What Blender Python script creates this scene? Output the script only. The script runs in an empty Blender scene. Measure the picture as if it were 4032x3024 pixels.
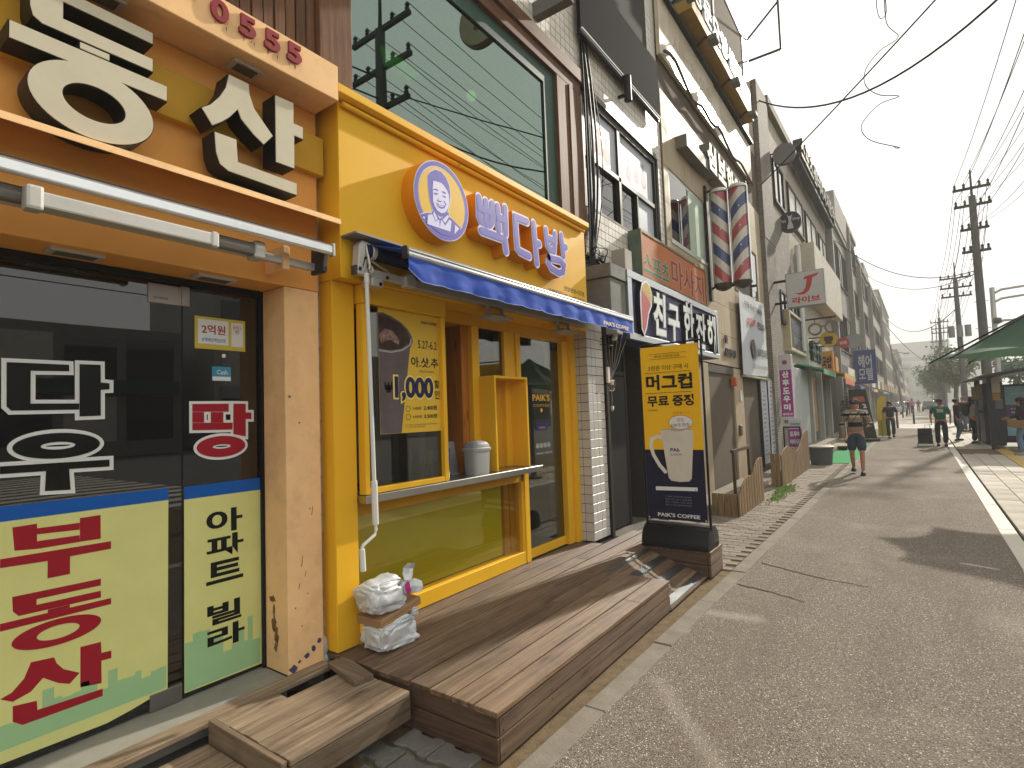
import bpy, bmesh, math, random
from mathutils import Vector, Matrix, noise
random.seed(7)
SC = bpy.context.scene
COL = SC.collection
R = math.radians

# ------------------------------------------------------------------ camera
cam_d = bpy.data.cameras.new('camera'); cam = bpy.data.objects.new('camera', cam_d); COL.objects.link(cam)
cam_d.sensor_width = 36.0; cam_d.sensor_fit = 'HORIZONTAL'; cam_d.lens = 19.237
cam_d.clip_start = 0.05; cam_d.clip_end = 3000
cam.matrix_world = Matrix(((0.8120, 0.0621, 0.5803, 0.0), (0.5825, -0.0251, -0.8124, 0.0), (-0.0358, 0.9978, -0.0565, 1.6), (0, 0, 0, 1)))
SC.camera = cam

# ------------------------------------------------------------------ sky, sun, exposure
SUN_AZ, SUN_EL = 11.0, 29.0          # degrees to the right of the street (+y), degrees above the horizon
W = bpy.data.worlds.new('World'); SC.world = W; W.use_nodes = True
nt = W.node_tree; nt.nodes.clear()
out = nt.nodes.new('ShaderNodeOutputWorld'); bg = nt.nodes.new('ShaderNodeBackground')
sky = nt.nodes.new('ShaderNodeTexSky'); sky.sky_type = 'NISHITA'; sky.sun_disc = False
sky.sun_elevation = R(SUN_EL); sky.sun_rotation = R(SUN_AZ)
sky.altitude = 0; sky.air_density = 1.0; sky.dust_density = 2.0; sky.ozone_density = 1.0
hs = nt.nodes.new('ShaderNodeHueSaturation'); hs.inputs['Saturation'].default_value = 0.42
tint = nt.nodes.new('ShaderNodeMix'); tint.data_type = 'RGBA'; tint.blend_type = 'MULTIPLY'; tint.inputs[0].default_value = 1.0
tint.inputs[7].default_value = (1.0, 0.98, 0.93, 1)
gm = nt.nodes.new('ShaderNodeGamma'); gm.inputs[1].default_value = 0.07          # thick bright haze evens the dome out
gain = nt.nodes.new('ShaderNodeVectorMath'); gain.operation = 'SCALE'; gain.inputs['Scale'].default_value = 2.9
nt.links.new(sky.outputs[0], hs.inputs['Color']); nt.links.new(hs.outputs[0], gm.inputs[0]); nt.links.new(gm.outputs[0], gain.inputs[0]); nt.links.new(gain.outputs[0], tint.inputs[6])
nt.links.new(tint.outputs[2], bg.inputs['Color']); bg.inputs['Strength'].default_value = 0.15
nt.links.new(bg.outputs[0], out.inputs['Surface'])

sl = bpy.data.lights.new('sun', 'SUN'); sl.energy = 2.2; sl.angle = R(1.2); sl.color = (1.0, 0.92, 0.79)
sun = bpy.data.objects.new('sun', sl); COL.objects.link(sun)
_L = Vector((-math.sin(R(SUN_AZ)) * math.cos(R(SUN_EL)), -math.cos(R(SUN_AZ)) * math.cos(R(SUN_EL)), -math.sin(R(SUN_EL))))
sun.rotation_euler = _L.to_track_quat('-Z', 'Y').to_euler(); sun.location = (20, 60, 60)

SC.view_settings.view_transform = 'Standard'; SC.view_settings.look = 'None'
SC.view_settings.exposure = 1.45; SC.view_settings.gamma = 1.0; SC.view_settings.use_curve_mapping = False
SC.cycles.max_bounces = 8; SC.cycles.transparent_max_bounces = 12; SC.cycles.volume_bounces = 0
SC.cycles.caustics_reflective = False; SC.cycles.caustics_refractive = False
SC.cycles.sample_clamp_indirect = 6.0

# ------------------------------------------------------------------ materials
def lin(c):
    if isinstance(c, str):
        c = [int(c[i:i + 2], 16) / 255 for i in (0, 2, 4)]
    return tuple(((v / 12.92) if v <= 0.04045 else ((v + 0.055) / 1.055) ** 2.4) for v in c)
MATS = {}
def base_mat(name):
    m = bpy.data.materials.new(name); m.use_nodes = True
    t = m.node_tree; t.nodes.clear()
    o = t.nodes.new('ShaderNodeOutputMaterial'); p = t.nodes.new('ShaderNodeBsdfPrincipled')
    t.links.new(p.outputs[0], o.inputs[0])
    return m, t, p, o
def N(t, kind, **kw):
    n = t.nodes.new(kind)
    for k, v in kw.items():
        if k.startswith('i_'):
            n.inputs[k[2:].replace('_', ' ')].default_value = v
        else:
            setattr(n, k, v)
    return n
def mixc(t, fac, a, b, mode='MIX'):
    n = t.nodes.new('ShaderNodeMix'); n.data_type = 'RGBA'; n.blend_type = mode
    for idx, v in ((0, fac), (6, a), (7, b)):
        if hasattr(v, 'is_linked'): t.links.new(v, n.inputs[idx])
        else: n.inputs[idx].default_value = v if idx == 0 else (*v[:3], 1)
    return n.outputs[2]
def ramp(t, src, p0, p1, c0=(0, 0, 0), c1=(1, 1, 1)):
    n = t.nodes.new('ShaderNodeValToRGB'); t.links.new(src, n.inputs[0])
    e = n.color_ramp.elements; e[0].position = p0; e[1].position = p1
    e[0].color = (*c0[:3], 1); e[1].color = (*c1[:3], 1)
    return n.outputs[0]
def mat(name, col, rough=0.6, metal=0.0, var=0.10, scale=3.0, bump=0.0, bscale=60.0, grime=0.0, gcol='3a3026', gscale=1.6, spec=0.22, coat=0.0, emit=None, rnd=0.0, stretch=(1, 1, 1), alpha=None):
    if name in MATS: return MATS[name]
    m, t, p, o = base_mat(name)
    c = lin(col)
    tc = N(t, 'ShaderNodeTexCoord'); mp = N(t, 'ShaderNodeMapping'); mp.inputs['Scale'].default_value = stretch
    t.links.new(tc.outputs['Object'], mp.inputs[0])
    n1 = N(t, 'ShaderNodeTexNoise', i_Scale=scale, i_Detail=5.0, i_Roughness=0.65); t.links.new(mp.outputs[0], n1.inputs['Vector'])
    colr = mixc(t, ramp(t, n1.outputs[0], 0.3, 0.72), [v * (1 - var) for v in c], [min(1, v * (1 + var)) for v in c])
    if rnd:
        oi = N(t, 'ShaderNodeObjectInfo'); h = N(t, 'ShaderNodeHueSaturation'); t.links.new(colr, h.inputs['Color'])
        mr = N(t, 'ShaderNodeMapRange'); mr.inputs[3].default_value = 1 - rnd; mr.inputs[4].default_value = 1 + rnd
        t.links.new(oi.outputs['Random'], mr.inputs[0]); t.links.new(mr.outputs[0], h.inputs['Value']); colr = h.outputs[0]
    if grime:
        n2 = N(t, 'ShaderNodeTexNoise', i_Scale=gscale, i_Detail=9.0, i_Roughness=0.72); t.links.new(tc.outputs['Object'], n2.inputs['Vector'])
        g = ramp(t, n2.outputs[0], 0.50, 0.78)
        mm = N(t, 'ShaderNodeMath', operation='MULTIPLY'); t.links.new(g, mm.inputs[0]); mm.inputs[1].default_value = grime
        colr = mixc(t, mm.outputs[0], colr, lin(gcol))
        rr = N(t, 'ShaderNodeMapRange'); rr.inputs[3].default_value = rough; rr.inputs[4].default_value = min(1, rough + 0.25)
        t.links.new(g, rr.inputs[0]); t.links.new(rr.outputs[0], p.inputs['Roughness'])
    else:
        p.inputs['Roughness'].default_value = rough
    t.links.new(colr, p.inputs['Base Color'])
    p.inputs['Metallic'].default_value = metal; p.inputs['Specular IOR Level'].default_value = spec
    p.inputs['Coat Weight'].default_value = coat
    if bump:
        n3 = N(t, 'ShaderNodeTexNoise', i_Scale=bscale, i_Detail=4.0); t.links.new(mp.outputs[0], n3.inputs['Vector'])
        b = N(t, 'ShaderNodeBump', i_Strength=bump, i_Distance=0.01); t.links.new(n3.outputs[0], b.inputs['Height']); t.links.new(b.outputs[0], p.inputs['Normal'])
    if emit:
        p.inputs['Emission Color'].default_value = (*lin(emit[0]), 1); p.inputs['Emission Strength'].default_value = emit[1]
    MATS[name] = m
    return m
def wood(name, c0, c1, rough=0.6, axis='y', groove=0.0, gaxis='x', grime=0.5, rnd=0.12):
    if name in MATS: return MATS[name]
    m, t, p, o = base_mat(name)
    tc = N(t, 'ShaderNodeTexCoord'); oi = N(t, 'ShaderNodeObjectInfo')
    mp = N(t, 'ShaderNodeMapping'); s = {'x': (1.2, 26, 26), 'y': (26, 1.2, 26), 'z': (26, 26, 1.2)}[axis]; mp.inputs['Scale'].default_value = s
    ad = N(t, 'ShaderNodeVectorMath', operation='ADD'); sc = N(t, 'ShaderNodeVectorMath', operation='SCALE'); sc.inputs[0].default_value = (37.0, 19.0, 53.0)
    t.links.new(oi.outputs['Random'], sc.inputs['Scale']); t.links.new(tc.outputs['Object'], ad.inputs[0]); t.links.new(sc.outputs[0], ad.inputs[1])
    t.links.new(ad.outputs[0], mp.inputs[0])
    n1 = N(t, 'ShaderNodeTexNoise', i_Scale=1.4, i_Detail=8.0, i_Roughness=0.62, i_Distortion=0.6); t.links.new(mp.outputs[0], n1.inputs['Vector'])
    colr = mixc(t, ramp(t, n1.outputs[0], 0.32, 0.70), lin(c0), lin(c1))
    n2 = N(t, 'ShaderNodeTexNoise', i_Scale=2.6, i_Detail=7.0, i_Roughness=0.7); t.links.new(ad.outputs[0], n2.inputs['Vector'])
    g = N(t, 'ShaderNodeMath', operation='MULTIPLY'); t.links.new(ramp(t, n2.outputs[0], 0.50, 0.75), g.inputs[0]); g.inputs[1].default_value = grime
    colr = mixc(t, g.outputs[0], colr, [v * 0.45 for v in lin(c0)])
    # knots
    mk = N(t, 'ShaderNodeMapping'); mk.inputs['Scale'].default_value = {'x': (2.2, 9, 9), 'y': (9, 2.2, 9), 'z': (9, 9, 2.2)}[axis]
    t.links.new(ad.outputs[0], mk.inputs[0])
    vk = N(t, 'ShaderNodeTexVoronoi', i_Scale=1.0); t.links.new(mk.outputs[0], vk.inputs['Vector'])
    colr = mixc(t, ramp(t, vk.outputs['Distance'], 0.02, 0.16, (0.8, 0.8, 0.8), (0, 0, 0)), colr, [v * 0.3 for v in lin(c0)])
    h = N(t, 'ShaderNodeHueSaturation'); t.links.new(colr, h.inputs['Color'])
    mr = N(t, 'ShaderNodeMapRange'); mr.inputs[3].default_value = 1 - rnd; mr.inputs[4].default_value = 1 + rnd
    t.links.new(oi.outputs['Random'], mr.inputs[0]); t.links.new(mr.outputs[0], h.inputs['Value'])
    t.links.new(h.outputs[0], p.inputs['Base Color']); p.inputs['Roughness'].default_value = rough; p.inputs['Specular IOR Level'].default_value = 0.2
    b = N(t, 'ShaderNodeBump', i_Strength=0.35, i_Distance=0.004); t.links.new(n1.outputs[0], b.inputs['Height'])
    last = b
    if groove:
        w = N(t, 'ShaderNodeTexWave', wave_type='BANDS', bands_direction=gaxis.upper()); w.inputs['Scale'].default_value = groove
        t.links.new(tc.outputs['Object'], w.inputs['Vector'])
        b2 = N(t, 'ShaderNodeBump', i_Strength=0.8, i_Distance=0.003); t.links.new(w.outputs['Fac'], b2.inputs['Height']); t.links.new(b.outputs[0], b2.inputs['Normal']); last = b2
    t.links.new(last.outputs[0], p.inputs['Normal'])
    MATS[name] = m
    return m
def glass(name, tint_c, boost=1.0, base=0.0, rough=0.01, rtint='ffffff', ior=1.5):
    if name in MATS: return MATS[name]
    m = bpy.data.materials.new(name); m.use_nodes = True; t = m.node_tree; t.nodes.clear()
    o = t.nodes.new('ShaderNodeOutputMaterial'); mx = t.nodes.new('ShaderNodeMixShader')
    tr = t.nodes.new('ShaderNodeBsdfTransparent'); tr.inputs[0].default_value = (*lin(tint_c), 1)
    gl = t.nodes.new('ShaderNodeBsdfGlossy'); gl.inputs['Roughness'].default_value = rough; gl.inputs[0].default_value = (*lin(rtint), 1)
    lw = N(t, 'ShaderNodeLayerWeight', i_Blend=0.5); pw = N(t, 'ShaderNodeMath', operation='POWER'); t.links.new(lw.outputs['Facing'], pw.inputs[0]); pw.inputs[1].default_value = 5.0
    fr = N(t, 'ShaderNodeMath', operation='MULTIPLY_ADD'); t.links.new(pw.outputs[0], fr.inputs[0]); fr.inputs[1].default_value = 0.96; fr.inputs[2].default_value = 0.04
    ma = N(t, 'ShaderNodeMath', operation='MULTIPLY_ADD', use_clamp=True)
    ma.inputs[1].default_value = boost; ma.inputs[2].default_value = base
    tc = N(t, 'ShaderNodeTexCoord'); nz = N(t, 'ShaderNodeTexNoise', i_Scale=1.3, i_Detail=1.0); t.links.new(tc.outputs['Object'], nz.inputs['Vector'])
    b = N(t, 'ShaderNodeBump', i_Strength=0.03, i_Distance=0.02); t.links.new(nz.outputs[0], b.inputs['Height']); t.links.new(b.outputs[0], gl.inputs['Normal'])
    t.links.new(fr.outputs[0], ma.inputs[0]); t.links.new(ma.outputs[0], mx.inputs[0])
    t.links.new(tr.outputs[0], mx.inputs[1]); t.links.new(gl.outputs[0], mx.inputs[2]); t.links.new(mx.outputs[0], o.inputs[0])
    MATS[name] = m
    return m

# ------------------------------------------------------------------ mesh helpers
class MB:
    def __init__(s): s.v = []; s.f = []; s.mi = []
    def add(s, vs, fs, mi=0):
        o = len(s.v); s.v.extend([tuple(p) for p in vs]); s.f.extend([tuple(i + o for i in f) for f in fs]); s.mi.extend([mi] * len(fs)); return s
    def box(s, x0, x1, y0, y1, z0, z1, mi=0):
        return s.add([(x0, y0, z0), (x1, y0, z0), (x1, y1, z0), (x0, y1, z0), (x0, y0, z1), (x1, y0, z1), (x1, y1, z1), (x0, y1, z1)],
                     [(0, 3, 2, 1), (4, 5, 6, 7), (0, 1, 5, 4), (1, 2, 6, 5), (2, 3, 7, 6), (3, 0, 4, 7)], mi)
    def poly(s, pts, mi=0): return s.add(pts, [tuple(range(len(pts)))], mi)
    def prism(s, pts0, pts1, mi=0):
        n = len(pts0)
        return s.add(list(pts0) + list(pts1), [tuple(range(n))[::-1], tuple(range(n, 2 * n))] + [(i, (i + 1) % n, n + (i + 1) % n, n + i) for i in range(n)], mi)
    def px(s, yz, x0, x1, mi=0): return s.prism([(x0, a, b) for a, b in yz], [(x1, a, b) for a, b in yz], mi)
    def py(s, xz, y0, y1, mi=0): return s.prism([(a, y0, b) for a, b in xz], [(a, y1, b) for a, b in xz], mi)
    def pz(s, xy, z0, z1, mi=0): return s.prism([(a, b, z0) for a, b in xy], [(a, b, z1) for a, b in xy], mi)
    def ringx(s, cy, cz, ry, rz, iy, iz, x0, x1, n=40, mi=0):
        vs = []; fs = []
        for k in range(n):
            a = 2 * math.pi * k / n; c, d = math.cos(a), math.sin(a)
            for xx in (x0, x1):
                vs += [(xx, cy + ry * c, cz + rz * d), (xx, cy + iy * c, cz + iz * d)]
        for k in range(n):
            a = 4 * k; b = 4 * ((k + 1) % n)
            fs += [(a, b, b + 1, a + 1), (a + 2, a + 3, b + 3, b + 2), (a, a + 2, b + 2, b), (a + 1, b + 1, b + 3, a + 3)]
        return s.add(vs, fs, mi)
    def tube(s, pts, r, n=6, mi=0, r1=None):
        pts = [Vector(p) for p in pts]; m = len(pts); vs = []; fs = []
        up = Vector((0.13, 0.21, 1)).normalized()
        for i, p in enumerate(pts):
            d = (pts[min(i + 1, m - 1)] - pts[max(i - 1, 0)])
            if d.length < 1e-9: d = Vector((0, 0, 1))
            d.normalize(); a = d.cross(up)
            if a.length < 0.05: a = d.cross(Vector((1, 0.1, 0)))
            a.normalize(); b = d.cross(a); rr = r if r1 is None else r + (r1 - r) * i / (m - 1)
            for k in range(n):
                t = 2 * math.pi * k / n; vs.append(p + a * (rr * math.cos(t)) + b * (rr * math.sin(t)))
        for i in range(m - 1):
            for k in range(n):
                fs.append((i * n + k, i * n + (k + 1) % n, (i + 1) * n + (k + 1) % n, (i + 1) * n + k))
        fs += [tuple(range(n))[::-1], tuple(range((m - 1) * n, m * n))]
        return s.add(vs, fs, mi)
    def cyl(s, p0, p1, r0, r1=None, n=16, mi=0): return s.tube([p0, p1], r0, n, mi, r0 if r1 is None else r1)
    def lathe(s, c, prof, n=24, mi=0, sx=1.0, sy=1.0):
        vs = []; fs = []
        for (r, z) in prof:
            for k in range(n):
                a = 2 * math.pi * k / n; vs.append((c[0] + sx * r * math.cos(a), c[1] + sy * r * math.sin(a), c[2] + z))
        for i in range(len(prof) - 1):
            for k in range(n):
                fs.append((i * n + k, i * n + (k + 1) % n, (i + 1) * n + (k + 1) % n, (i + 1) * n + k))
        fs += [tuple(range(n))[::-1], tuple(range((len(prof) - 1) * n, len(prof) * n))]
        return s.add(vs, fs, mi)
    def ball(s, c, r, n=12, m=8, mi=0):
        if not hasattr(r, '__len__'): r = (r, r, r)
        vs = [(c[0], c[1], c[2] - r[2])]; fs = []
        for i in range(1, m):
            ph = -math.pi / 2 + math.pi * i / m
            for k in range(n):
                a = 2 * math.pi * k / n; vs.append((c[0] + r[0] * math.cos(ph) * math.cos(a), c[1] + r[1] * math.cos(ph) * math.sin(a), c[2] + r[2] * math.sin(ph)))
        vs.append((c[0], c[1], c[2] + r[2])); L = len(vs) - 1
        for k in range(n):
            fs.append((0, 1 + (k + 1) % n, 1 + k)); fs.append((L, 1 + (m - 2) * n + k, 1 + (m - 2) * n + (k + 1) % n))
            for i in range(m - 2):
                fs.append((1 + i * n + k, 1 + i * n + (k + 1) % n, 1 + (i + 1) * n + (k + 1) % n, 1 + (i + 1) * n + k))
        return s.add(vs, fs, mi)
    def join(s, o, mi=0): return s.add(o.v, o.f, mi)
    def map(s, fn): s.v = [tuple(fn(Vector(p))) for p in s.v]; return s
    def mesh(s, name, mats, origin=(0, 0, 0), bevel=0.0, smooth=False, seg=1):
        me = bpy.data.meshes.new(name)
        ox, oy, oz = origin
        me.from_pydata([(a - ox, b - oy, c - oz) for a, b, c in s.v], [], s.f)
        mats = mats if isinstance(mats, (list, tuple)) else [mats]
        for m in mats: me.materials.append(m)
        if len(mats) > 1: me.polygons.foreach_set('material_index', s.mi)
        bm = bmesh.new(); bm.from_mesh(me)
        bmesh.ops.recalc_face_normals(bm, faces=bm.faces)
        if bevel:
            es = [e for e in bm.edges if len(e.link_faces) == 2 and e.calc_face_angle(0) > 0.5]
            bmesh.ops.bevel(bm, geom=es, offset=bevel, segments=seg, affect='EDGES', profile=0.6, clamp_overlap=True)
        bm.to_mesh(me); bm.free()
        if smooth:
            for p in me.polygons: p.use_smooth = True
            if smooth != 'all':
                try: me.set_sharp_from_angle(angle=R(40))
                except Exception: pass
        me.update()
        return me
def link(name, data, parent=None):
    o = bpy.data.objects.new(name, data); COL.objects.link(o)
    if parent: o.parent = parent
    return o
def props(o, label=None, cat=None, group=None, kind=None):
    for k, v in (('label', label), ('category', cat), ('group', group), ('kind', kind)):
        if v: o[k] = v
    return o
ORG = {}
class Thing:
    """an Empty at the thing's base; parts are built in world coordinates and hung under it"""
    def __init__(s, name, label, cat, loc=(0, 0, 0), group=None, rot=0.0, kind=None, local=False):
        s.o = link(name, None); s.o.empty_display_size = 0.1; s.o.location = loc; s.o.rotation_euler = (0, 0, rot); s.loc = loc if rot == 0 and not local else (0, 0, 0)
        props(s.o, label, cat, group, kind)
    def part(s, name, mb, m, parent=None, bevel=0.0, smooth=False, label=None, kind=None, seg=1):
        o = link(name, mb.mesh(name, m, s.loc, bevel, smooth, seg), parent or s.o)
        return props(o, label, None, None, kind)
    def share(s, name, me, at, parent=None, rot=None):
        """a piece that shares mesh data with its twins"""
        o = link(name, me, parent or s.o); o.location = (at[0] - s.loc[0], at[1] - s.loc[1], at[2] - s.loc[2])
        if rot: o.rotation_euler = rot
        return o
def solo(name, mb, m, label, cat, loc=(0, 0, 0), group=None, bevel=0.0, smooth=False, kind=None, seg=1):
    o = link(name, mb.mesh(name, m, loc, bevel, smooth, seg)); o.location = loc
    return props(o, label, cat, group, kind)
def dup(o, parent=None, loc=None, label=None, rz=None):
    c = o.copy(); COL.objects.link(c); c.parent = parent
    if loc is not None: c.location = loc
    if rz is not None: c.rotation_euler = (0, 0, rz)
    if label: c['label'] = label
    for ch in list(o.children): dup(ch, c)
    return c

# lettering from Blender's own built-in font
def tmp_graph():
    with bpy.context.temp_override(scene=TMP, view_layer=TMP.view_layers[0]):
        dg = bpy.context.evaluated_depsgraph_get(); dg.update()
    return dg
_TC = {}
TMP = bpy.data.scenes.new('workbench')      # scratch scene for converting lettering and bodies, removed at the end
def glyphs(body, offset=0.0, space=1.0, shear=0.0):
    k = (body, offset, space, shear)
    if k not in _TC:
        c = bpy.data.curves.new('t', 'FONT'); c.body = body; c.offset = offset; c.resolution_u = 4; c.fill_mode = 'FRONT'
        c.space_character = space; c.shear = shear; c.space_line = 0.95; c.align_x = 'CENTER'
        o = bpy.data.objects.new('t', c)
        me = bpy.data.meshes.new_from_object(o)
        vs = [(v.co.x, v.co.y) for v in me.vertices]; fs = [tuple(p.vertices) for p in me.polygons]
        bpy.data.objects.remove(o); bpy.data.curves.remove(c); bpy.data.meshes.remove(me)
        x0 = min(v[0] for v in vs); x1 = max(v[0] for v in vs); y0 = min(v[1] for v in vs); y1 = max(v[1] for v in vs)
        _TC[k] = ([((a - x0) / (x1 - x0), (b - y0) / (y1 - y0)) for a, b in vs], fs)
    return _TC[k]
def text(body, O, U, V, offset=0.0, depth=0.0, space=1.0, shear=0.0, mb=None):
    """lettering filling the parallelogram O, O+U, O+V; depth extrudes along the normal"""
    vs, fs = glyphs(body, offset, space, shear)
    O, U, V = Vector(O), Vector(U), Vector(V); n = U.cross(V).normalized()
    mb = mb or MB()
    if not depth:
        return mb.add([O + U * a + V * b for a, b in vs], fs)
    top = [O + U * a + V * b + n * depth for a, b in vs]; bot = [O + U * a + V * b for a, b in vs]; k = len(vs)
    cnt = {}
    for f in fs:
        for i in range(len(f)):
            e = (f[i], f[(i + 1) % len(f)]); cnt[e] = cnt.get(e, 0) + 1
    side = [(a, b, b + k, a + k) for (a, b) in cnt if (b, a) not in cnt]
    return mb.add(bot + top, [tuple(i + k for i in f) for f in fs] + [tuple(reversed(f)) for f in fs] + side)
def tx(body, x, y0, y1, z0, z1, **kw):          # on a wall that faces the street (+x)
    return text(body, (x, y0, z0), (0, y1 - y0, 0), (0, 0, z1 - z0), **kw)
def ty(body, y, x0, x1, z0, z1, **kw):          # on a board that faces the camera end of the street (-y)
    return text(body, (x0, y, z0), (x1 - x0, 0, 0), (0, 0, z1 - z0), **kw)
def offset_poly(p, d):
    n = len(p); ar = sum(p[i][0] * p[(i + 1) % n][1] - p[(i + 1) % n][0] * p[i][1] for i in range(n))
    sg = 1 if ar > 0 else -1; o = []
    for i in range(n):
        a, b, c = Vector(p[i - 1]), Vector(p[i]), Vector(p[(i + 1) % n])
        d1 = (b - a).normalized(); d2 = (c - b).normalized()
        n1 = Vector((d1.y, -d1.x)) * sg; n2 = Vector((d2.y, -d2.x)) * sg
        m = n1 + n2
        if m.length < 0.2: m = n1
        m.normalize(); k = d / max(0.45, m.dot(n1)); o.append((b.x + m.x * k, b.y + m.y * k))
    return o
def thick(pts, r, cap=7):
    """outline of a stroke with round ends"""
    pts = [Vector(p) for p in pts]; n = len(pts)
    L = []; Rr = []
    for i in range(n):
        d1 = (pts[i] - pts[i - 1]).normalized() if i else (pts[1] - pts[0]).normalized()
        d2 = (pts[i + 1] - pts[i]).normalized() if i < n - 1 else d1
        m = Vector((-(d1.y + d2.y), d1.x + d2.x)); m.normalize(); k = r / max(0.6, m.dot(Vector((-d1.y, d1.x))))
        L.append(pts[i] + m * k); Rr.append(pts[i] - m * k)
    o = list(L)
    d = (pts[-1] - pts[-2]).normalized(); a0 = math.atan2(d.y, d.x)
    o += [pts[-1] + Vector((math.cos(a0 + math.pi / 2 - math.pi * j / cap), math.sin(a0 + math.pi / 2 - math.pi * j / cap))) * r for j in range(1, cap)]
    o += Rr[::-1]
    d = (pts[0] - pts[1]).normalized(); a0 = math.atan2(d.y, d.x)
    o += [pts[0] + Vector((math.cos(a0 + math.pi / 2 - math.pi * j / cap), math.sin(a0 + math.pi / 2 - math.pi * j / cap))) * r for j in range(1, cap)]
    return [(p.x, p.y) for p in o]
def circ(cy, cz, r, n=32, rz=None): return [(cy + r * math.cos(2 * math.pi * k / n), cz + (rz or r) * math.sin(2 * math.pi * k / n)) for k in range(n)]
def sag(a, b, s, n=14): 
    a, b = Vector(a), Vector(b); return [a.lerp(b, t / n) - Vector((0, 0, s * 4 * (t / n) * (1 - t / n))) for t in range(n + 1)]

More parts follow.
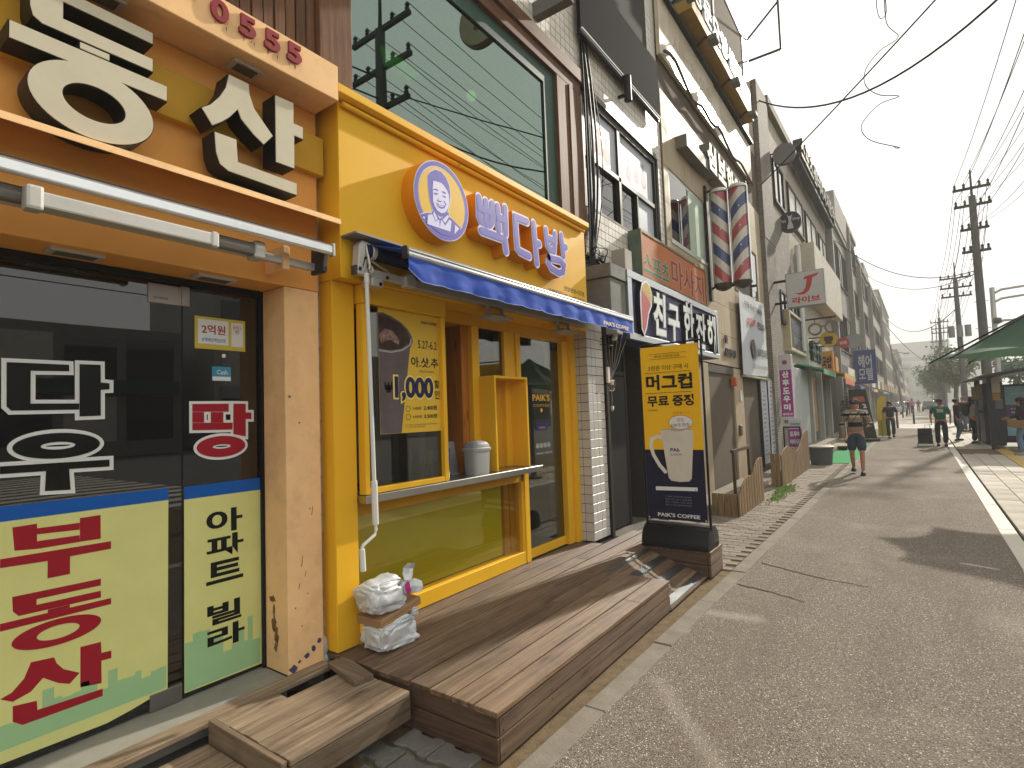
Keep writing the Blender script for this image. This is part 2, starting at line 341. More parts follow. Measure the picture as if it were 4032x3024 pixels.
SHAPES = {
 'L_head': [(2.69,3.265),(2.715,3.302),(2.768,3.337),(2.826,3.341),(2.875,3.316),(2.907,3.268),(2.914,3.217),(2.909,3.15),(2.901,3.124),(2.887,3.087),(2.872,3.051),(2.812,3.011),(2.756,3.018),(2.725,3.049),(2.707,3.095),(2.697,3.148),(2.691,3.203)],
 'L_face': [(2.741,3.248),(2.773,3.253),(2.822,3.258),(2.847,3.248),(2.88,3.224),(2.896,3.199),(2.901,3.165),(2.901,3.13),(2.884,3.09),(2.856,3.055),(2.813,3.037),(2.773,3.046),(2.746,3.072),(2.731,3.102),(2.733,3.16),(2.731,3.193)],
 'L_body': [(2.606,2.97),(2.668,3.0),(2.716,3.011),(2.741,3.048),(2.764,3.02),(2.812,3.011),(2.872,3.051),(2.887,3.07),(2.897,3.035),(2.923,3.03),(3.017,2.987)],
 'L_shirt': [(2.679,2.988),(2.722,3.004),(2.752,2.959),(2.778,2.981),(2.791,2.982),(2.793,2.931),(2.807,2.984),(2.82,2.987),(2.848,2.956),(2.896,3.014),(2.918,3.008),(2.904,2.928),(2.669,2.921)],
 'L_collar_l': [(2.74,3.033),(2.775,2.986),(2.754,2.966),(2.73,3.008)],
 'L_collar_r': [(2.882,3.045),(2.892,3.033),(2.852,2.976),(2.822,2.993)],
 'L_neck': [(2.768,3.013),(2.804,3.006),(2.838,3.024),(2.797,2.992)],
 'L_sleeve_r': [(2.956,2.994),(3.001,2.974),(2.946,2.919)],
 'L_sleeve_l': [(2.625,2.96),(2.65,2.968),(2.641,2.945)],
 'L_brow_l': [(2.737,3.186),(2.763,3.199),(2.789,3.197),(2.783,3.186),(2.762,3.188),(2.738,3.178)],
 'L_brow_r': [(2.824,3.201),(2.858,3.205),(2.874,3.192),(2.861,3.191),(2.828,3.191)],
 'L_eye_l': [(2.735,3.156),(2.762,3.17),(2.791,3.168),(2.763,3.153)],
 'L_eye_r': [(2.827,3.169),(2.857,3.175),(2.87,3.163),(2.837,3.161)],
 'L_nose': [(2.79,3.146),(2.784,3.121),(2.813,3.124),(2.83,3.133),(2.808,3.113),(2.771,3.111)],
 'L_mouth': [(2.76,3.099),(2.791,3.094),(2.848,3.101),(2.86,3.112),(2.849,3.084),(2.815,3.069),(2.78,3.072)],
 'L_teeth': [(2.779,3.089),(2.842,3.095),(2.824,3.084),(2.791,3.081)],
 'L_cheek': [(2.838,3.134),(2.847,3.137),(2.871,3.112),(2.862,3.107)],
 'T_a': [[(3.248,3.284),(3.248,3.132),(3.273,3.101),(3.328,3.094),(3.379,3.104),(3.399,3.129),(3.415,3.284)],[(3.332,3.278),(3.328,3.11)],[(3.253,3.204),(3.401,3.214)],[(3.484,3.284),(3.494,3.089)],[(3.589,3.302),(3.587,3.086)],[(3.489,3.193),(3.588,3.201)],[(3.264,3.029),(3.568,3.034),(3.584,2.938)]],
 'T_b': [[(3.912,3.275),(3.736,3.269),(3.739,3.131),(3.749,3.003),(3.783,2.983),(3.929,2.973)],[(4.015,3.288),(4.049,2.934)],[(4.035,3.119),(4.101,3.121)]],
 'T_c': [[(4.222,3.284),(4.239,3.146),(4.286,3.111),(4.358,3.116),(4.386,3.288)],[(4.23,3.211),(4.38,3.217)],[(4.498,3.301),(4.528,3.104)],[(4.513,3.202),(4.582,3.203)],[(4.252,3.029),(4.455,3.045),(4.525,3.017),(4.504,2.947),(4.43,2.921),(4.287,2.938),(4.241,2.981),(4.252,3.029)]],
 'O_san': [[(1.377,3.379),(1.486,3.379),(1.49,3.322),(1.514,3.258),(1.565,3.205),(1.619,3.15),(1.563,3.078),(1.504,3.113),(1.439,3.168),(1.423,3.206),(1.384,3.152),(1.345,3.111),(1.296,3.071),(1.242,3.144),(1.285,3.179),(1.33,3.24),(1.361,3.302)],[(1.628,3.388),(1.744,3.393),(1.743,3.276),(1.801,3.277),(1.8,3.201),(1.746,3.202),(1.744,3.011),(1.628,3.009)],[(1.303,3.05),(1.418,3.053),(1.425,2.939),(1.757,2.936),(1.756,2.863),(1.374,2.869),(1.329,2.892),(1.31,2.947)]],
 'V_bu': [[(0.663,1.202),(0.744,1.203),(0.745,1.095),(0.671,1.103)],[(0.896,1.201),(0.975,1.202),(0.976,1.092),(0.897,1.094)],[(0.744,1.183),(0.896,1.18),(0.895,1.149),(0.744,1.157)],[(0.744,1.128),(0.895,1.124),(0.897,1.094),(0.745,1.095)],[(0.626,1.078),(1.017,1.072),(1.017,1.037),(0.861,1.037),(0.861,0.959),(0.782,0.96),(0.782,1.035),(0.626,1.042)]],
 'V_dong': [[(0.666,0.913),(0.978,0.908),(0.978,0.877),(0.746,0.881),(0.746,0.857),(0.978,0.853),(0.979,0.822),(0.688,0.828),(0.669,0.852)],[(0.784,0.825),(0.862,0.824),(0.862,0.811),(0.784,0.811)],[(0.629,0.814),(1.019,0.808),(1.019,0.78),(0.629,0.783)]],
 'V_san': [[(0.808,0.614),(0.817,0.585),(0.842,0.55),(0.9,0.512),(0.864,0.478),(0.824,0.498),(0.771,0.541),(0.731,0.5),(0.673,0.483),(0.633,0.51),(0.67,0.522),(0.708,0.563),(0.73,0.622)],[(0.902,0.624),(0.98,0.62),(0.982,0.569),(1.021,0.566),(1.021,0.531),(0.982,0.534),(0.983,0.433),(0.903,0.447)],[(0.673,0.465),(0.751,0.454),(0.753,0.415),(0.988,0.406),(0.988,0.373),(0.705,0.375),(0.674,0.402)]],
 'V_da': [[(0.637,1.902),(0.851,1.902),(0.852,1.872),(0.716,1.869),(0.717,1.725),(0.89,1.725),(0.89,1.697),(0.654,1.695),(0.639,1.713)],[(0.89,1.907),(0.972,1.908),(0.973,1.824),(1.008,1.821),(1.008,1.792),(0.973,1.789),(0.974,1.667),(0.892,1.665)]],
 'V_u': [[(0.621,1.462),(1.01,1.457),(1.01,1.424),(0.855,1.428),(0.861,1.334),(0.77,1.34),(0.773,1.427),(0.621,1.43)]],
 'V_ttang': [[(1.384,1.72),(1.578,1.721),(1.577,1.676),(1.384,1.679)],[(1.384,1.677),(1.444,1.676),(1.444,1.619),(1.384,1.621)],[(1.48,1.675),(1.547,1.674),(1.547,1.616),(1.48,1.618)],[(1.384,1.619),(1.599,1.614),(1.598,1.575),(1.384,1.58)],[(1.604,1.721),(1.675,1.72),(1.675,1.67),(1.709,1.669),(1.709,1.631),(1.675,1.632),(1.674,1.532),(1.603,1.549)]],
}

# ------------------------------------------------------------------ ground, path, paving
def aggregate():
    m, t, p, o = base_mat('resin_aggregate')
    tc = N(t, 'ShaderNodeTexCoord')
    v = N(t, 'ShaderNodeTexVoronoi', i_Scale=140.0); t.links.new(tc.outputs['Object'], v.inputs['Vector'])
    sep = N(t, 'ShaderNodeSeparateColor'); t.links.new(v.outputs['Color'], sep.inputs[0])
    c = mixc(t, ramp(t, sep.outputs[0], 0.05, 0.95), lin('776d61'), lin('9b9185'))
    c = mixc(t, ramp(t, sep.outputs[1], 0.93, 0.96), c, lin('d9cfc0'))
    c = mixc(t, ramp(t, v.outputs['Distance'], 0.35, 0.75), c, lin('5f554b'))
    n = N(t, 'ShaderNodeTexNoise', i_Scale=0.55, i_Detail=7.0, i_Roughness=0.62); t.links.new(tc.outputs['Object'], n.inputs['Vector'])
    g = N(t, 'ShaderNodeMath', operation='MULTIPLY'); t.links.new(ramp(t, n.outputs[0], 0.52, 0.75), g.inputs[0]); g.inputs[1].default_value = 0.32
    c = mixc(t, g.outputs[0], c, lin('c4baab'))
    n2 = N(t, 'ShaderNodeTexNoise', i_Scale=1.7, i_Detail=5.0); mp = N(t, 'ShaderNodeMapping'); mp.inputs['Scale'].default_value = (1, 0.35, 1); mp.inputs['Location'].default_value = (3, 1, 0)
    t.links.new(tc.outputs['Object'], mp.inputs[0]); t.links.new(mp.outputs[0], n2.inputs['Vector'])
    g2 = N(t, 'ShaderNodeMath', operation='MULTIPLY'); t.links.new(ramp(t, n2.outputs[0], 0.50, 0.72), g2.inputs[0]); g2.inputs[1].default_value = 0.35
    c = mixc(t, g2.outputs[0], c, lin('6b5e53'))
    def streak(c, a, b, w, col, k):                     # a chalky spill with its own outline
        a, b = Vector((*a, 0)), Vector((*b, 0)); d = b - a
        s1 = N(t, 'ShaderNodeVectorMath', operation='SUBTRACT'); t.links.new(tc.outputs['Object'], s1.inputs[0]); s1.inputs[1].default_value = a
        dt = N(t, 'ShaderNodeVectorMath', operation='DOT_PRODUCT'); t.links.new(s1.outputs[0], dt.inputs[0]); dt.inputs[1].default_value = d / d.length_squared
        cl = N(t, 'ShaderNodeClamp'); t.links.new(dt.outputs['Value'], cl.inputs[0])
        sc_ = N(t, 'ShaderNodeVectorMath', operation='SCALE'); sc_.inputs[0].default_value = d; t.links.new(cl.outputs[0], sc_.inputs['Scale'])
        s2 = N(t, 'ShaderNodeVectorMath', operation='SUBTRACT'); t.links.new(s1.outputs[0], s2.inputs[0]); t.links.new(sc_.outputs[0], s2.inputs[1])
        ln = N(t, 'ShaderNodeVectorMath', operation='LENGTH'); t.links.new(s2.outputs[0], ln.inputs[0])
        nz = N(t, 'ShaderNodeTexNoise', i_Scale=9.0, i_Detail=6.0, i_Roughness=0.7); t.links.new(tc.outputs['Object'], nz.inputs['Vector'])
        ad = N(t, 'ShaderNodeMath', operation='MULTIPLY_ADD'); t.links.new(nz.outputs[0], ad.inputs[0]); ad.inputs[1].default_value = w * 1.6; t.links.new(ln.outputs['Value'], ad.inputs[2])
        f = ramp(t, ad.outputs[0], w * .8, w * 1.9, (k, k, k), (0, 0, 0))
        return mixc(t, f, c, lin(col))
    c = streak(c, (-1.29, 3.18), (-.74, 2.52), .07, 'b9b1a3', .26); c = streak(c, (-1.33, 4.43), (-1.02, 4.47), .10, 'bdb5a7', .4); c = streak(c, (.37, 6.93), (.60, 6.84), .035, 'd2cec2', .7); c = streak(c, (-.2, 8.6), (.35, 9.4), .22, '6b6053', .35); c = streak(c, (.1, 2.2), (.5, 3.6), .2, '6b6156', .35); c = streak(c, (-.6, 12.5), (-.1, 18), .25, 'b0a698', .4)
    t.links.new(c, p.inputs['Base Color']); p.inputs['Roughness'].default_value = 0.9; p.inputs['Specular IOR Level'].default_value = 0.15
    b = N(t, 'ShaderNodeBump', i_Strength=0.7, i_Distance=0.006, invert=True); t.links.new(v.outputs['Distance'], b.inputs['Height']); t.links.new(b.outputs[0], p.inputs['Normal'])
    return m
M_AGG = aggregate()
M_CONC = mat('concrete', '7f786c', 0.85, var=0.18, scale=6, bump=0.3, bscale=90, grime=0.5, gcol='57503f')
M_CONC_D = mat('concrete_dark', '6b675f', 0.9, var=0.2, scale=5, bump=0.3, bscale=80, grime=0.5)
M_GRAN = mat('pale_granite', 'c9c2b4', 0.7, var=0.10, scale=30, grime=0.25, gcol='6d6558')
M_PAVER = mat('grey_paver', '857c70', 0.9, var=0.22, scale=9, bump=0.35, bscale=120, grime=0.35, rnd=0.2)
M_PAVER_D = mat('dark_paver', '6f6b66', 0.9, var=0.22, scale=9, bump=0.4, bscale=110, grime=0.4, rnd=0.16)
M_DIRT = mat('joint_dirt', '6d5d45', 0.95, var=0.3, scale=14, bump=0.5, bscale=120)
M_TILE_G = mat('pale_paving_tile', 'aaa497', 0.8, var=0.12, scale=7, bump=0.15, bscale=120, grime=0.3, gcol='67604f', rnd=0.12)
M_TACT = mat('yellow_tactile_tile', 'c2a466', 0.8, var=0.15, scale=8, grime=0.35, rnd=0.1)
M_ASPH = mat('asphalt', '696763', 0.9, var=0.2, scale=8, bump=0.4, bscale=150, grime=0.3)
M_PAINT = mat('road_paint', 'd5d2c6', 0.7, var=0.1, scale=10, grime=0.4)

def xl(y): return -1.375 + 0.0165 * (y - 4)
def xr(y): return 0.785 + 0.0190 * (y - 6.7)
g = MB(); g.poly([(-1500, -1500, -0.06), (1500, -1500, -0.06), (1500, 1500, -0.06), (-1500, 1500, -0.06)])
solo('ground', g, M_ASPH, 'dark asphalt ground stretching away under the whole street', 'ground', kind='structure')
def strip(fa, fb, y0, y1, z, n=24):
    mb = MB(); vs = []
    for i in range(n + 1):
        y = y0 + (y1 - y0) * i / n; vs += [(fa(y), y, z), (fb(y), y, z)]
    return mb.add(vs, [(2 * i, 2 * i + 1, 2 * i + 3, 2 * i + 2) for i in range(n)])
solo('path', strip(xl, xr, -6, 39, 0.0), M_AGG, 'brown speckled aggregate footpath running away from the camera', 'path', kind='structure')
solo('pavement', strip(lambda y: -4.0, lambda y: xl(y) - 0.12, -6, 39, -0.012), M_DIRT, 'strip of grey block paving between the shops and the path', 'pavement', kind='structure')
solo('far_pavement', strip(lambda y: -3.0 + .019 * (y - 16), lambda y: 3.6 + .019 * (y - 16), 39, 300, -0.004), mat('far_paving', 'a39c90', 0.85, var=0.12, scale=1.2, grime=0.3), 'pale far pavement beyond the raised crossing', 'pavement', kind='structure')
solo('bus_stop_pavement', strip(lambda y: xr(y) + 0.2, lambda y: 5.3 + .019 * y, -6, 39, -0.004), M_DIRT, 'pale tiled pavement around the bus shelter', 'pavement', kind='structure')
solo('road', strip(lambda y: 5.5 + .019 * y, lambda y: 19.5 + .019 * y, -60, 300, -0.05), M_ASPH, 'wide asphalt road to the right of the pavement', 'road', kind='structure')
PAVE = bpy.data.objects['pavement']; BUSP = bpy.data.objects['bus_stop_pavement']

# kerb of concrete stones along the left of the path
kb = link('kerb', None); props(kb, 'low concrete kerb stones along the left edge of the path', 'kerb', kind='structure')
y = -2.2
while y < 38:
    L = 0.98 + random.uniform(-.02, .02)
    mb = MB(); w = 0.125; h = random.uniform(0.004, 0.012)
    mb.pz([(xl(y) - w, y), (xl(y), y), (xl(y + L), y + L), (xl(y + L) - w, y + L)], -0.05, h)
    o = link('kerb_stone', mb.mesh('kerb_stone', M_CONC, (0, 0, 0), 0.006), kb); y += L + 0.008
wk = link('white_kerb', None); props(wk, 'pale granite kerb stones along the right edge of the path', 'kerb', kind='structure')
y = 2.0
while y < 39:
    L = 0.98; mb = MB(); h = random.uniform(0.004, 0.010)
    mb.pz([(xr(y), y), (xr(y) + 0.16, y), (xr(y + L) + 0.16, y + L), (xr(y + L), y + L)], -0.05, h)
    link('kerb_stone', mb.mesh('kerb_stone', M_GRAN, (0, 0, 0), 0.005), wk); y += L + 0.006

# interlocking blocks by the step (each a piece), small blocks further along
def ipaver(L, Wd, h, e):
    s = L / 4
    pts = [(-L / 2, -Wd / 2), (-s, -Wd / 2), (-s + e, -Wd / 2 + e), (s - e, -Wd / 2 + e), (s, -Wd / 2), (L / 2, -Wd / 2), (L / 2, Wd / 2), (s, Wd / 2), (s - e, Wd / 2 - e), (-s + e, Wd / 2 - e), (-s, Wd / 2), (-L / 2, Wd / 2)]
    return MB().pz(pts, -h, 0)
pm = ipaver(0.222, 0.150, 0.05, 0.018).mesh('paver', M_PAVER_D, bevel=0.006)
for i in range(9):
    for j in range(10):
        x = -2.62 + 0.228 * i + (0.114 if j % 2 else 0); yy = 0.55 + 0.158 * j
        if x > -1.62 and yy < 2.3: 
            if x > xl(yy) - 0.24: continue
        if -2.25 < x < -1.55 and yy < 2.06 or x <= -2.25 and yy < 1.1:
            o = link('paver', pm, PAVE); o.location = (x, yy, 0.004 + random.uniform(-.008, .006)); o.rotation_euler = (random.uniform(-.02, .02), random.uniform(-.02, .02), random.uniform(-.02, .02))
pm2 = MB().box(-0.098, 0.098, -0.048, 0.048, -0.04, 0).mesh('paver', M_PAVER, bevel=0.004)
rest = MB(); cnt = 0
yy = 5.72; row = 0
while yy < 37:
    x = xl(yy) - 0.24 - (0.1 if row % 2 else 0)
    while x > -2.86:
        z = 0.002 + random.uniform(-.004, .004)
        if yy < 9.6 and cnt < 285:
            o = link('paver', pm2, PAVE); o.location = (x, yy, z); o.rotation_euler = (random.uniform(-.015, .015), random.uniform(-.015, .015), random.uniform(-.015, .015)); cnt += 1
        elif yy < 24: rest.box(x - .097, x + .097, yy - .047, yy + .047, -0.03, z)
        x -= 0.202
    yy += 0.102; row += 1
ro = link('pavers', rest.mesh('pavers', M_PAVER), PAVE); ro['kind'] = 'stuff'

# tiles round the bus stop, with tactile strips
tm = MB().box(-0.147, 0.147, -0.297, 0.297, -0.04, 0).mesh('paving_tile', M_TILE_G, bevel=0.004)
tk = MB().box(-0.147, 0.147, -0.147, 0.147, -0.04, 0.0)
for k in range(4): tk.box(-0.135 + .072 * k, -0.105 + .072 * k, -.14, .14, 0, 0.005)
tk = tk.mesh('tactile_tile', M_TACT)
rest = MB(); cnt = 0; slope = .019
for j in range(60):
    yy = 5.0 + 0.3 * j
    for i in range(14):
        u = 0.345 + 0.303 * i; x = xr(yy) + u
        if x > 0.15 * yy + 0.9: continue
        if i == 3:
            o = link('tactile_tile', tk, BUSP); o.location = (x, yy, 0.004); o.rotation_euler = (0, 0, -math.atan(slope)); continue
        if (j + i) % 2: continue
        if yy < 20.5 and cnt < 240:
            o = link('paving_tile', tm, BUSP); o.location = (x, yy + .15, 0.003 + random.uniform(-.002, .002)); o.rotation_euler = (0, 0, -math.atan(slope)); cnt += 1
for j in range(30):
    yy = 23.0 + .6 * j
    for i in range(14):
        x = xr(yy) + .345 + .303 * i
        if i != 3: rest.box(x - .147, x + .147, yy - .297, yy + .297, -.03, .003)
ro = link('paving_tiles', rest.mesh('paving_tiles', M_TILE_G), BUSP); ro['kind'] = 'stuff'

# raised crossing at the end of the path, stripes of the crossing over the road
mb = MB()
for k in range(4): mb.box(xl(41) + 0.2, xr(41) + 1.6, 40.0 + 1.7 * k, 40.9 + 1.7 * k, -0.003, 0.003)
solo('crossing_marking', mb, M_PAINT, 'white bands painted across the far end of the path', 'road marking', kind='structure')
for k in range(14):
    x = 6.2 + 0.95 * k; o = MB().box(x, x + 0.48, 3.0, 7.0, -0.05, -0.045)
    solo('crossing_stripe', o, M_PAINT, 'white stripe of the zebra crossing over the road', 'road marking', group='stripes of the zebra crossing', kind='structure')
mb = MB(); mb.pz([(xl(23) - .02 - .12, 17.0), (xl(17) - .62, 16.9), (-2.32, 21.8), (-2.2, 26.5), (xl(25) - .14, 25.4)], 0.004, 0.012)
solo('green_mat', mb, mat('green_turf_mat', '2f8f56', 0.95, var=0.2, scale=20, bump=0.6, bscale=200), 'bright green artificial turf mat laid beside the shop steps', 'mat')
# scuffed cracks sealed across the path
for k, (a, b, c) in enumerate((((-1.29, 6.08), (-0.75, 5.75), (-0.35, 5.7)), ((-1.33, 5.25), (-0.95, 5.15), (-0.75, 5.02)))):
    pts = []
    for i in range(15):
        t_ = i / 14; p0 = Vector((*a, 0)).lerp(Vector((*b, 0)), t_).lerp(Vector((*b, 0)).lerp(Vector((*c, 0)), t_), t_); pts.append((p0.x, p0.y + random.uniform(-.012, .012), 0.0))
    mb = MB(); vs = []; 
    for i, q in enumerate(pts):
        wd = 0.012 * (1 - i / 16) + random.uniform(0, .006); vs += [(q[0], q[1] - wd, 0.004), (q[0], q[1] + wd, 0.004)]
    mb.add(vs, [(2 * i, 2 * i + 1, 2 * i + 3, 2 * i + 2) for i in range(14)])
    o = link('sealed_crack', mb.mesh('sealed_crack', mat('crack_seal', '4a3f33', 0.9, var=0.3, scale=40)), bpy.data.objects['path'])

# ------------------------------------------------------------------ decks, steps and ramp
M_DECK = wood('stained_deck_wood', '564434', '8f765e', 0.5, 'y', groove=42, gaxis='x', grime=0.5, rnd=0.24)
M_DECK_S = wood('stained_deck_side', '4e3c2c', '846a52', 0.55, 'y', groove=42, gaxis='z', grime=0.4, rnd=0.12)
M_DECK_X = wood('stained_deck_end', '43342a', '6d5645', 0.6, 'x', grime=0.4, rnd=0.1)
M_OLD = wood('weathered_deck_wood', '665644', 'a39079', 0.7, 'y', grime=0.6, rnd=0.14)
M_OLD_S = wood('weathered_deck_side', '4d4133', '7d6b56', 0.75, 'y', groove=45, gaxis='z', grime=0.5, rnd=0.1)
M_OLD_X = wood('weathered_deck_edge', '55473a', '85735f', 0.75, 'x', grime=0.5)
M_VOID = mat('underside_shade', '17120e', 0.95)  # near-black colour standing in for the shade below the boards
M_ALU = mat('brushed_aluminium', 'a9adb0', 0.32, 1.0, var=0.08, scale=20, stretch=(40, 1, 1))
M_STEEL = mat('stainless_steel', 'b4b6b6', 0.28, 1.0, var=0.06, scale=14)

D = Thing('wooden_deck', 'dark stained wooden deck in front of the yellow cafe', 'deck', (-2.2, 3.2, 0))
D.part('frame', MB().box(-2.9, -1.64, 2.07, 4.29, -0.02, 0.206).box(-2.9, -2.27, 4.28, 5.7, -.02, .206), M_VOID)  # solid dark block added inside the deck to stop light under the planks
x = -1.606; i = 0
while x > -2.92:
    w = 0.140; x0 = max(x - w, -2.925)
    y1 = 4.31 if x0 > -2.30 else (5.92 if x0 > -2.71 else 5.19)
    y0 = 2.035 + random.uniform(-.006, .006)
    if x0 < -2.75: y0 = 2.03
    if x0 < -2.70 and x > -2.72: y1 = 5.19
    z1 = 0.238 + random.uniform(-.0015, .0015)
    splits = [y0, y1] if i % 3 else [y0, y0 + (y1 - y0) * random.uniform(.55, .75), y1]
    for a, b in zip(splits[:-1], splits[1:]):
        D.part('plank', MB().box(x0 + 0.004, x, a + .001, b - 0.001, 0.212, z1), M_DECK, bevel=0.004, seg=2)
    x -= 0.1455; i += 1
for z0, z1 in ((0.122, 0.210), (0.004, 0.116)):
    D.part('front_board', MB().box(-1.632, -1.610, 2.05, 4.31, z0, z1), M_DECK_S, bevel=0.003)
    D.part('side_board', MB().box(-2.76, -1.61, 2.040, 2.062, z0, z1), M_DECK_X, bevel=0.003)
    for yy in [2.1 + .43 * k for k in range(6)]:
        pass
sc_me = MB().cyl((0, 0, 0), (0.002, 0, 0), 0.004, n=8).mesh('screw', mat('dark_screw', '2b2622', 0.5, 0.8))
for yy in [2.085 + .432 * k for k in range(6)]:
    for z in (0.03, 0.095, 0.14, 0.19): D.share('screw', sc_me, (-1.611, yy, z))

RP = Thing('wooden_ramp', 'short dark wooden ramp with metal strips beside the cafe deck', 'ramp', (-1.92, 4.8, 0))
n = 5
for k in range(n):
    u0 = k / n; u1 = (k + 1) / n; xa = -2.235 + 0.63 * u0; xb = -2.235 + 0.63 * u1 - .004
    za = 0.228 - 0.205 * u0; zb = 0.228 - 0.205 * u1
    RP.part('ramp_board', MB().py([(xa, za), (xb, zb + .002), (xb, zb - .02), (xa, za - .022)], 4.318, 5.292), M_DECK, bevel=0.002)
RP.part('underframe', MB().py([(-2.23, .19), (-1.61, -.005), (-1.61, -.02), (-2.23, -.02)], 4.32, 5.29), M_VOID)
for u in (0.02, 0.30, 0.58, 0.87):
    xa = -2.235 + 0.63 * u; za = 0.228 - 0.205 * u; xb = xa + 0.075; zb = za - 0.205 * 0.075 / 0.63
    RP.part('metal_strip', MB().py([(xa, za + .003), (xb, zb + .003), (xb, zb + .012), (xb - .012, zb + .014), (xa, za + .006)], 4.325, 5.285), M_ALU)
BX = Thing('wooden_box', 'low dark wooden box under the banner stand at the ramp end', 'box', (-1.9, 5.5, 0))
BX.part('top_board', MB().box(-2.24, -1.565, 5.30, 5.70, 0.215, 0.242), M_DECK, bevel=.003)
for z0, z1 in ((0.122, 0.212), (0.004, 0.116)):
    BX.part('side_board', MB().box(-1.592, -1.568, 5.305, 5.695, z0, z1), M_DECK_S, bevel=.003)
    BX.part('front_board', MB().box(-2.23, -1.60, 5.305, 5.325, z0, z1), M_DECK_X, bevel=.003)
BX.part('core', MB().box(-2.22, -1.6, 5.33, 5.68, -.02, .21), M_VOID)

ST = Thing('wooden_step', 'weathered grey-brown wooden step in front of the orange shop', 'step', (-2.45, 1.65, 0))
for k in range(5):
    x1 = -2.13 - 0.1215 * k
    if k == 4:
        ST.part('plank', MB().box(x1 - .116, x1, 1.32, 1.62, 0.196, 0.221), M_OLD, bevel=.004, seg=2)
    else:
        ST.part('plank', MB().box(x1 - .116, x1, 1.325 + random.uniform(-.003, .003), 2.0 - random.uniform(0, .012) - (.04 if k == 3 else 0), 0.196, 0.221 + random.uniform(-.002, .002)), M_OLD, bevel=.004, seg=2)
ST.part('edge_board', MB().box(-2.735, -2.135, 1.290, 1.318, 0.06, 0.226), M_OLD_X, bevel=.003)
ST.part('front_board', MB().box(-2.158, -2.132, 1.295, 2.0, 0.078, 0.193), M_OLD_S, bevel=.004)
ST.part('carcass', MB().box(-2.70, -2.20, 1.34, 1.97, 0.05, 0.17), M_VOID)
solo('concrete_plinth', MB().box(-2.95, -2.26, -1.2, 1.99, -0.03, 0.065), M_CONC_D, 'rough dark concrete plinth under the weathered wooden step', 'plinth', (-2.6, 1.6, 0), bevel=.012)
LP = MB().box(-0.055, 0.055, -0.165, 0.165, 0, 0.028)
ca, sa = math.cos(R(78)), math.sin(R(78))
LP.map(lambda p: (p.x * ca - p.y * sa - 2.555, p.x * sa + p.y * ca + 1.955, p.z * 1 + 0.2235))
solo('loose_plank', LP, M_OLD_X, 'short loose dark plank lying on the back corner of the weathered step', 'plank', (-2.555, 1.955, .22), bevel=.003)
LD = Thing('low_wooden_deck', 'low weathered wooden boards below the orange shop doors', 'deck', (-2.5, 0.5, 0))
LD.part('plank', MB().box(-2.845, -2.742, -1.2, 1.985, 0.188, 0.216), M_OLD, bevel=.004)
for k in range(5):
    x1 = -2.738 + 0.1215 * (k + 1)
    LD.part('plank', MB().box(x1 - .116, x1, -1.2, 1.286, 0.10, 0.126 + random.uniform(-.002, .002)), M_OLD, bevel=.004, seg=2)
LD.part('front_board', MB().box(-2.155, -2.13, -1.2, 1.286, 0.012, 0.099), M_OLD_S, bevel=.003)
# ------------------------------------------------------------------ orange estate agent's shopfront
M_OR = mat('orange_paint', 'e6a655', 0.62, var=0.07, scale=2.2, bump=0.06, bscale=180, grime=0.10, gcol='8a5a2c', gscale=2.6)
M_OR_LIT = mat('orange_paint_lit_worn', 'f0c58f', 0.7, var=0.10, scale=3, bump=0.08, bscale=150, grime=0.30, gcol='6b4a34', gscale=4.5)  # same orange made paler as under brighter light, with wear grime over it
M_YB = mat('ochre_band_paint', 'c79a2c', 0.6, var=0.08, scale=3, grime=0.12)
M_LFACE = mat('cream_acrylic', 'cbc3ab', 0.4, var=0.05, scale=6, grime=0.15, gcol='8b8468')
M_LSIDE = mat('black_letter_side', '1d1b19', 0.45, var=0.2)
M_RED = mat('dark_red_plastic', '8e3038', 0.5, var=0.1, grime=0.2)
M_BLK = mat('black_metal', '16161a', 0.45, var=0.1)
M_DKGLASS = glass('dark_shop_glass', '50524e', boost=1.3, base=0.03)
M_ALUW = mat('dusty_white_aluminium', 'c6c5bf', 0.45, 0.35, var=0.08, grime=0.35, gcol='6b6860')
M_CHROME = mat('polished_rail', 'd4d6d6', 0.16, 1.0, var=0.05, scale=10)
M_VG = mat('lime_vinyl', 'd6d88c', 0.38, var=0.05, scale=4)
M_VGD = mat('green_vinyl', '9cc492', 0.38, var=0.05, scale=4)
M_VB = mat('blue_vinyl', '1459ae', 0.35, var=0.04)
M_VR = mat('crimson_vinyl', '9c1c2c', 0.35, var=0.05)
M_VK = mat('black_vinyl', '121413', 0.3, var=0.1)
M_VW = mat('white_vinyl', 'dbe0de', 0.4, var=0.04)
M_WBRICK = mat('white_painted_brick', 'b4b4b2', 0.75, var=0.12, scale=14, bump=0.35, bscale=90, grime=0.2, rnd=0.06)
M_MORTAR = mat('grey_mortar', '7c7a76', 0.9, var=0.15, scale=20)
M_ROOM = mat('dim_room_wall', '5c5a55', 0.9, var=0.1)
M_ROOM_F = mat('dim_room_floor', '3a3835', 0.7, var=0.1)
M_SILL = mat('grey_stone_sill', '8f8d84', 0.6, var=0.1, scale=5, grime=0.45, gcol='54524b')

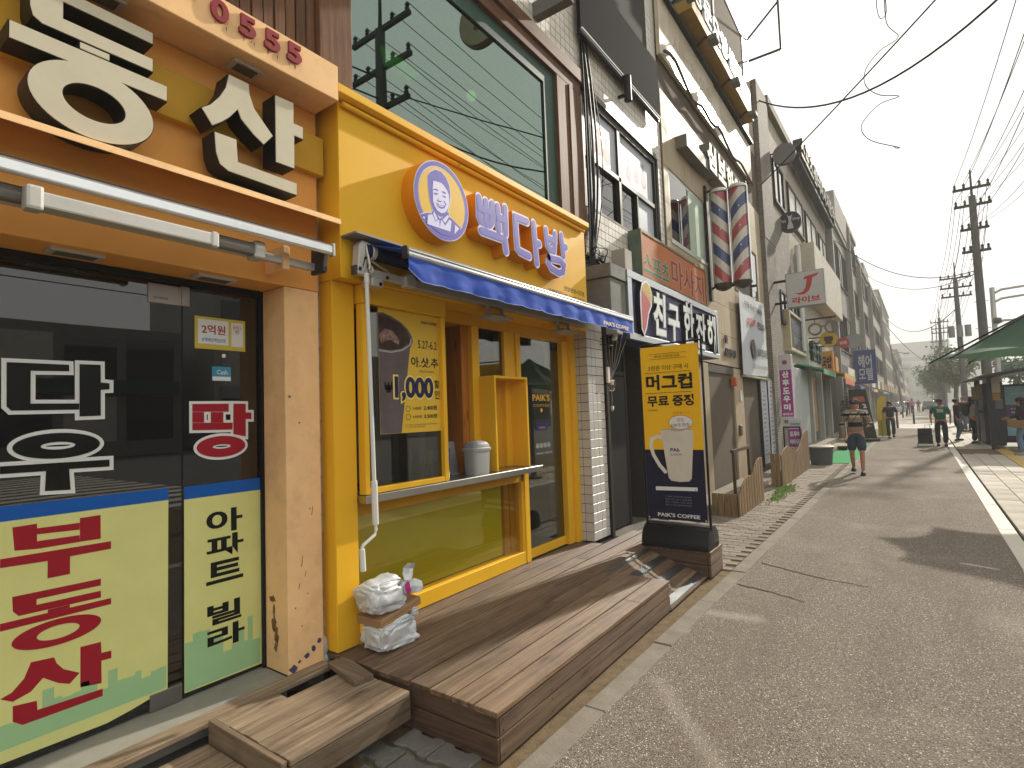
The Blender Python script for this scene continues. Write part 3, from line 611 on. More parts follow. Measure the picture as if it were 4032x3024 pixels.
SHAPES_PLACE = None
S = Thing('orange_shopfront', 'orange painted estate agent shopfront with big cream letters', 'shop', (-3.0, 1.0, 0))
pl = S.part('pillar', MB().box(-3.32, -2.85, 1.775, 2.0, 0.205, 2.385), M_OR_LIT, bevel=.004)
S.part('wall', MB().box(-3.32, -2.85, -1.6, 2.0, 2.388, 3.495), M_OR, bevel=.003)
S.part('door_reveal', MB().box(-3.32, -2.86, -1.6, -1.2, 0.0, 2.385), M_OR_LIT)
canopy = S.part('sign_canopy', MB().box(-3.32, -2.62, -1.6, 2.0, 3.498, 3.712), M_OR_LIT, bevel=.004)
S.part('ledge', MB().py([(-2.852, 2.865), (-2.66, 2.800), (-2.655, 2.768), (-2.662, 2.768), (-2.668, 2.792), (-2.852, 2.853)], -1.6, 2.03), M_OR_LIT)
S.part('ochre_band', MB().box(-2.86, -2.805, -1.6, 2.022, 3.10, 3.335), M_YB, bevel=.003)
S.part('sill', MB().box(-3.32, -2.862, -1.6, 1.772, 0.09, 0.205), M_SILL, bevel=.004)
# wear: bare patches and scratches on the pillar
chips = [(-2.8495, 1.80, .235, .03), (-2.8495, 1.84, .26, .012), (-2.8495, 1.93, .30, .022), (-2.8495, 1.89, .275, .02), (-2.8495, 1.97, .335, .018), (-2.8495, 1.86, .45, .006), (-2.8495, 1.90, .62, .005), (-2.8495, 1.82, .56, .006), (-2.8495, 1.80, 1.75, .010), (-2.8495, 1.86, 1.60, .007), (-2.8495, 1.92, 1.1, .006)]
mb = MB()
for x, yy, z, r in chips:
    mb.px([(yy + r * random.uniform(.5, 1.2) * math.cos(a), z + r * random.uniform(.4, 1.0) * math.sin(a)) for a in [2 * math.pi * k / 9 for k in range(9)]], x, x + .0006)
S.part('paint_chips', mb, mat('old_blue_paint', '4b4a63', 0.8, var=0.4, scale=40), pl, kind='stuff')
mb = MB()
for yy, z, l in ((1.86, .78, .06), (1.88, .72, .03), (1.84, .66, .03), (1.93, 1.06, .05)):
    mb.px([(yy, z), (yy + .004, z), (yy + .012, z + l), (yy + .009, z + l)], -2.8495, -2.849)

for cx_, cz_, rx_, rz_, sd_ in ((-2.99, .46, .030, .055, 1), (-2.965, .40, .022, .07, 2), (-3.0, .60, .035, .022, 3), (-2.975, .34, .02, .03, 4), (-2.99, .53, .012, .05, 5)):
    rr = random.Random(sd_); mb.py([(cx_ + rx_ * rr.uniform(.45, 1.15) * math.cos(a), cz_ + rz_ * rr.uniform(.45, 1.15) * math.sin(a)) for a in [2 * math.pi * k / 14 for k in range(14)]], 1.7735 - sd_ * .00005, 1.7748)

S.part('scuffs', mb, mat('scuff_mark', '75583a', 0.9, var=0.5, scale=30), pl)
# soffit lamps
for (x0, x1, y0, y1, z) in ((-3.0, -2.9, .73, .93, 2.386), (-3.0, -2.9, 1.33, 1.53, 2.386), (-2.80, -2.70, 1.42, 1.58, 3.496), (-2.80, -2.70, .78, .94, 3.496)):
    lp = S.part('soffit_lamp', MB().box(x0, x1, y0, y1, z - .012, z + .01), M_ALUW, bevel=.003)
    S.part('lens', MB().box(x0 + .015, x1 - .015, y0 + .025, y1 - .025, z - .014, z - .0125), mat('dull_lens', '5a5a50', 0.25, var=0.15), lp)
# channel letters
def channel(name, polys, rings, xb, xf, parent_thing, side, face, inset=.004):
    b = MB(); f = MB(); k = 0
    for p in polys:
        b.px(p, xb, xf - .006 + k * .0007); f.px(offset_poly(p, -inset), xf - .0055 + k * .0007, xf + k * .0007); k += 1
    for (cy, cz, ry, rz, iy, iz) in rings:
        b.ringx(cy, cz, ry, rz, iy, iz, xb, xf - .006 + k * .0007, 48); f.ringx(cy, cz, ry - inset, rz - inset, iy + inset, iz + inset, xf - .0055 + k * .0007, xf + k * .0007, 48); k += 1
    o = parent_thing.part(name, b, side, smooth=True); parent_thing.part('letter_face', f, face, o)
    return o
dong = [[(.625, 3.28), (.60, 3.31), (.60, 3.43), (.625, 3.455), (1.037, 3.445), (1.037, 3.385), (.71, 3.385), (.71, 3.345), (1.037, 3.325), (1.037, 3.262), (.64, 3.272)],
        [(.76, 3.255), (.87, 3.255), (.87, 3.178), (.76, 3.178)], [(.54, 3.176), (1.095, 3.176), (1.095, 3.10), (.54, 3.10)]]
dong[0] = [(.60, 3.27), (.60, 3.40), (1.037, 3.40), (1.037, 3.342), (.71, 3.342), (.71, 3.277), (1.037, 3.277), (1.037, 3.212), (.64, 3.212), (.61, 3.23)]
dong[1] = [(.76, 3.21), (.87, 3.21), (.87, 3.176), (.76, 3.176)]
channel('letter', dong, [(.817, 2.965, .222, .157, .107, .070)], -2.803, -2.68, S, M_LSIDE, M_LFACE)
channel('letter', SHAPES['O_san'], [], -2.803, -2.68, S, M_LSIDE, M_LFACE)
for ch, yc in (('1', 1.03), ('-', 1.155), ('0', 1.30), ('5', 1.44), ('5', 1.575), ('5', 1.705)):
    z0, z1, w = (3.575, 3.685, .088) if ch not in '-1' else ((3.62, 3.642, .06) if ch == '-' else (3.575, 3.685, .04))
    S.part('digit', tx(ch, -2.62, yc - w / 2, yc + w / 2, z0, z1, offset=0.035, depth=0.016), M_RED)
mb = MB()
for yc in (1.30, 1.44, 1.575, 1.705):
    for k in range(3):
        yy = yc - .03 + random.uniform(0, .07); mb.px([(yy, 3.572), (yy + .004, 3.572), (yy + .003, 3.572 - random.uniform(.01, .03))], -2.6195, -2.619)
S.part('rust_streaks', mb, mat('rust_streak', '5a3a28', .9), canopy)
# glass front
S.part('head_frame', MB().box(-3.13, -3.07, -1.6, 1.775, 2.352, 2.386), M_BLK)
S.part('side_frame', MB().box(-3.13, -3.07, 1.757, 1.774, 0.206, 2.35), M_BLK)
S.part('door_glass', MB().box(-3.106, -3.096, -1.6, 1.330, 0.222, 2.272), M_DKGLASS)
S.part('transom_glass', MB().box(-3.106, -3.096, -1.6, 1.330, 2.277, 2.352), M_DKGLASS)
S.part('side_glass', MB().box(-3.106, -3.096, 1.338, 1.757, 0.210, 2.352), M_DKGLASS)
S.part('glass_seal', MB().box(-3.104, -3.098, 1.3305, 1.3375, 0.21, 2.352), M_BLK)
fit = S.part('top_patch_fitting', MB().box(-3.112, -3.088, 1.172, 1.329, 2.24, 2.342).box(-3.112, -3.088, 1.329, 1.372, 2.242, 2.349), mat('satin_fitting', '9a938e', 0.35, 0.7, grime=0.3), bevel=.003)
S.part('fitting_sticker', tx('문의전화환영', -3.087, 1.195, 1.262, 2.262, 2.275), M_VK, fit)
S.part('bottom_patch_fitting', MB().box(-3.112, -3.086, 1.182, 1.330, 0.208, 0.292), mat('dull_fitting', '77736f', 0.4, 0.6, grime=0.3), bevel=.003)
VX = -3.0915
vb = [(-1.6, .255), (.636, .25), (1.004, .243), (1.10, .258), (1.181, .276), (1.262, .292), (1.266, 1.229), (-1.6, 1.236)]
va = S.part('window_vinyl', MB().px(vb, VX - .003, VX), M_VG)
S.part('blue_band', MB().px([(-1.6, 1.2365), (1.266, 1.2295), (1.266, 1.29), (-1.6, 1.305)], VX - .003, VX), M_VB, va)
def skyline(pts, zb, x):
    return MB().px([(pts[0][0], zb)] + pts + [(pts[-1][0], zb)], x, x + .0008)
def steps(y0, y1, zl, seed, lo, hi, w=(.02, .05)):
    r = random.Random(seed); o = []; yy = y0
    while yy < y1 - .02:
        ww = min(r.uniform(*w), y1 - yy); z = zl(yy) + r.uniform(lo, hi); o += [(yy, z), (yy + ww, z)]; yy += ww
    return o
S.part('skyline_print', skyline(steps(-1.59, 1.255, lambda q: .40 - .05 * math.sin(q * 5), 3, -.05, .06), .30, VX), M_VGD, va)
vr = S.part('window_vinyl', MB().px([(1.342, .235), (1.757, .228), (1.757, 1.217), (1.342, 1.219)], VX - .003, VX), M_VG)
S.part('blue_band', MB().px([(1.342, 1.2195), (1.757, 1.2175), (1.757, 1.287), (1.342, 1.285)], VX - .003, VX), M_VB, vr)
S.part('skyline_print', skyline(steps(1.344, 1.755, lambda q: .44, 5, -.09, .09), .24, VX), M_VGD, vr)
def vinyl(name, polys, rings, x, m, par, grow=0.0, mo=None):
    if grow:
        b = MB()
        for k, p in enumerate(polys): b.px(offset_poly(p, grow), x, x + .0006 + k * .0002)
        for k, (cy, cz, ry, rz, iy, iz) in enumerate(rings): b.ringx(cy, cz, ry + grow, rz + grow, max(.004, iy - grow), max(.004, iz - grow), x, x + .0006 + (k + 7) * .0002)
        par = S.part('letter_outline', b, mo, par)
        x += .0024
    b = MB()
    for k, p in enumerate(polys): b.px(p, x, x + .0006 + k * .0002)
    for k, (cy, cz, ry, rz, iy, iz) in enumerate(rings): b.ringx(cy, cz, ry, rz, iy, iz, x, x + .0006 + (k + 7) * .0002)
    return S.part(name, b, m, par if not grow else None)
vinyl('letter', SHAPES['V_bu'], [], VX, M_VR, va)
vinyl('letter', SHAPES['V_dong'], [(.823, .719, .157, .056, .0755, .029)], VX, M_VR, va)
vinyl('letter', SHAPES['V_san'], [], VX, M_VR, va)
GX = -3.0955
vinyl('letter', SHAPES['V_da'], [], GX, M_VK, None, .017, M_VW)
vinyl('letter', SHAPES['V_u'], [(.815, 1.536, .156, .057, .062, .017)], GX, M_VK, None, .017, M_VW)
vinyl('letter', SHAPES['V_ttang'], [(1.538, 1.484, .133, .058, .05, .012)], GX, M_VR, None, .015, M_VW)
for ch, z0, z1, a, b in (('아', 1.012, 1.14, 1.452, 1.65), ('파', .882, 1.0, 1.452, 1.655), ('트', .745, .862, 1.450, 1.652), ('빌', .528, .638, 1.455, 1.64), ('라', .398, .512, 1.455, 1.658)):
    S.part('letter', tx(ch, VX + .0012, a, b, z0, z1, offset=0.03), M_VK, vr)
# stickers on the side glass
st = S.part('price_sign', MB().box(GX, GX + .004, 1.397, 1.675, 2.022, 2.20), mat('yellow_sign_card', 'c9b648', 0.5, var=0.05))
S.part('sign_panel', MB().box(GX + .0045, GX + .0055, 1.412, 1.578, 2.05, 2.186), M_VW, st)
S.part('sign_panel', MB().box(GX + .0045, GX + .0055, 1.594, 1.662, 2.045, 2.182), M_VW, st)
S.part('lettering', tx('2억원', GX + .006, 1.432, 1.560, 2.105, 2.158, offset=.02), M_VR, st)
S.part('lettering', tx('손해배상책임보장', GX + .006, 1.432, 1.562, 2.062, 2.085, offset=.01), M_VB, st)
S.part('lettering', tx('중개사고\n예방', GX + .006, 1.603, 1.652, 2.12, 2.168, offset=.01), M_VR, st)
st = S.part('receipt_sticker', MB().box(GX, GX + .002, 1.488, 1.592, 1.848, 1.928), mat('sky_blue_sticker', '3d8fae', .5))
S.part('lettering', tx('Cash', GX + .003, 1.515, 1.572, 1.885, 1.91, offset=.01), M_VW, st)
S.part('sticker_base', MB().box(GX + .0022, GX + .003, 1.490, 1.590, 1.850, 1.872), M_VW, st)
S.part('round_sticker', MB().px(circ(1.553, 1.99, .011, 16), GX, GX + .002), M_VW)
# dim room behind the glass
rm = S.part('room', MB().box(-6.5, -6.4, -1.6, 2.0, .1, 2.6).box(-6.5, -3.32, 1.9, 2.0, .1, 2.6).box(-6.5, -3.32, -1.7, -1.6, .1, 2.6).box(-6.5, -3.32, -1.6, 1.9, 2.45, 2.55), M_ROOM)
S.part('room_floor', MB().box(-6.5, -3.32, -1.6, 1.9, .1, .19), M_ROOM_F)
S.part('desk', MB().box(-4.9, -4.2, -.6, 1.2, .19, .92), mat('dark_desk', '3d2f26', .5), bevel=.02)
for yy, z in ((.6, 1.75), (.72, 1.73), (.66, 1.80)):
    S.part('pendant_lamp', MB().lathe((-4.2, yy + .1, z), [(.0, .07), (.03, .06), (.055, .0), (.05, .0), (.0, .03)], 12).cyl((-4.2, yy + .1, z + .07), (-4.2, yy + .1, 2.45), .003, n=5), mat('lamp_shade', 'c8b98a', .5))

# party wall of white painted bricks between the two shops
PB = Thing('white_brick_wall', 'narrow strip of white painted brick between the orange and yellow shops', 'wall', (-2.95, 2.02, 0))
PB.part('mortar', MB().box(-3.3, -2.926, 1.94, 2.05, 0.0, 3.75), M_MORTAR)
bm_ = MB().box(-0.05, 0, -0.055, 0.055, 0, 0.108)
bme = bm_.mesh('brick', M_WBRICK, bevel=.004)
for k in range(31):
    o = PB.share('brick', bme, (-2.905 + random.uniform(-.004, .003), 1.995 + random.uniform(-.003, .003), 0.255 + .1125 * k)); o.rotation_euler = (random.uniform(-.01, .01), 0, random.uniform(-.015, .015))
PB.part('plaster_lump', MB().ball((-2.89, 2.02, .27), (.03, .035, .07)).ball((-2.885, 2.03, .19), (.03, .045, .05)), mat('white_plaster', 'b9b7b2', .9, bump=.8, bscale=60), smooth=True)

# retracted awning over the orange shop
A = Thing('retracted_awning', 'dusty retracted folding-arm awning on the orange shop', 'awning', (-2.6, 1.0, 2.5))
A.part('front_rail', MB().py([(-2.575, 2.535), (-2.552, 2.528), (-2.545, 2.54), (-2.545, 2.575), (-2.556, 2.59), (-2.578, 2.592)], -1.6, 1.885), M_CHROME, bevel=.003)
A.part('rail_cap', MB().py([(-2.58, 2.522), (-2.54, 2.522), (-2.54, 2.598), (-2.585, 2.60)], 1.886, 1.90), M_ALUW, bevel=.004)
A.part('fabric_roll', MB().cyl((-2.615, -1.6, 2.585), (-2.615, 1.86, 2.585), .032, n=14), mat('dark_slate_fabric', '2a2d30', .9, var=.2, scale=40), smooth=True)
A.part('folded_arm', MB().box(-2.60, -2.548, .61, 1.235, 2.432, 2.492), M_ALUW, bevel=.008, seg=2)
A.part('arm_knuckle', MB().box(-2.606, -2.54, .568, .622, 2.415, 2.508), M_ALUW, bevel=.012, seg=2)
A.part('arm_knuckle', MB().box(-2.604, -2.545, 1.228, 1.262, 2.425, 2.50), M_ALUW, bevel=.008)
A.part('second_arm', MB().box(-2.66, -2.615, .2, 1.50, 2.455, 2.515), mat('grey_dusty_metal', '7f7c76', .6, .3, grime=.5), bevel=.006)
A.part('arm_bracket', MB().box(-2.70, -2.61, 1.47, 1.53, 2.44, 2.53), M_ALUW, bevel=.008)
A.part('torsion_bar', MB().box(-2.72, -2.68, .3, 1.88, 2.462, 2.502), M_ALUW, bevel=.003)
A.part('wall_bracket', MB().box(-2.85, -2.67, 1.66, 1.70, 2.43, 2.56), M_OR_LIT, bevel=.004)
A.part('end_bracket', MB().px([(1.86, 2.44), (1.885, 2.44), (1.895, 2.53), (1.885, 2.60), (1.865, 2.60)], -2.72, -2.60), mat('charcoal_bracket', '3a3a3a', .6), bevel=.004)
# ------------------------------------------------------------------ yellow cafe
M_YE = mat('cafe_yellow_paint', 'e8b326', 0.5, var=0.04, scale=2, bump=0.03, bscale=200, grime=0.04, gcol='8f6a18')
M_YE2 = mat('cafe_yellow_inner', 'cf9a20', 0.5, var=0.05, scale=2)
M_WOODF = wood('honey_wood_reveal', '9a5c22', 'b87630', .5, 'z', grime=.2)
M_YSIDE = mat('amber_letter_side', 'd98a10', 0.45, var=0.05)
M_PUR = mat('violet_face', '6a63b4', 0.35, var=0.03)
M_PWH = mat('pale_violet_face', 'd4d4ee', 0.4, var=0.03)
M_LOGOY = mat('logo_yellow', 'dcb22e', 0.4, var=0.04)
M_NAVY = mat('navy_canvas', '1c2342', 0.85, var=0.1)
M_BLUE = mat('blue_canvas', '3556b4', 0.8, var=0.10, scale=5, bump=0.15, bscale=300)
M_GLASS = glass('cafe_glass', 'c9cdc4', boost=1.4, base=0.03)
M_LIME = glass('lime_film_glass', 'f2ee92', boost=1.2, base=0.02)
M_WHITE = mat('white_powder_coat', 'd8d8d4', 0.45, var=0.04)
M_GREYP = mat('grey_plastic', 'a3a4a2', 0.5, var=0.05)
M_INK = mat('dark_print', '24201c', 0.5, var=0.05)
M_NAVYP = mat('navy_print', '24264a', 0.45, var=0.05)
M_POSTY = mat('poster_yellow', 'dcb63a', 0.45, var=0.04)
M_BANY = mat('banner_yellow', 'f0bd1e', 0.5, var=0.05, scale=3)
M_PALE = mat('pale_interior', 'b3aa98', 0.8, var=0.06)

C = Thing('yellow_cafe', 'bright yellow takeaway cafe front with round portrait logo', 'shop', (-2.95, 3.6, 0.24))
C.part('pillar', MB().box(-3.2, -2.78, 2.045, 2.21, 0.243, 2.458), M_YE, bevel=.004)
fas = C.part('fascia', MB().box(-3.2, -2.69, 2.045, 5.2, 2.46, 3.552), M_YE, bevel=.003)
C.part('fascia_cap', MB().py([(-3.0, 3.553), (-2.655, 3.553), (-2.622, 3.565), (-2.622, 3.618), (-3.0, 3.630)], 2.0, 5.19), M_YE, bevel=.004)
for a, b in ((2.06, 3.12), (3.13, 5.15)):
    C.part('led_tube', MB().cyl((-2.668, a, 3.528), (-2.668, b, 3.528), .016, n=12), M_YE, smooth=True)
# logo
lg = C.part('logo_drum', MB().px(circ(2.835, 3.13, .284, 64), -2.69, -2.578), M_YSIDE, smooth=True)
C.part('logo_face', MB().px(circ(2.835, 3.13, .281, 64), -2.5775, -2.572), M_PWH, lg)
C.part('logo_ring', MB().ringx(2.835, 3.13, .275, .275, .245, .245, -2.5715, -2.5705, 64), M_PUR, lg)
C.part('logo_ground', MB().px(circ(2.835, 3.13, .238, 64), -2.5715, -2.571), M_LOGOY, lg)
def L2(y, z): return (y, z)
cy, cz = 2.835, 3.13
bodyp = SHAPES['L_body']
arc = []
a0 = math.atan2(bodyp[-1][1] - cz, bodyp[-1][0] - cy); a1 = math.atan2(bodyp[0][1] - cz, bodyp[0][0] - cy) - 2 * math.pi
if a1 < a0 - 2 * math.pi: a1 += 2 * math.pi
for k in range(25):
    a = a0 + (a1 - a0) * k / 24
    arc.append((cy + .244 * math.cos(a), cz + .244 * math.sin(a)))
mb = MB().px(offset_poly(SHAPES['L_head'], .006), -2.5708, -2.5704).px(offset_poly(bodyp, .006)[:-1] + arc[1:-1], -2.5708, -2.5702)
C.part('portrait_edge', mb, M_PWH, lg)
C.part('portrait_shade', MB().px(SHAPES['L_head'], -2.5702, -2.5694).px(bodyp + arc[1:-1], -2.5702, -2.5692), M_PUR, lg)
mb = MB()
for k in ('face', 'shirt', 'collar_l', 'collar_r', 'neck', 'sleeve_r', 'sleeve_l'): mb.px(SHAPES['L_' + k], -2.5690, -2.5684)
C.part('portrait_light', mb, M_PWH, lg)
mb = MB()
for k in ('brow_l', 'brow_r', 'eye_l', 'eye_r', 'nose', 'mouth', 'cheek'): mb.px(SHAPES['L_' + k], -2.5682, -2.5678)
C.part('portrait_features', mb, M_PUR, lg)
C.part('portrait_teeth', MB().px(SHAPES['L_teeth'], -2.5676, -2.5672), M_PWH, lg)
for k in ('a', 'b', 'c'):
    b, w, p = MB(), MB(), MB()
    for i, s_ in enumerate(SHAPES['T_' + k]):
        b.px(thick(s_, .044), -2.69, -2.578 + i * .0004); w.px(thick(s_, .043), -2.5745, -2.572 + i * .0004); p.px(thick(s_, .0285), -2.5690, -2.5682 + i * .0004)
    o = C.part('letter', b, M_YSIDE, smooth=True); C.part('letter_rim', w, M_PWH, o); C.part('letter_face', p, M_PUR, o)
C.part('branch_lettering', tx('안양관양시장점', -2.689, 4.72, 5.14, 2.822, 2.872, offset=.012), M_INK, fas)
C.part('branch_lettering', tx('가맹문의 02-3447-0410', -2.689, 4.41, 5.14, 2.752, 2.80, offset=.012), M_INK, fas)
# soffit, lintel, frames
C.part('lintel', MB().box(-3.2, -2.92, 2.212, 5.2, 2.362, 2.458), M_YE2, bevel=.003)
def fr(name, x0, x1, y0, y1, z0, z1, m=None): return C.part(name, MB().box(x0, x1, y0, y1, z0, z1), m or M_YE, bevel=.003)
fr('frame_post', -3.05, -2.915, 3.522, 3.618, 1.138, 2.361); fr('frame_post', -3.05, -2.925, 3.992, 4.155, 1.138, 2.361); fr('frame_post', -3.05, -2.905, 4.158, 4.222, 0.243, 2.361)
fr('wood_reveal', -3.14, -2.96, 3.432, 3.52, 1.138, 2.361, M_WOODF)
fr('frame_post', -3.05, -2.895, 4.980, 5.098, 0.243, 2.361); fr('frame_post', -3.2, -2.86, 5.10, 5.198, 0.243, 2.459)
fr('door_rail', -2.985, -2.935, 4.224, 4.979, 0.246, 0.330); fr('door_head', -3.0, -2.93, 4.224, 4.979, 2.345, 2.361)
C.part('door_glass', MB().box(-2.966, -2.954, 4.224, 4.979, 0.331, 2.344), M_GLASS)
C.part('upper_glass', MB().box(-2.966, -2.956, 3.619, 3.991, 1.94, 2.361), M_GLASS)
C.part('side_glass', MB().box(-2.962, -2.954, 2.211, 2.99, 1.138, 2.361), M_GLASS)
C.part('door_patch', MB().box(-2.972, -2.948, 4.85, 4.975, 2.265, 2.340), M_BLK, bevel=.003)
C.part('door_lettering', tx("PAIK'S", -2.951, 4.467, 4.784, 1.730, 1.797, offset=.025), M_LOGOY)
C.part('door_lettering', tx('COFFEE', -2.951, 4.476, 4.769, 1.672, 1.697, offset=.01, space=1.3), M_LOGOY)
C.part('door_dot', MB().px(circ(4.623, 1.637, .020, 20), -2.953, -2.951), M_LOGOY)
op = C.part('open_sign', MB().box(-2.953, -2.950, 4.515, 4.712, 1.438, 1.515), mat('navy_card', '23356e', .5))
C.part('lettering', tx('OPEN', -2.949, 4.56, 4.68, 1.452, 1.475, offset=.01), mat('orange_print', 'd98a5a', .5), op)
for k in range(4):
    ic = C.part('door_icon', MB().ringx(4.53 + .069 * k, 1.288, .030, .024, .024, .019, -2.953, -2.951, 20), M_WHITE)
    C.part('icon_mark', MB().px([(4.53 + .069 * k - .012, 1.277), (4.53 + .069 * k + .012, 1.277), (4.53 + .069 * k + .004, 1.30), (4.53 + .069 * k - .006, 1.30)], -2.953, -2.951), M_WHITE, ic)
C.part('hours_lettering', tx('OPEN 08:00  CLOSE 22:00', -2.951, 4.50, 4.79, 1.203, 1.220), M_WHITE)
# counter and take-out window
C.part('counter', MB().box(-3.14, -2.70, 2.212, 4.215, 1.088, 1.137), M_STEEL, bevel=.003)
sash = C.part('take_out_window', MB().box(-2.785, -2.72, 2.226, 2.262, 1.139, 2.335).box(-2.785, -2.72, 2.945, 2.985, 1.139, 2.335).box(-2.785, -2.722, 2.2625, 2.9445, 1.139, 1.176), M_YE, bevel=.003)
C.part('window_head', MB().box(-2.90, -2.715, 2.222, 2.99, 2.337, 2.458), M_YE, sash, bevel=.003)
C.part('pane', MB().box(-2.764, -2.756, 2.2625, 2.9445, 1.177, 2.336), M_GLASS, sash)
bxw = MB().box(-2.98, -2.75, 3.60, 3.622, 1.138, 1.935).box(-2.98, -2.75, 4.066, 4.09, 1.138, 1.935).box(-2.98, -2.75, 3.6225, 4.0655, 1.912, 1.935)
C.part('pick_up_box', bxw, M_YE, bevel=.003)
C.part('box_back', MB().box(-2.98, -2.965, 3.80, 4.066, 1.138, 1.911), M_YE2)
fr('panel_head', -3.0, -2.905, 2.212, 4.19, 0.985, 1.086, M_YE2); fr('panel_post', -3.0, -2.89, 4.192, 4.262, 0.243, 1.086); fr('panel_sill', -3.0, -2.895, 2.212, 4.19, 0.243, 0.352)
C.part('panel_pane', MB().box(-2.946, -2.94, 2.212, 4.19, 0.353, 0.984), M_LIME)
C.part('inner_post', MB().box(-3.05, -2.985, 3.99, 4.06, .353, .984).box(-3.05, -2.995, 4.09, 4.15, .353, .984), M_YE2)
fl = MB(); vs = []; nfl = 190
for k in range(nfl * 4 + 1):
    yy = 2.212 + (3.98 - 2.212) * k / (nfl * 4); xx = -3.012 + .004 * math.sin(k * math.pi / 2); vs += [(xx, yy, .353), (xx, yy, .984)]
fl.add(vs, [(2 * k, 2 * k + 2, 2 * k + 3, 2 * k + 1) for k in range(nfl * 4)])
C.part('fluted_panel', fl, mat('fluted_yellow_acrylic', 'dcd83c', .25, var=.04, spec=.6), smooth='all')
# poster in the take-out window
po = C.part('poster', MB().box(-2.7545, -2.7525, 2.377, 2.944, 1.505, 2.334), M_POSTY)
PX = -2.7522
cup = [(2.378, 2.30), (2.42, 2.305), (2.50, 2.285), (2.58, 2.255), (2.64, 2.215), (2.675, 2.17), (2.684, 2.135), (2.668, 2.10), (2.655, 2.085), (2.56, 1.507), (2.378, 1.507)]
C.part('cup_print', MB().px(cup, PX, PX + .0003), mat('cup_print', '5f5558', .4, var=.25, scale=5), po)
C.part('ice_print', MB().px([(2.378, 2.285), (2.43, 2.29), (2.49, 2.27), (2.56, 2.25), (2.62, 2.21), (2.655, 2.16), (2.65, 2.12), (2.58, 2.08), (2.48, 2.058), (2.378, 2.062)], PX + .0005, PX + .0008), mat('ice_coffee_print', '38211d', .35, var=.8, scale=22), po)
C.part('rim_print', MB().px([(2.378, 2.058), (2.48, 2.052), (2.58, 2.073), (2.65, 2.112), (2.663, 2.155), (2.672, 2.155), (2.668, 2.11), (2.59, 2.063), (2.48, 2.04), (2.378, 2.046)], PX + .001, PX + .0013), mat('cup_rim_print', 'a79fa0', .4), po)
C.part('cream_print', MB().px([(2.38, 2.15), (2.43, 2.20), (2.50, 2.19), (2.56, 2.13), (2.55, 2.10), (2.47, 2.13), (2.40, 2.10)], PX + .001, PX + .0012), mat('cream_print', '8b6f66', .4, var=.9, scale=30), po)
def pt(s, y0, y1, z0, z1, m=M_INK, off=.0, dx=.0016, sp=1.0): C.part('lettering', tx(s, PX + dx, y0, y1, z0, z1, offset=off, space=sp), m, po)
pt("PAIK'S COFFEE", 2.765, 2.925, 2.270, 2.290, off=.02); pt('5.27-6.2', 2.732, 2.92, 2.092, 2.150, off=.005); pt('아.샷.추', 2.661, 2.93, 1.957, 2.030, off=.022); pt('-아이스티 샷추가-', 2.733, 2.89, 1.920, 1.938)
C.part('price_outline', tx('1,000', PX + .0012, 2.493, 2.885, 1.700, 1.900, offset=.085), mat('pale_yellow_print', 'f0d873', .45), po)
pt('1,000', 2.506, 2.874, 1.716, 1.888, M_NAVYP, .045, .002); pt('₩', 2.416, 2.488, 1.776, 1.848, M_INK, .03, .0022)
pt('할', 2.887, 2.938, 1.813, 1.873, off=.02); pt('인', 2.887, 2.936, 1.735, 1.797, off=.02)
pt('3,400원', 2.665, 2.748, 1.658, 1.682); pt('2,400원', 2.772, 2.905, 1.655, 1.690, off=.02); pt('4,500원', 2.663, 2.752, 1.601, 1.623); pt('3,500원', 2.774, 2.905, 1.597, 1.630, off=.02)
pt('※ 이 이벤트 기간 안양관양시장점 구매 시 할인 증정 문의', 2.594, 2.905, 1.553, 1.563); pt('※ 기간 한정 할인 이벤트 문의', 2.594, 2.78, 1.538, 1.548)
for yy, z in ((2.623, 1.668), (2.623, 1.612)):
    C.part('badge_print', MB().ringx(yy, z, .021, .021, .018, .018, PX + .001, PX + .0016, 24), M_INK, po)
# room
C.part('room', MB().box(-6.3, -6.2, 2.1, 5.2, .2, 2.6).box(-6.3, -3.2, 2.05, 2.1, .2, 2.6).box(-6.3, -3.05, 5.15, 5.2, .2, 2.46).box(-6.3, -3.2, 2.1, 5.15, 2.5, 2.58), M_PALE)
C.part('room_floor', MB().box(-6.3, -3.0, 2.1, 5.15, .18, .236), mat('cafe_floor_tile', '4b4844', .4, var=.1))
C.part('inner_counter', MB().box(-3.9, -3.3, 2.12, 4.1, .24, 1.06), mat('inner_counter', '8a6b2a', .5), bevel=.01)
C.part('menu_screen', MB().box(-3.6, -3.57, 2.55, 3.1, 1.35, 1.72), mat('dim_screen', '6c6f70', .3), bevel=.004)
C.part('wall_panel', MB().box(-4.6, -4.55, 2.3, 4.0, 1.5, 2.2), mat('beige_panel', '7d7266', .7))
C.part('inner_blind', MB().box(-4.4, -4.36, 3.62, 4.15, 1.93, 2.25).box(-4.4, -4.36, 4.3, 4.75, 1.1, 2.1), mat('pale_notice', 'a8aab0', .6, var=.3, scale=4))

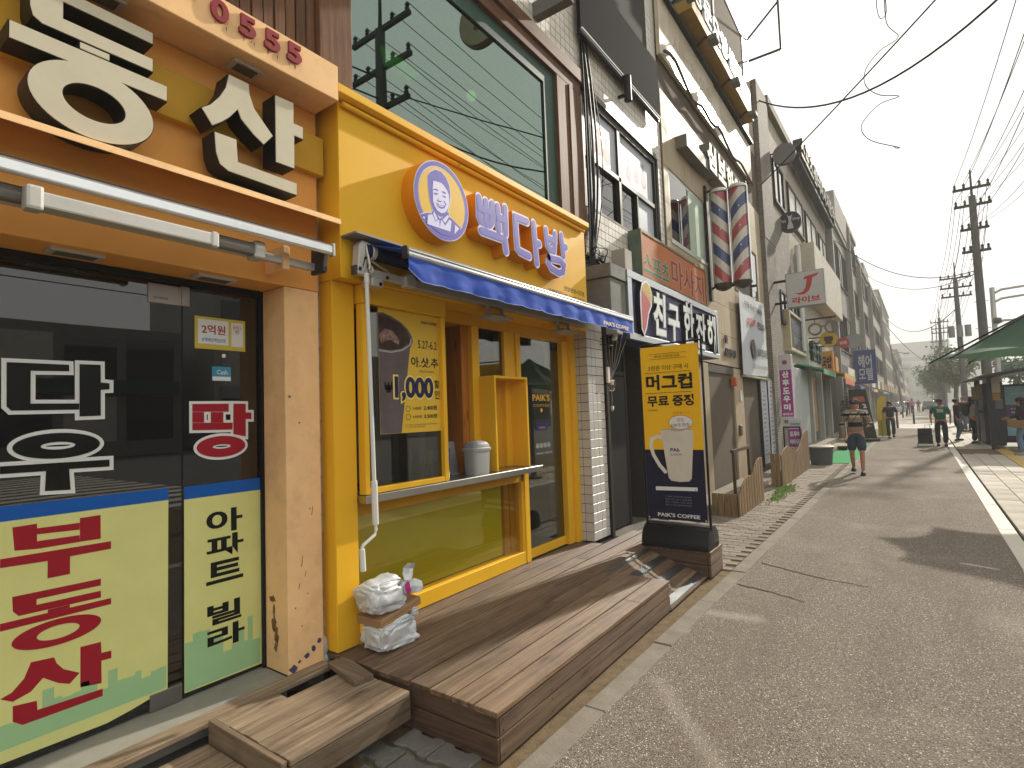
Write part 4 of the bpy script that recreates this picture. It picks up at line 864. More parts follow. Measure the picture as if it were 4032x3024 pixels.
# awning of the cafe
A = Thing('blue_awning', 'blue scalloped awning with bright rail above the cafe window', 'awning', (-2.5, 3.8, 2.5))
A.part('hood', MB().box(-2.689, -2.545, 2.05, 5.2, 2.700, 2.712), mat('grey_hood', '86837c', .5, .2))
A.part('fabric_roll', MB().cyl((-2.618, 2.17, 2.63), (-2.618, 5.42, 2.63), .045, n=18), M_NAVY, smooth=True)
A.part('canopy_sheet', MB().prism([(-2.615, 2.19, 2.672), (-2.615, 5.44, 2.672), (-2.315, 5.47, 2.590), (-2.315, 2.225, 2.590)], [(-2.615, 2.19, 2.675), (-2.615, 5.44, 2.675), (-2.315, 5.47, 2.593), (-2.315, 2.225, 2.593)]), M_BLUE)
A.part('front_rail', MB().py([(-2.325, 2.548), (-2.300, 2.545), (-2.290, 2.552), (-2.288, 2.566), (-2.295, 2.574), (-2.292, 2.590), (-2.305, 2.602), (-2.325, 2.600)], 2.222, 5.478), M_CHROME, bevel=.002)
A.part('rail_end_cap', MB().py([(-2.332, 2.535), (-2.298, 2.530), (-2.284, 2.55), (-2.284, 2.595), (-2.302, 2.612), (-2.332, 2.608)], 2.200, 2.2215), mat('charcoal_plastic', '35363a', .5), bevel=.005)
vs = []; n = 220
for k in range(n + 1):
    yy = 2.228 + (5.474 - 2.228) * k / n
    drop = 0.122 + 0.012 * abs(math.sin(math.pi * (yy - 2.228) / 0.29)) + .004 * noise.noise((yy * 3, 0, 0))
    if yy < 2.33: drop *= (0.55 + .45 * (yy - 2.228) / .10)
    for j in range(9):
        u = j / 8; z = 2.545 - drop * u
        vs.append((-2.300 + (.012 * noise.noise((yy * 5, u * 1.2, 3)) + .006 * noise.noise((yy * 14, u * 3, 9)) + .008 * math.sin(yy * 21.6)) * u ** .7, yy + .01 * u * noise.noise((yy * 4, 1, 1)), z))
mb = MB(); mb.add(vs, [(k * 9 + j, (k + 1) * 9 + j, (k + 1) * 9 + j + 1, k * 9 + j + 1) for k in range(n) for j in range(8)])
va_ = A.part('valance', mb, M_BLUE, smooth='all')
A.part('hem', MB().tube([vs[k * 9 + 8] for k in range(n + 1)], .0028, 5), mat('pale_blue_hem', '8d9fd6', .8), va_)
A.part('lettering', tx("PAIK'S COFFEE", -2.284, 4.74, 5.32, 2.432, 2.472, offset=.03), mat('warm_white_print', 'ead9bc', .6), va_)
A.part('arm_bar', MB().box(-2.68, -2.615, 2.5, 5.0, 2.474, 2.528), M_GREYP, bevel=.003)
A.part('arm', MB().box(-2.645, -2.60, 2.10, 2.56, 2.475, 2.525), M_ALUW, bevel=.006, seg=2)
A.part('arm_end', MB().box(-2.648, -2.598, 2.085, 2.098, 2.472, 2.528), mat('charcoal_cap', '4a4a4a', .6), bevel=.003)
A.part('gear_bracket', MB().px([(2.10, 2.49), (2.13, 2.49), (2.155, 2.59), (2.19, 2.60), (2.20, 2.68), (2.14, 2.69), (2.115, 2.66)], -2.66, -2.60).px([(2.165, 2.58), (2.19, 2.58), (2.165, 2.50), (2.145, 2.50)], -2.655, -2.605), M_ALUW, bevel=.006, seg=2)
A.part('roller_cap', MB().cyl((-2.618, 2.20, 2.63), (-2.618, 2.235, 2.63), .05, n=20), M_ALUW, bevel=.004)
A.part('arm_bracket', MB().box(-2.69, -2.59, 2.20, 2.29, 2.42, 2.475), M_ALUW, bevel=.006)
A.part('bracket_bolt', MB().cyl((-2.59, 2.262, 2.437), (-2.582, 2.262, 2.437), .012, n=6).cyl((-2.59, 2.32, 2.488), (-2.585, 2.32, 2.488), .011, n=8), M_BLK)
A.part('elbow_joint', MB().px([(2.47, 2.455), (2.55, 2.46), (2.565, 2.50), (2.535, 2.54), (2.49, 2.545), (2.46, 2.52)], -2.635, -2.57), M_ALUW, bevel=.008, seg=2)
A.part('support_rod', MB().cyl((-2.62, 2.17, 2.595), (-2.62, 2.36, 2.535), .006, n=6), M_ALUW)
hk = A.part('crank_eye', MB().tube([(-2.60, 2.165, 2.66), (-2.585, 2.17, 2.58), (-2.575, 2.172, 2.53), (-2.575, 2.162, 2.505), (-2.575, 2.178, 2.485), (-2.575, 2.192, 2.505), (-2.575, 2.183, 2.53)], .008, 8), M_ALUW, smooth=True)
A2 = Thing('crank_handle', 'long white crank rod hanging from the awning gear by the yellow pillar', 'crank', (-2.58, 2.14, .75))
A2.part('hook', MB().tube([(-2.575, 2.145, 2.47), (-2.575, 2.150, 2.50), (-2.575, 2.165, 2.515), (-2.575, 2.178, 2.50), (-2.575, 2.172, 2.478)], .005, 8), M_STEEL, smooth=True)
A2.part('rod', MB().cyl((-2.575, 2.143, 2.475), (-2.58, 2.172, 1.235), .0125, n=12), M_WHITE, smooth=True)
A2.part('sleeve', MB().cyl((-2.575, 2.143, 2.48), (-2.575, 2.145, 2.42), .016, n=12), M_WHITE, smooth=True)
A2.part('upper_grip', MB().cyl((-2.58, 2.172, 1.24), (-2.58, 2.176, .985), .0185, n=14), M_WHITE, smooth=True)
A2.part('crank_bend', MB().tube([(-2.58, 2.176, .99), (-2.58, 2.177, .95), (-2.58, 2.168, .925), (-2.58, 2.085, .885), (-2.58, 2.073, .87), (-2.58, 2.074, .85)], .0095, 10), M_WHITE, smooth=True)
A2.part('lower_grip', MB().cyl((-2.58, 2.073, .862), (-2.58, 2.079, .738), .0165, n=14), M_WHITE, smooth=True)
# spot lamps under the awning
for k, (y0, lab) in enumerate(((3.36, 'white flat floodlight under the awning above the take-out window'), (4.45, 'white flat floodlight under the awning above the cafe door'))):
    T = Thing('floodlight', lab, 'lamp', (-2.62, y0 + .15, 2.4), group='floodlights under the cafe awning')
    T.part('housing', MB().box(-2.70, -2.56, y0, y0 + .28, 2.372, 2.392), M_GREYP, bevel=.004)
    T.part('bracket', MB().box(-2.65, -2.63, y0 + .02, y0 + .045, 2.392, 2.475), M_GREYP); T.part('bracket', MB().box(-2.65, -2.63, y0 + .22, y0 + .245, 2.392, 2.475), M_GREYP)
    T.part('heat_sink', MB().box(-2.67, -2.59, y0 + .05, y0 + .22, 2.392, 2.41), M_GREYP, bevel=.006)
    T.part('lens', MB().box(-2.69, -2.57, y0 + .01, y0 + .27, 2.369, 2.3715), mat('frosted_lens', 'b5ada0', .5))

# things on the counter
T = Thing('swing_bin', 'small grey plastic bin with domed lid on the steel counter', 'bin', (-2.80, 3.53, 1.137))
def rrect(cx, cy, hx, hy, r, n=4):
    o = []
    for sx, sy, a0 in ((1, 1, 0), (-1, 1, 90), (-1, -1, 180), (1, -1, 270)):
        for k in range(n + 1):
            a = R(a0 + 90 * k / n); o.append((cx + sx * (hx - r) + r * math.cos(a), cy + sy * (hy - r) + r * math.sin(a)))
    return o
def loft(secs):
    mb = MB(); n = len(secs[0][0]); vs = []
    for p, z in secs: vs += [(a, b, z) for a, b in p]
    fs = [(i * n + k, i * n + (k + 1) % n, (i + 1) * n + (k + 1) % n, (i + 1) * n + k) for i in range(len(secs) - 1) for k in range(n)]
    fs += [tuple(range(n))[::-1], tuple(range((len(secs) - 1) * n, len(secs) * n))]
    return mb.add(vs, fs)
bc = (-2.80, 3.40)
T.o.location = (bc[0], bc[1], 1.1375); T.loc = (bc[0], bc[1], 1.1375)
T.part('body', loft([(rrect(*bc, .062, .088, .025), 1.1378), (rrect(*bc, .064, .090, .028), 1.15), (rrect(*bc, .070, .100, .03), 1.33)]), M_GREYP, smooth=True)
T.part('lid_rim', loft([(rrect(*bc, .076, .108, .03), 1.326), (rrect(*bc, .078, .110, .03), 1.345), (rrect(*bc, .072, .10, .03), 1.352)]), M_GREYP, smooth=True)
T.part('lid', loft([(rrect(*bc, .071, .10, .03), 1.351), (rrect(*bc, .068, .094, .03), 1.375), (rrect(*bc, .056, .075, .03), 1.395), (rrect(*bc, .03, .04, .02), 1.405)]), mat('grey_plastic_dark', '8f9090', .5), smooth=True)
for i, (x, yy, col, lab) in enumerate(((-2.82, 2.88, 'c9a62a', 'clear holder of yellow wrapped straws behind the take-out pane'), (-2.80, 3.03, '2b49a8', 'clear holder of blue straws at the edge of the take-out pane'))):
    T = Thing('straw_holder', lab, 'straw holder', (x, yy, 1.1375), group='straw holders on the counter')
    T.part('holder', MB().lathe((x, yy, 1.138), [(.032, 0), (.034, .004), (.034, .13), (.031, .13), (.031, .01), (.0, .01)], 16), glass('clear_plastic', 'd4d8d4', 1.0, .05), smooth=True)
    sm = MB().cyl((0, 0, 0), (0, 0, .22), .004, n=6).mesh('straw', mat('straw_' + col, col, .4))
    for k in range(14):
        a = k * 2.4; r = .006 + .021 * math.sqrt(k / 14)
        T.share('straw', sm, (x + r * math.cos(a), yy + r * math.sin(a), 1.15), rot=(random.uniform(-.05, .05), random.uniform(-.05, .05), 0))
T = Thing('tablet_stand', 'white tablet on a stand inside the take-out opening', 'tablet', (-2.99, 3.36, 1.1375))
T.part('screen', MB().prism([(-3.02, 3.26, 1.14), (-3.02, 3.42, 1.14), (-3.06, 3.42, 1.40), (-3.06, 3.26, 1.40)], [(-3.01, 3.26, 1.14), (-3.01, 3.42, 1.14), (-3.05, 3.42, 1.40), (-3.05, 3.26, 1.40)]), mat('tablet_back', '8d8f92', .4), bevel=.006)
T.part('foot', MB().box(-3.12, -2.97, 3.29, 3.39, 1.1378, 1.146), M_GREYP)

# ------------------------------------------------------------------ banner stand
B = Thing('banner_stand', 'yellow and navy mug promotion banner in a black stand', 'banner', (-1.9, 5.45, 0.245))
base = []
for k in range(13):
    a = math.pi * k / 12; base.append((5.46 - .185 * math.cos(a), .30 + .165 * math.sin(a)))
base = [(5.27, .245)] + [(5.27, .30)] + base[1:-1] + [(5.645, .30), (5.645, .245)]
B.part('water_base', MB().px(base, -2.235, -1.575), mat('black_moulded_plastic', '14161a', .38, var=.1), bevel=.012, seg=2, smooth=True)
B.part('base_notch', MB().box(-1.5745, -1.572, 5.52, 5.60, .248, .30), M_BLK)
pole = lambda x: MB().cyl((x, 5.33, .44), (x, 5.33, 2.262), .011, n=8)
B.part('pole', pole(-2.185), M_BLK, smooth=True); B.part('pole', pole(-1.558), M_BLK, smooth=True)
B.part('top_bar', MB().cyl((-2.185, 5.33, 2.258), (-1.558, 5.33, 2.262), .009, n=8), M_BLK, smooth=True)
B.part('bottom_bar', MB().cyl((-2.185, 5.33, .462), (-1.558, 5.33, .462), .009, n=8), M_BLK, smooth=True)
vs = []; nx, nz = 12, 40
def bx(u, v): return -2.162 + .582 * u + (1 - v) * .004
def bw(u, v): return 5.30 + .012 * math.sin(u * 3.1) * (1 - .3 * v) + .004 * noise.noise((u * 2, v * 5, 0))
for j in range(nz + 1):
    for i in range(nx + 1):
        u, v = i / nx, j / nz; vs.append((bx(u, v), bw(u, v), .518 + (2.232 - .518) * v))
split = round((1.184 - .518) / (2.232 - .518) * nz)
fs = [(j * (nx + 1) + i, j * (nx + 1) + i + 1, (j + 1) * (nx + 1) + i + 1, (j + 1) * (nx + 1) + i) for j in range(nz) for i in range(nx)]
mb = MB(); mb.add(vs, fs); mb.mi = [1 if (k // nx) < split else 0 for k in range(len(fs))]
sheet = B.part('banner_sheet', mb, [M_BANY, mat('banner_navy', '1b1d36', .5, var=.08)], smooth='all')
for x, z in ((-2.15, 2.22), (-1.592, 2.22), (-2.15, .532), (-1.59, .532)):
    B.part('eyelet', MB().cyl((x, 5.31, z), (x, 5.296, z), .008, n=10), M_ALUW, sheet)
def onb(mb, d=.0025):
    def f(p):
        u = (p.x + 2.162) / .582; v = (p.z - .518) / 1.714; return (p.x, bw(u, v) - d - (p.y - 5.3) * -1, p.z)
    return mb.map(f)
def bt(s, x0, x1, z0, z1, m=M_INK, off=.0, d=.003, sp=1.0, tilt=0.0):
    mb = text(s, (x0, 5.3, z0), (x1 - x0, 0, tilt), (0, 0, z1 - z0), offset=off, space=sp); B.part('lettering', onb(mb, d), m, sheet)
def bp(pts, m, d=.0025, name='print'): B.part(name, onb(MB().poly([(a, 5.3, b) for a, b in pts]), d), m, sheet)
bt('빽다방 안양관양시장점', -2.02, -1.765, 2.118, 2.142)
for z in (2.155, 2.105, 1.968, 1.765): bp([(-2.13, z), (-1.66, z), (-1.66, z + .004), (-2.13, z + .004)] if z < 2 else [(-2.07, z), (-1.70, z), (-1.70, z + .003), (-2.07, z + .003)], M_INK)
bt('3천원 이상 구매 시', -2.086, -1.684, 1.992, 2.043); bt('머그컵', -2.117, -1.65, 1.795, 1.950, off=.035); bt('무료 증정', -2.113, -1.645, 1.632, 1.742, off=.035); bt('(16oz)', -2.111, -2.013, 1.582, 1.608)
M_HOR = mat('orange_handwriting', 'd0672a', .5)
bt('선착순 ! ! !', -1.86, -1.70, 1.550, 1.578, M_HOR)
M_MUG = mat('mug_print', 'cfcabc', .5, var=.12, scale=2.5)
hm = []
for k in range(15):
    a = R(80 + 180 * k / 14); hm.append((-2.02 + .075 * math.cos(a), 1.23 + .085 * math.sin(a)))
path = [(-1.965, 1.32), (-2.03, 1.335), (-2.085, 1.31), (-2.10, 1.24), (-2.075, 1.15), (-2.02, 1.05), (-1.965, .985)]
bp(thick(path, .018), mat('mug_handle_print', 'd9d5cc', .5), .0028)
bp([(-2.0, 1.395), (-1.83, 1.40), (-1.664, 1.398), (-1.672, 1.30), (-1.69, 1.10), (-1.705, .93), (-1.73, .90), (-1.82, .89), (-1.91, .90), (-1.935, .93), (-1.955, 1.10), (-1.98, 1.30)], M_MUG, .0032)
bp([(-2.0, 1.395), (-1.92, 1.408), (-1.83, 1.412), (-1.74, 1.408), (-1.664, 1.398), (-1.74, 1.388), (-1.83, 1.384), (-1.92, 1.388)], mat('mug_mouth_print', 'aaa595', .5), .0036)
bp(circ(-1.785, 1.47, .121, 36, .070), M_HOR, .0042); bp([(-1.79, 1.41), (-1.765, 1.41), (-1.785, 1.375)], M_HOR, .0042)
bp(circ(-1.785, 1.47, .116, 36, .065), M_VW, .0046)
bt('일일', -1.82, -1.755, 1.478, 1.515, M_HOR, 0, .0052); bt('100개 한정', -1.88, -1.70, 1.425, 1.462, M_INK, 0, .0052)
bt("PAIK'S", -1.904, -1.75, 1.184, 1.220, M_NAVYP, .03, .004); bt('COFFEE', -1.902, -1.752, 1.145, 1.166, M_NAVYP, .01, .004, 1.25)
bp([(-2.07, .80), (-1.655, .81), (-1.655, .845), (-2.07, .838)], M_VW, .0028); bt('이벤트 기간 25.05.26-25.05.29', -2.055, -1.67, .812, .832, M_INK, 0, .0036)
M_PGREY = mat('grey_print', '8d8f9c', .5)
for k, s_ in enumerate(('이 이벤트 기간 안양관양시장점 한정', '3천원 이상 구매 시 100개 증정', '할인 이벤트 기간 문의', '이벤트 기간 구매 시 일일 한정 증정 이벤트')): bt(s_, -1.98, -1.72, .738 - .027 * k, .752 - .027 * k, M_PGREY)
bt("PAIK'S COFFEE", -2.062, -1.645, .545, .582, M_VW, .025)

# ------------------------------------------------------------------ two silver bags and a carton by the pillar
def crumple(c, r, seed, sub=5, amp=.22, flat=.0, axis=(.45, 1, .35), sq=.6):
    """a slack plastic bag: folds gather towards a knot, the rest of the film is creased"""
    bm = bmesh.new(); bmesh.ops.create_icosphere(bm, subdivisions=sub, radius=1.0); r_ = random.Random(seed)
    off = Vector((r_.uniform(0, 50), r_.uniform(0, 50), r_.uniform(0, 50)))
    ax = Vector(axis).normalized(); u = ax.cross(Vector((0, 0, 1))).normalized(); w = ax.cross(u)
    for v in bm.verts:
        d = v.co.copy(); sx = Vector([math.copysign(abs(q) ** sq, q) for q in d])
        t_ = (d.dot(ax) + 1) / 2; th = math.atan2(d.dot(u), d.dot(w))
        k = 1 + amp * .45 * noise.noise(d * 1.1 + off)
        k += amp * .55 * (t_ ** 1.6) * (abs(math.sin(3.5 * th + 1.8 * noise.noise(d * 1.4 + off))) - .55)      # pleats
        k -= amp * .9 * max(0.0, t_ - .72) * 1.6                                                                # waist at the knot
        c1 = noise.voronoi(d * 2.3 + off)[0]; k += amp * .45 * (min(.55, c1[1] - c1[0]) - .22)                  # big creases
        c2 = noise.voronoi(d * 5.5 + off)[0]; k += amp * .13 * (min(.5, c2[1] - c2[0]) - .2)
        p = Vector((sx.x * r[0], sx.y * r[1], sx.z * r[2])) * k
        if p.z < -r[2] * (1 - flat): p.z = -r[2] * (1 - flat) - .002 * noise.noise(d * 9)
        v.co = p
    mb = MB(); mb.add([tuple(Vector(c) + v.co) for v in bm.verts], [tuple(q.index for q in f.verts) for f in bm.faces]); bm.free()
    return mb
M_BAG = mat('silver_plastic_bag', 'c9cdcf', .33, .12, var=.06, scale=9, spec=.5, bump=.35, bscale=30)
M_BAGD = mat('pink_bag_print', 'b5377f', .4, var=.2, scale=30)
T = Thing('plastic_bag', 'crumpled silver plastic bag lying flat on the deck beneath the carton', 'bag', (-2.62, 2.32, .24), group='silver bags by the pillar')
T.part('bag', crumple((-2.63, 2.315, .318), (.115, .165, .078), 3, amp=.42, flat=.02, axis=(.6, 1, .5), sq=.5), M_BAG, smooth=True)
T.part('bag_tail', crumple((-2.60, 2.46, .40), (.05, .035, .03), 5, 4, .5), M_BAG, smooth=True)
T = Thing('carton', 'flat brown cardboard carton sandwiched between two silver bags', 'box', (-2.63, 2.30, .40))
cb = MB().box(-.12, .10, -.14, .19, 0, .05)
cb.map(lambda p: (p.x * .995 - 2.66, p.y * .98 - p.z * .16 + 2.325, p.z * .99 + p.y * .17 + .398))
T.part('carton_box', cb, mat('brown_cardboard', 'a07f5c', .85, var=.1, scale=8, bump=.1), bevel=.002)
cb = MB().box(.1005, .101, -.14, .19, .024, .028); cb.map(lambda p: (p.x * .995 - 2.66, p.y * .98 - p.z * .16 + 2.325, p.z * .99 + p.y * .17 + .398))
T.part('carton_seam', cb, mat('dark_cardboard', '7a5e42', .9))
T = Thing('plastic_bag', 'knotted silver plastic bag with pink print on top of the carton', 'bag', (-2.62, 2.28, .46), group='silver bags by the pillar')
T.part('bag', crumple((-2.66, 2.28, .54), (.11, .15, .092), 11, amp=.42, flat=.08), M_BAG, smooth=True)
T.part('bag_knot', crumple((-2.59, 2.40, .56), (.04, .035, .035), 13, 4, .5), M_BAG, smooth=True)
ear = MB()
for (ax, ay, az) in ((-2.57, 2.44, .70), (-2.55, 2.50, .545)):
    p0 = Vector((-2.585, 2.405, .57)); p1 = Vector((ax, ay, az)); d = (p1 - p0); s_ = d.cross(Vector((1, 0, .2))).normalized()
    pts = []
    for k in range(5):
        t_ = k / 4; w = .012 + .032 * math.sin(math.pi * min(1, t_ * .8)); q = p0 + d * t_ + Vector((.012 * math.sin(t_ * 7), 0, 0)); pts += [q - s_ * w, q + Vector((.014, 0, 0)), q + s_ * w]
    ear.add(pts, [(3 * k + j, 3 * k + j + 1, 3 * k + j + 4, 3 * k + j + 3) for k in range(4) for j in range(2)])
T.part('bag_ear', ear, M_BAG)
T.part('pink_print', MB().px(circ(2.385, .575, .022, 9, .03), -2.548, -2.546).px(circ(2.395, .545, .02, 7, .022), -2.545, -2.543), M_BAGD)
# ------------------------------------------------------------------ white tiled building over and beside the cafe
M_TILE = mat('white_wall_tile', 'bfbdb6', 0.35, var=0.06, scale=4, rnd=0.06, grime=0.12, gcol='8b8474')
M_TILE_C = mat('cream_wall_tile', 'cfcbc0', 0.4, var=0.12, scale=5, grime=0.25, gcol='80786a')
M_GROUT = mat('dark_grout', '3c3935', 0.9, var=0.2, scale=20)
M_WIN = glass('dark_window_glass', '2b2e2e', boost=1.2, base=0.05)
M_WINF = mat('dark_window_frame', '2c2a28', 0.5, 0.3, var=0.1)
M_FROST = mat('frosted_window_film', 'b6bcc4', 0.45, var=0.10, scale=2.5)
M_BRWN = wood('brown_cladding', '4e3626', '7a5638', .6, 'z', grime=.4, rnd=.15)
M_BRWN_Y = wood('brown_cladding_beam', '4e3626', '74523a', .6, 'y', grime=.4, rnd=.12)
M_CABLE = mat('black_cable', '151515', 0.55)
M_GREYBOX = mat('weathered_duct', '6f706b', 0.7, var=0.2, scale=4, grime=0.6, gcol='35352f')

TB = Thing('white_tiled_building', 'white tiled building with black cables above and beside the cafe', 'building', (-4, 5, 0))
TB.part('wall', MB().box(-10, -3.2, 2.05, 8.28, 6.2, 15).box(-10, -7.61, 2.05, 8.28, 3.64, 6.2).box(-7.61, -3.2, 5.64, 8.28, 3.64, 6.2).box(-10, -6.31, 2.05, 8.28, 0, 3.64).box(-6.3, -2.885, 7.3, 8.28, 0, 3.6).box(-3.21, -2.885, 5.6, 8.28, 5.45, 15).box(-3.21, -2.885, 5.62, 8.28, 3.42, 4.02).box(-3.21, -2.885, 2.05, 5.6, 5.62, 15).box(-3.21, -2.885, 8.07, 8.28, 4.02, 5.45).box(-3.2, -2.92, 2.05, 5.6, 3.635, 3.70), M_GROUT)
# every tile of the pillar is a piece of its own
pil = TB.part('pillar', MB().box(-3.04, -2.728, 5.208, 5.575, 0.242, 2.62), M_GROUT)
tp = MB().box(-.0462, .0462, -.006, 0, -.0462, .0462).mesh('tile', M_TILE, bevel=.0025)
tq = MB().box(0, .006, -.0462, .0462, -.0462, .0462).mesh('tile', M_TILE, bevel=.0025)
for r_ in range(24):
    z = 0.292 + .0975 * r_
    for k in range(2): TB.share('tile', tp, (-2.772 - .0965 * k, 5.2078 + random.uniform(-.0008, .0004), z), pil)
    for k in range(4): TB.share('tile', tq, (-2.7278 + random.uniform(-.0006, .0008), 5.252 + .0965 * k - (.01 if k == 3 else 0), z), pil)
# upper wall tiles
def tile_field(y0, y1, z0, z1, x, holes=(), w=.105, h=.098):
    mb = MB(); yy = y0
    while yy < y1 - .02:
        z = z0
        while z < z1 - .02:
            a, b, c, d = yy + .004, min(yy + w - .004, y1), z + .004, min(z + h - .004, z1)
            if not any(a < hy1 and b > hy0 and c < hz1 and d > hz0 for hy0, hy1, hz0, hz1 in holes):
                mb.box(x, x + .007 + random.uniform(-.0008, .0008), a, b, c, d)
            z += h
        yy += w
    return mb
hl = [(5.66, 8.07, 4.02, 5.45)]
o = TB.part('wall_tiles', tile_field(5.6, 8.28, 3.42, 9.6, -2.885, hl + [(6.4, 7.9, 7.0, 8.2)]), M_TILE_C, kind='stuff')
o = TB.part('wall_tiles', tile_field(2.05, 5.59, 5.63, 8.4, -2.885), M_TILE_C, kind='stuff')
# the window with the two faded posters
wf = TB.part('window_frame', MB().box(-3.0, -2.90, 5.66, 8.07, 5.37, 5.45).box(-3.0, -2.90, 5.66, 5.72, 4.02, 5.37).box(-3.0, -2.90, 8.0, 8.07, 4.02, 5.37).box(-3.0, -2.905, 6.69, 6.76, 4.02, 5.37).box(-3.0, -2.905, 5.72, 8.0, 4.66, 4.72).box(-3.0, -2.90, 5.72, 8.0, 4.02, 4.06).box(-3.0, -2.91, 7.30, 7.34, 4.06, 4.66), M_WINF)
for y0, y1 in ((5.72, 6.69), (6.76, 8.0)):
    pn = TB.part('poster_pane', MB().box(-2.95, -2.94, y0, y1, 4.72, 5.37), M_FROST, wf)
    r2 = random.Random(int(y0 * 10)); mb = MB()
    for k in range(3):
        cy_ = y0 + (y1 - y0) * (.28 + .22 * k); cz_ = 4.92 + .1 * r2.random()
        mb.px(circ(cy_, cz_ + .17, .05, 14, .06), -2.9395, -2.939 + k * .0003); mb.px(circ(cy_, cz_ - .02, .11, 14, .13), -2.9395, -2.9392 + k * .0003)
    TB.part('faded_print', mb, mat('faded_pink_print', 'a79a9f', .6, var=.25, scale=9), pn)
TB.part('window_pane', MB().box(-2.955, -2.947, 5.72, 6.2, 4.06, 4.66), M_FROST, wf); TB.part('window_pane', MB().box(-2.955, -2.947, 7.34, 8.0, 4.06, 4.66), M_FROST, wf)
TB.part('window_pane', MB().box(-2.965, -2.957, 6.2, 7.3, 4.06, 4.66), M_WIN, wf)
TB.part('head_tiles', tile_field(5.66, 8.07, 5.452, 5.53, -2.878, w=.105, h=.08), mat('brown_edge_tile', '6b6560', .4, var=.2, rnd=.1))
# second-floor window behind the mesh sign
w2 = TB.part('window_frame', MB().box(-2.99, -2.90, 6.4, 7.9, 7.0, 8.2), M_WINF)
for y0, y1 in ((6.46, 7.12), (7.18, 7.84)): TB.part('window_pane', MB().box(-2.899, -2.893, y0, y1, 7.06, 8.14), M_FROST if y0 > 7 else M_WIN, w2)
# large brown framed window above the cafe
bw_ = TB.part('timber_window', MB().box(-3.05, -2.86, 5.05, 5.60, 3.64, 5.30), M_BRWN, bevel=.004)
TB.part('timber_post', MB().box(-2.86, -2.845, 5.30, 5.36, 3.64, 5.30), M_BRWN, bw_)
TB.part('timber_head', MB().box(-3.05, -2.86, 2.05, 5.60, 5.30, 5.44), M_BRWN_Y, bw_, bevel=.004)
TB.part('timber_head', MB().box(-3.05, -2.83, 2.05, 5.60, 5.445, 5.60), M_BRWN_Y, bw_, bevel=.004)
TB.part('timber_post', MB().box(-3.05, -2.86, 2.05, 2.30, 3.64, 5.30), M_BRWN, bw_, bevel=.004)
TB.part('timber_sill', MB().box(-3.05, -2.865, 2.30, 5.05, 3.64, 3.75), M_BRWN_Y, bw_, bevel=.004)
TB.part('inner_frame', MB().box(-3.05, -2.90, 4.83, 5.05, 3.75, 5.30).box(-3.05, -2.90, 2.30, 4.83, 5.12, 5.30), mat('dark_green_frame', '2f4a40', .5, var=.1), bw_)  # plain dark green frame round the upstairs glass
M_UPG = glass('green_upper_glass', '6f8f82', boost=0.8, base=0.33, rtint='b3c6bc')
TB.part('pane', MB().box(-2.93, -2.92, 2.30, 4.83, 3.75, 5.12), M_UPG, bw_)
TB.part('room', MB().box(-7.6, -7.5, 2.05, 5.6, 3.64, 6.2).box(-7.6, -3.05, 2.02, 2.05, 3.64, 6.2).box(-7.6, -3.05, 5.6, 5.63, 3.64, 6.2).box(-7.6, -3.05, 2.05, 5.6, 6.1, 6.2), mat('pale_upstairs_room', '9aa39c', .9))
TB.part('curtain', MB().add([(-3.25 + .03 * math.sin(k * 1.3), 2.32 + .42 * k / 24 * (1 - .75 * 0), 5.10 - .0 * k) for k in range(25)] + [(-3.25 + .03 * math.sin(k * 1.3), 2.32 + .85 * k / 24, 3.7) for k in range(25)], [(k, k + 1, k + 26, k + 25) for k in range(24)]), mat('pale_curtain', 'b9cfc4', .9), smooth='all')
TB.part('green_lamp', MB().box(-4.2, -4.05, 3.45, 4.15, 5.30, 5.36), mat('lit_green_lamp', '5f9a4a', .5, emit=('7ecb5a', .9)))
TB.part('round_lamp', MB().ball((-3.9, 4.85, 5.35), .06), mat('lit_warm_lamp', 'd8c88a', .5, emit=('ffe9a0', 2.0)), smooth=True)
0 and TB.part('ceiling_lamp', MB().lathe((-4.4, 3.9, 5.98), [(.16, 0), (.16, .04), (0, .05)], 20), mat('lit_warm_lamp2', 'd8c88a', .5, emit=('ffe3b0', 2.0)))
# stair entrance: dark doorway with stone stoop
TB.part('entry_wall', MB().box(-4.6, -3.6, 5.58, 5.62, 0, 3.6).box(-4.62, -4.58, 5.6, 7.4, 0, 3.6).box(-4.6, -2.9, 5.6, 7.35, 2.62, 3.44), mat('dark_recess_wall', '1f1d1b', .9, var=.3))  # near-black wall colour painted in for the dark of the recess
TB.part('entry_door', MB().box(-3.05, -3.0, 5.78, 6.75, .14, 2.05).box(-3.05, -3.0, 5.70, 5.77, .10, 2.45).box(-3.05, -3.0, 6.76, 6.82, .1, 2.45).box(-3.05, -3.0, 5.78, 6.75, 2.06, 2.12), mat('near_black_door', '141312', .6, var=.2), bevel=.004)
TB.part('entry_transom', MB().box(-3.04, -3.02, 5.78, 6.75, 2.13, 2.45), mat('black_mesh', '1a1a19', .8, var=.4, scale=60))
TB.part('door_jamb', MB().box(-2.93, -2.70, 5.60, 5.66, .10, 2.60), mat('rusty_dark_jamb', '2d2825', .7, var=.3, grime=.3), bevel=.003)
TB.part('stoop', MB().box(-3.6, -2.82, 5.72, 7.3, -.02, .115), M_CONC_D, bevel=.01)
TB.part('stoop_edge', MB().box(-2.82, -2.66, 5.96, 7.3, -.02, .10), M_CONC, bevel=.01)
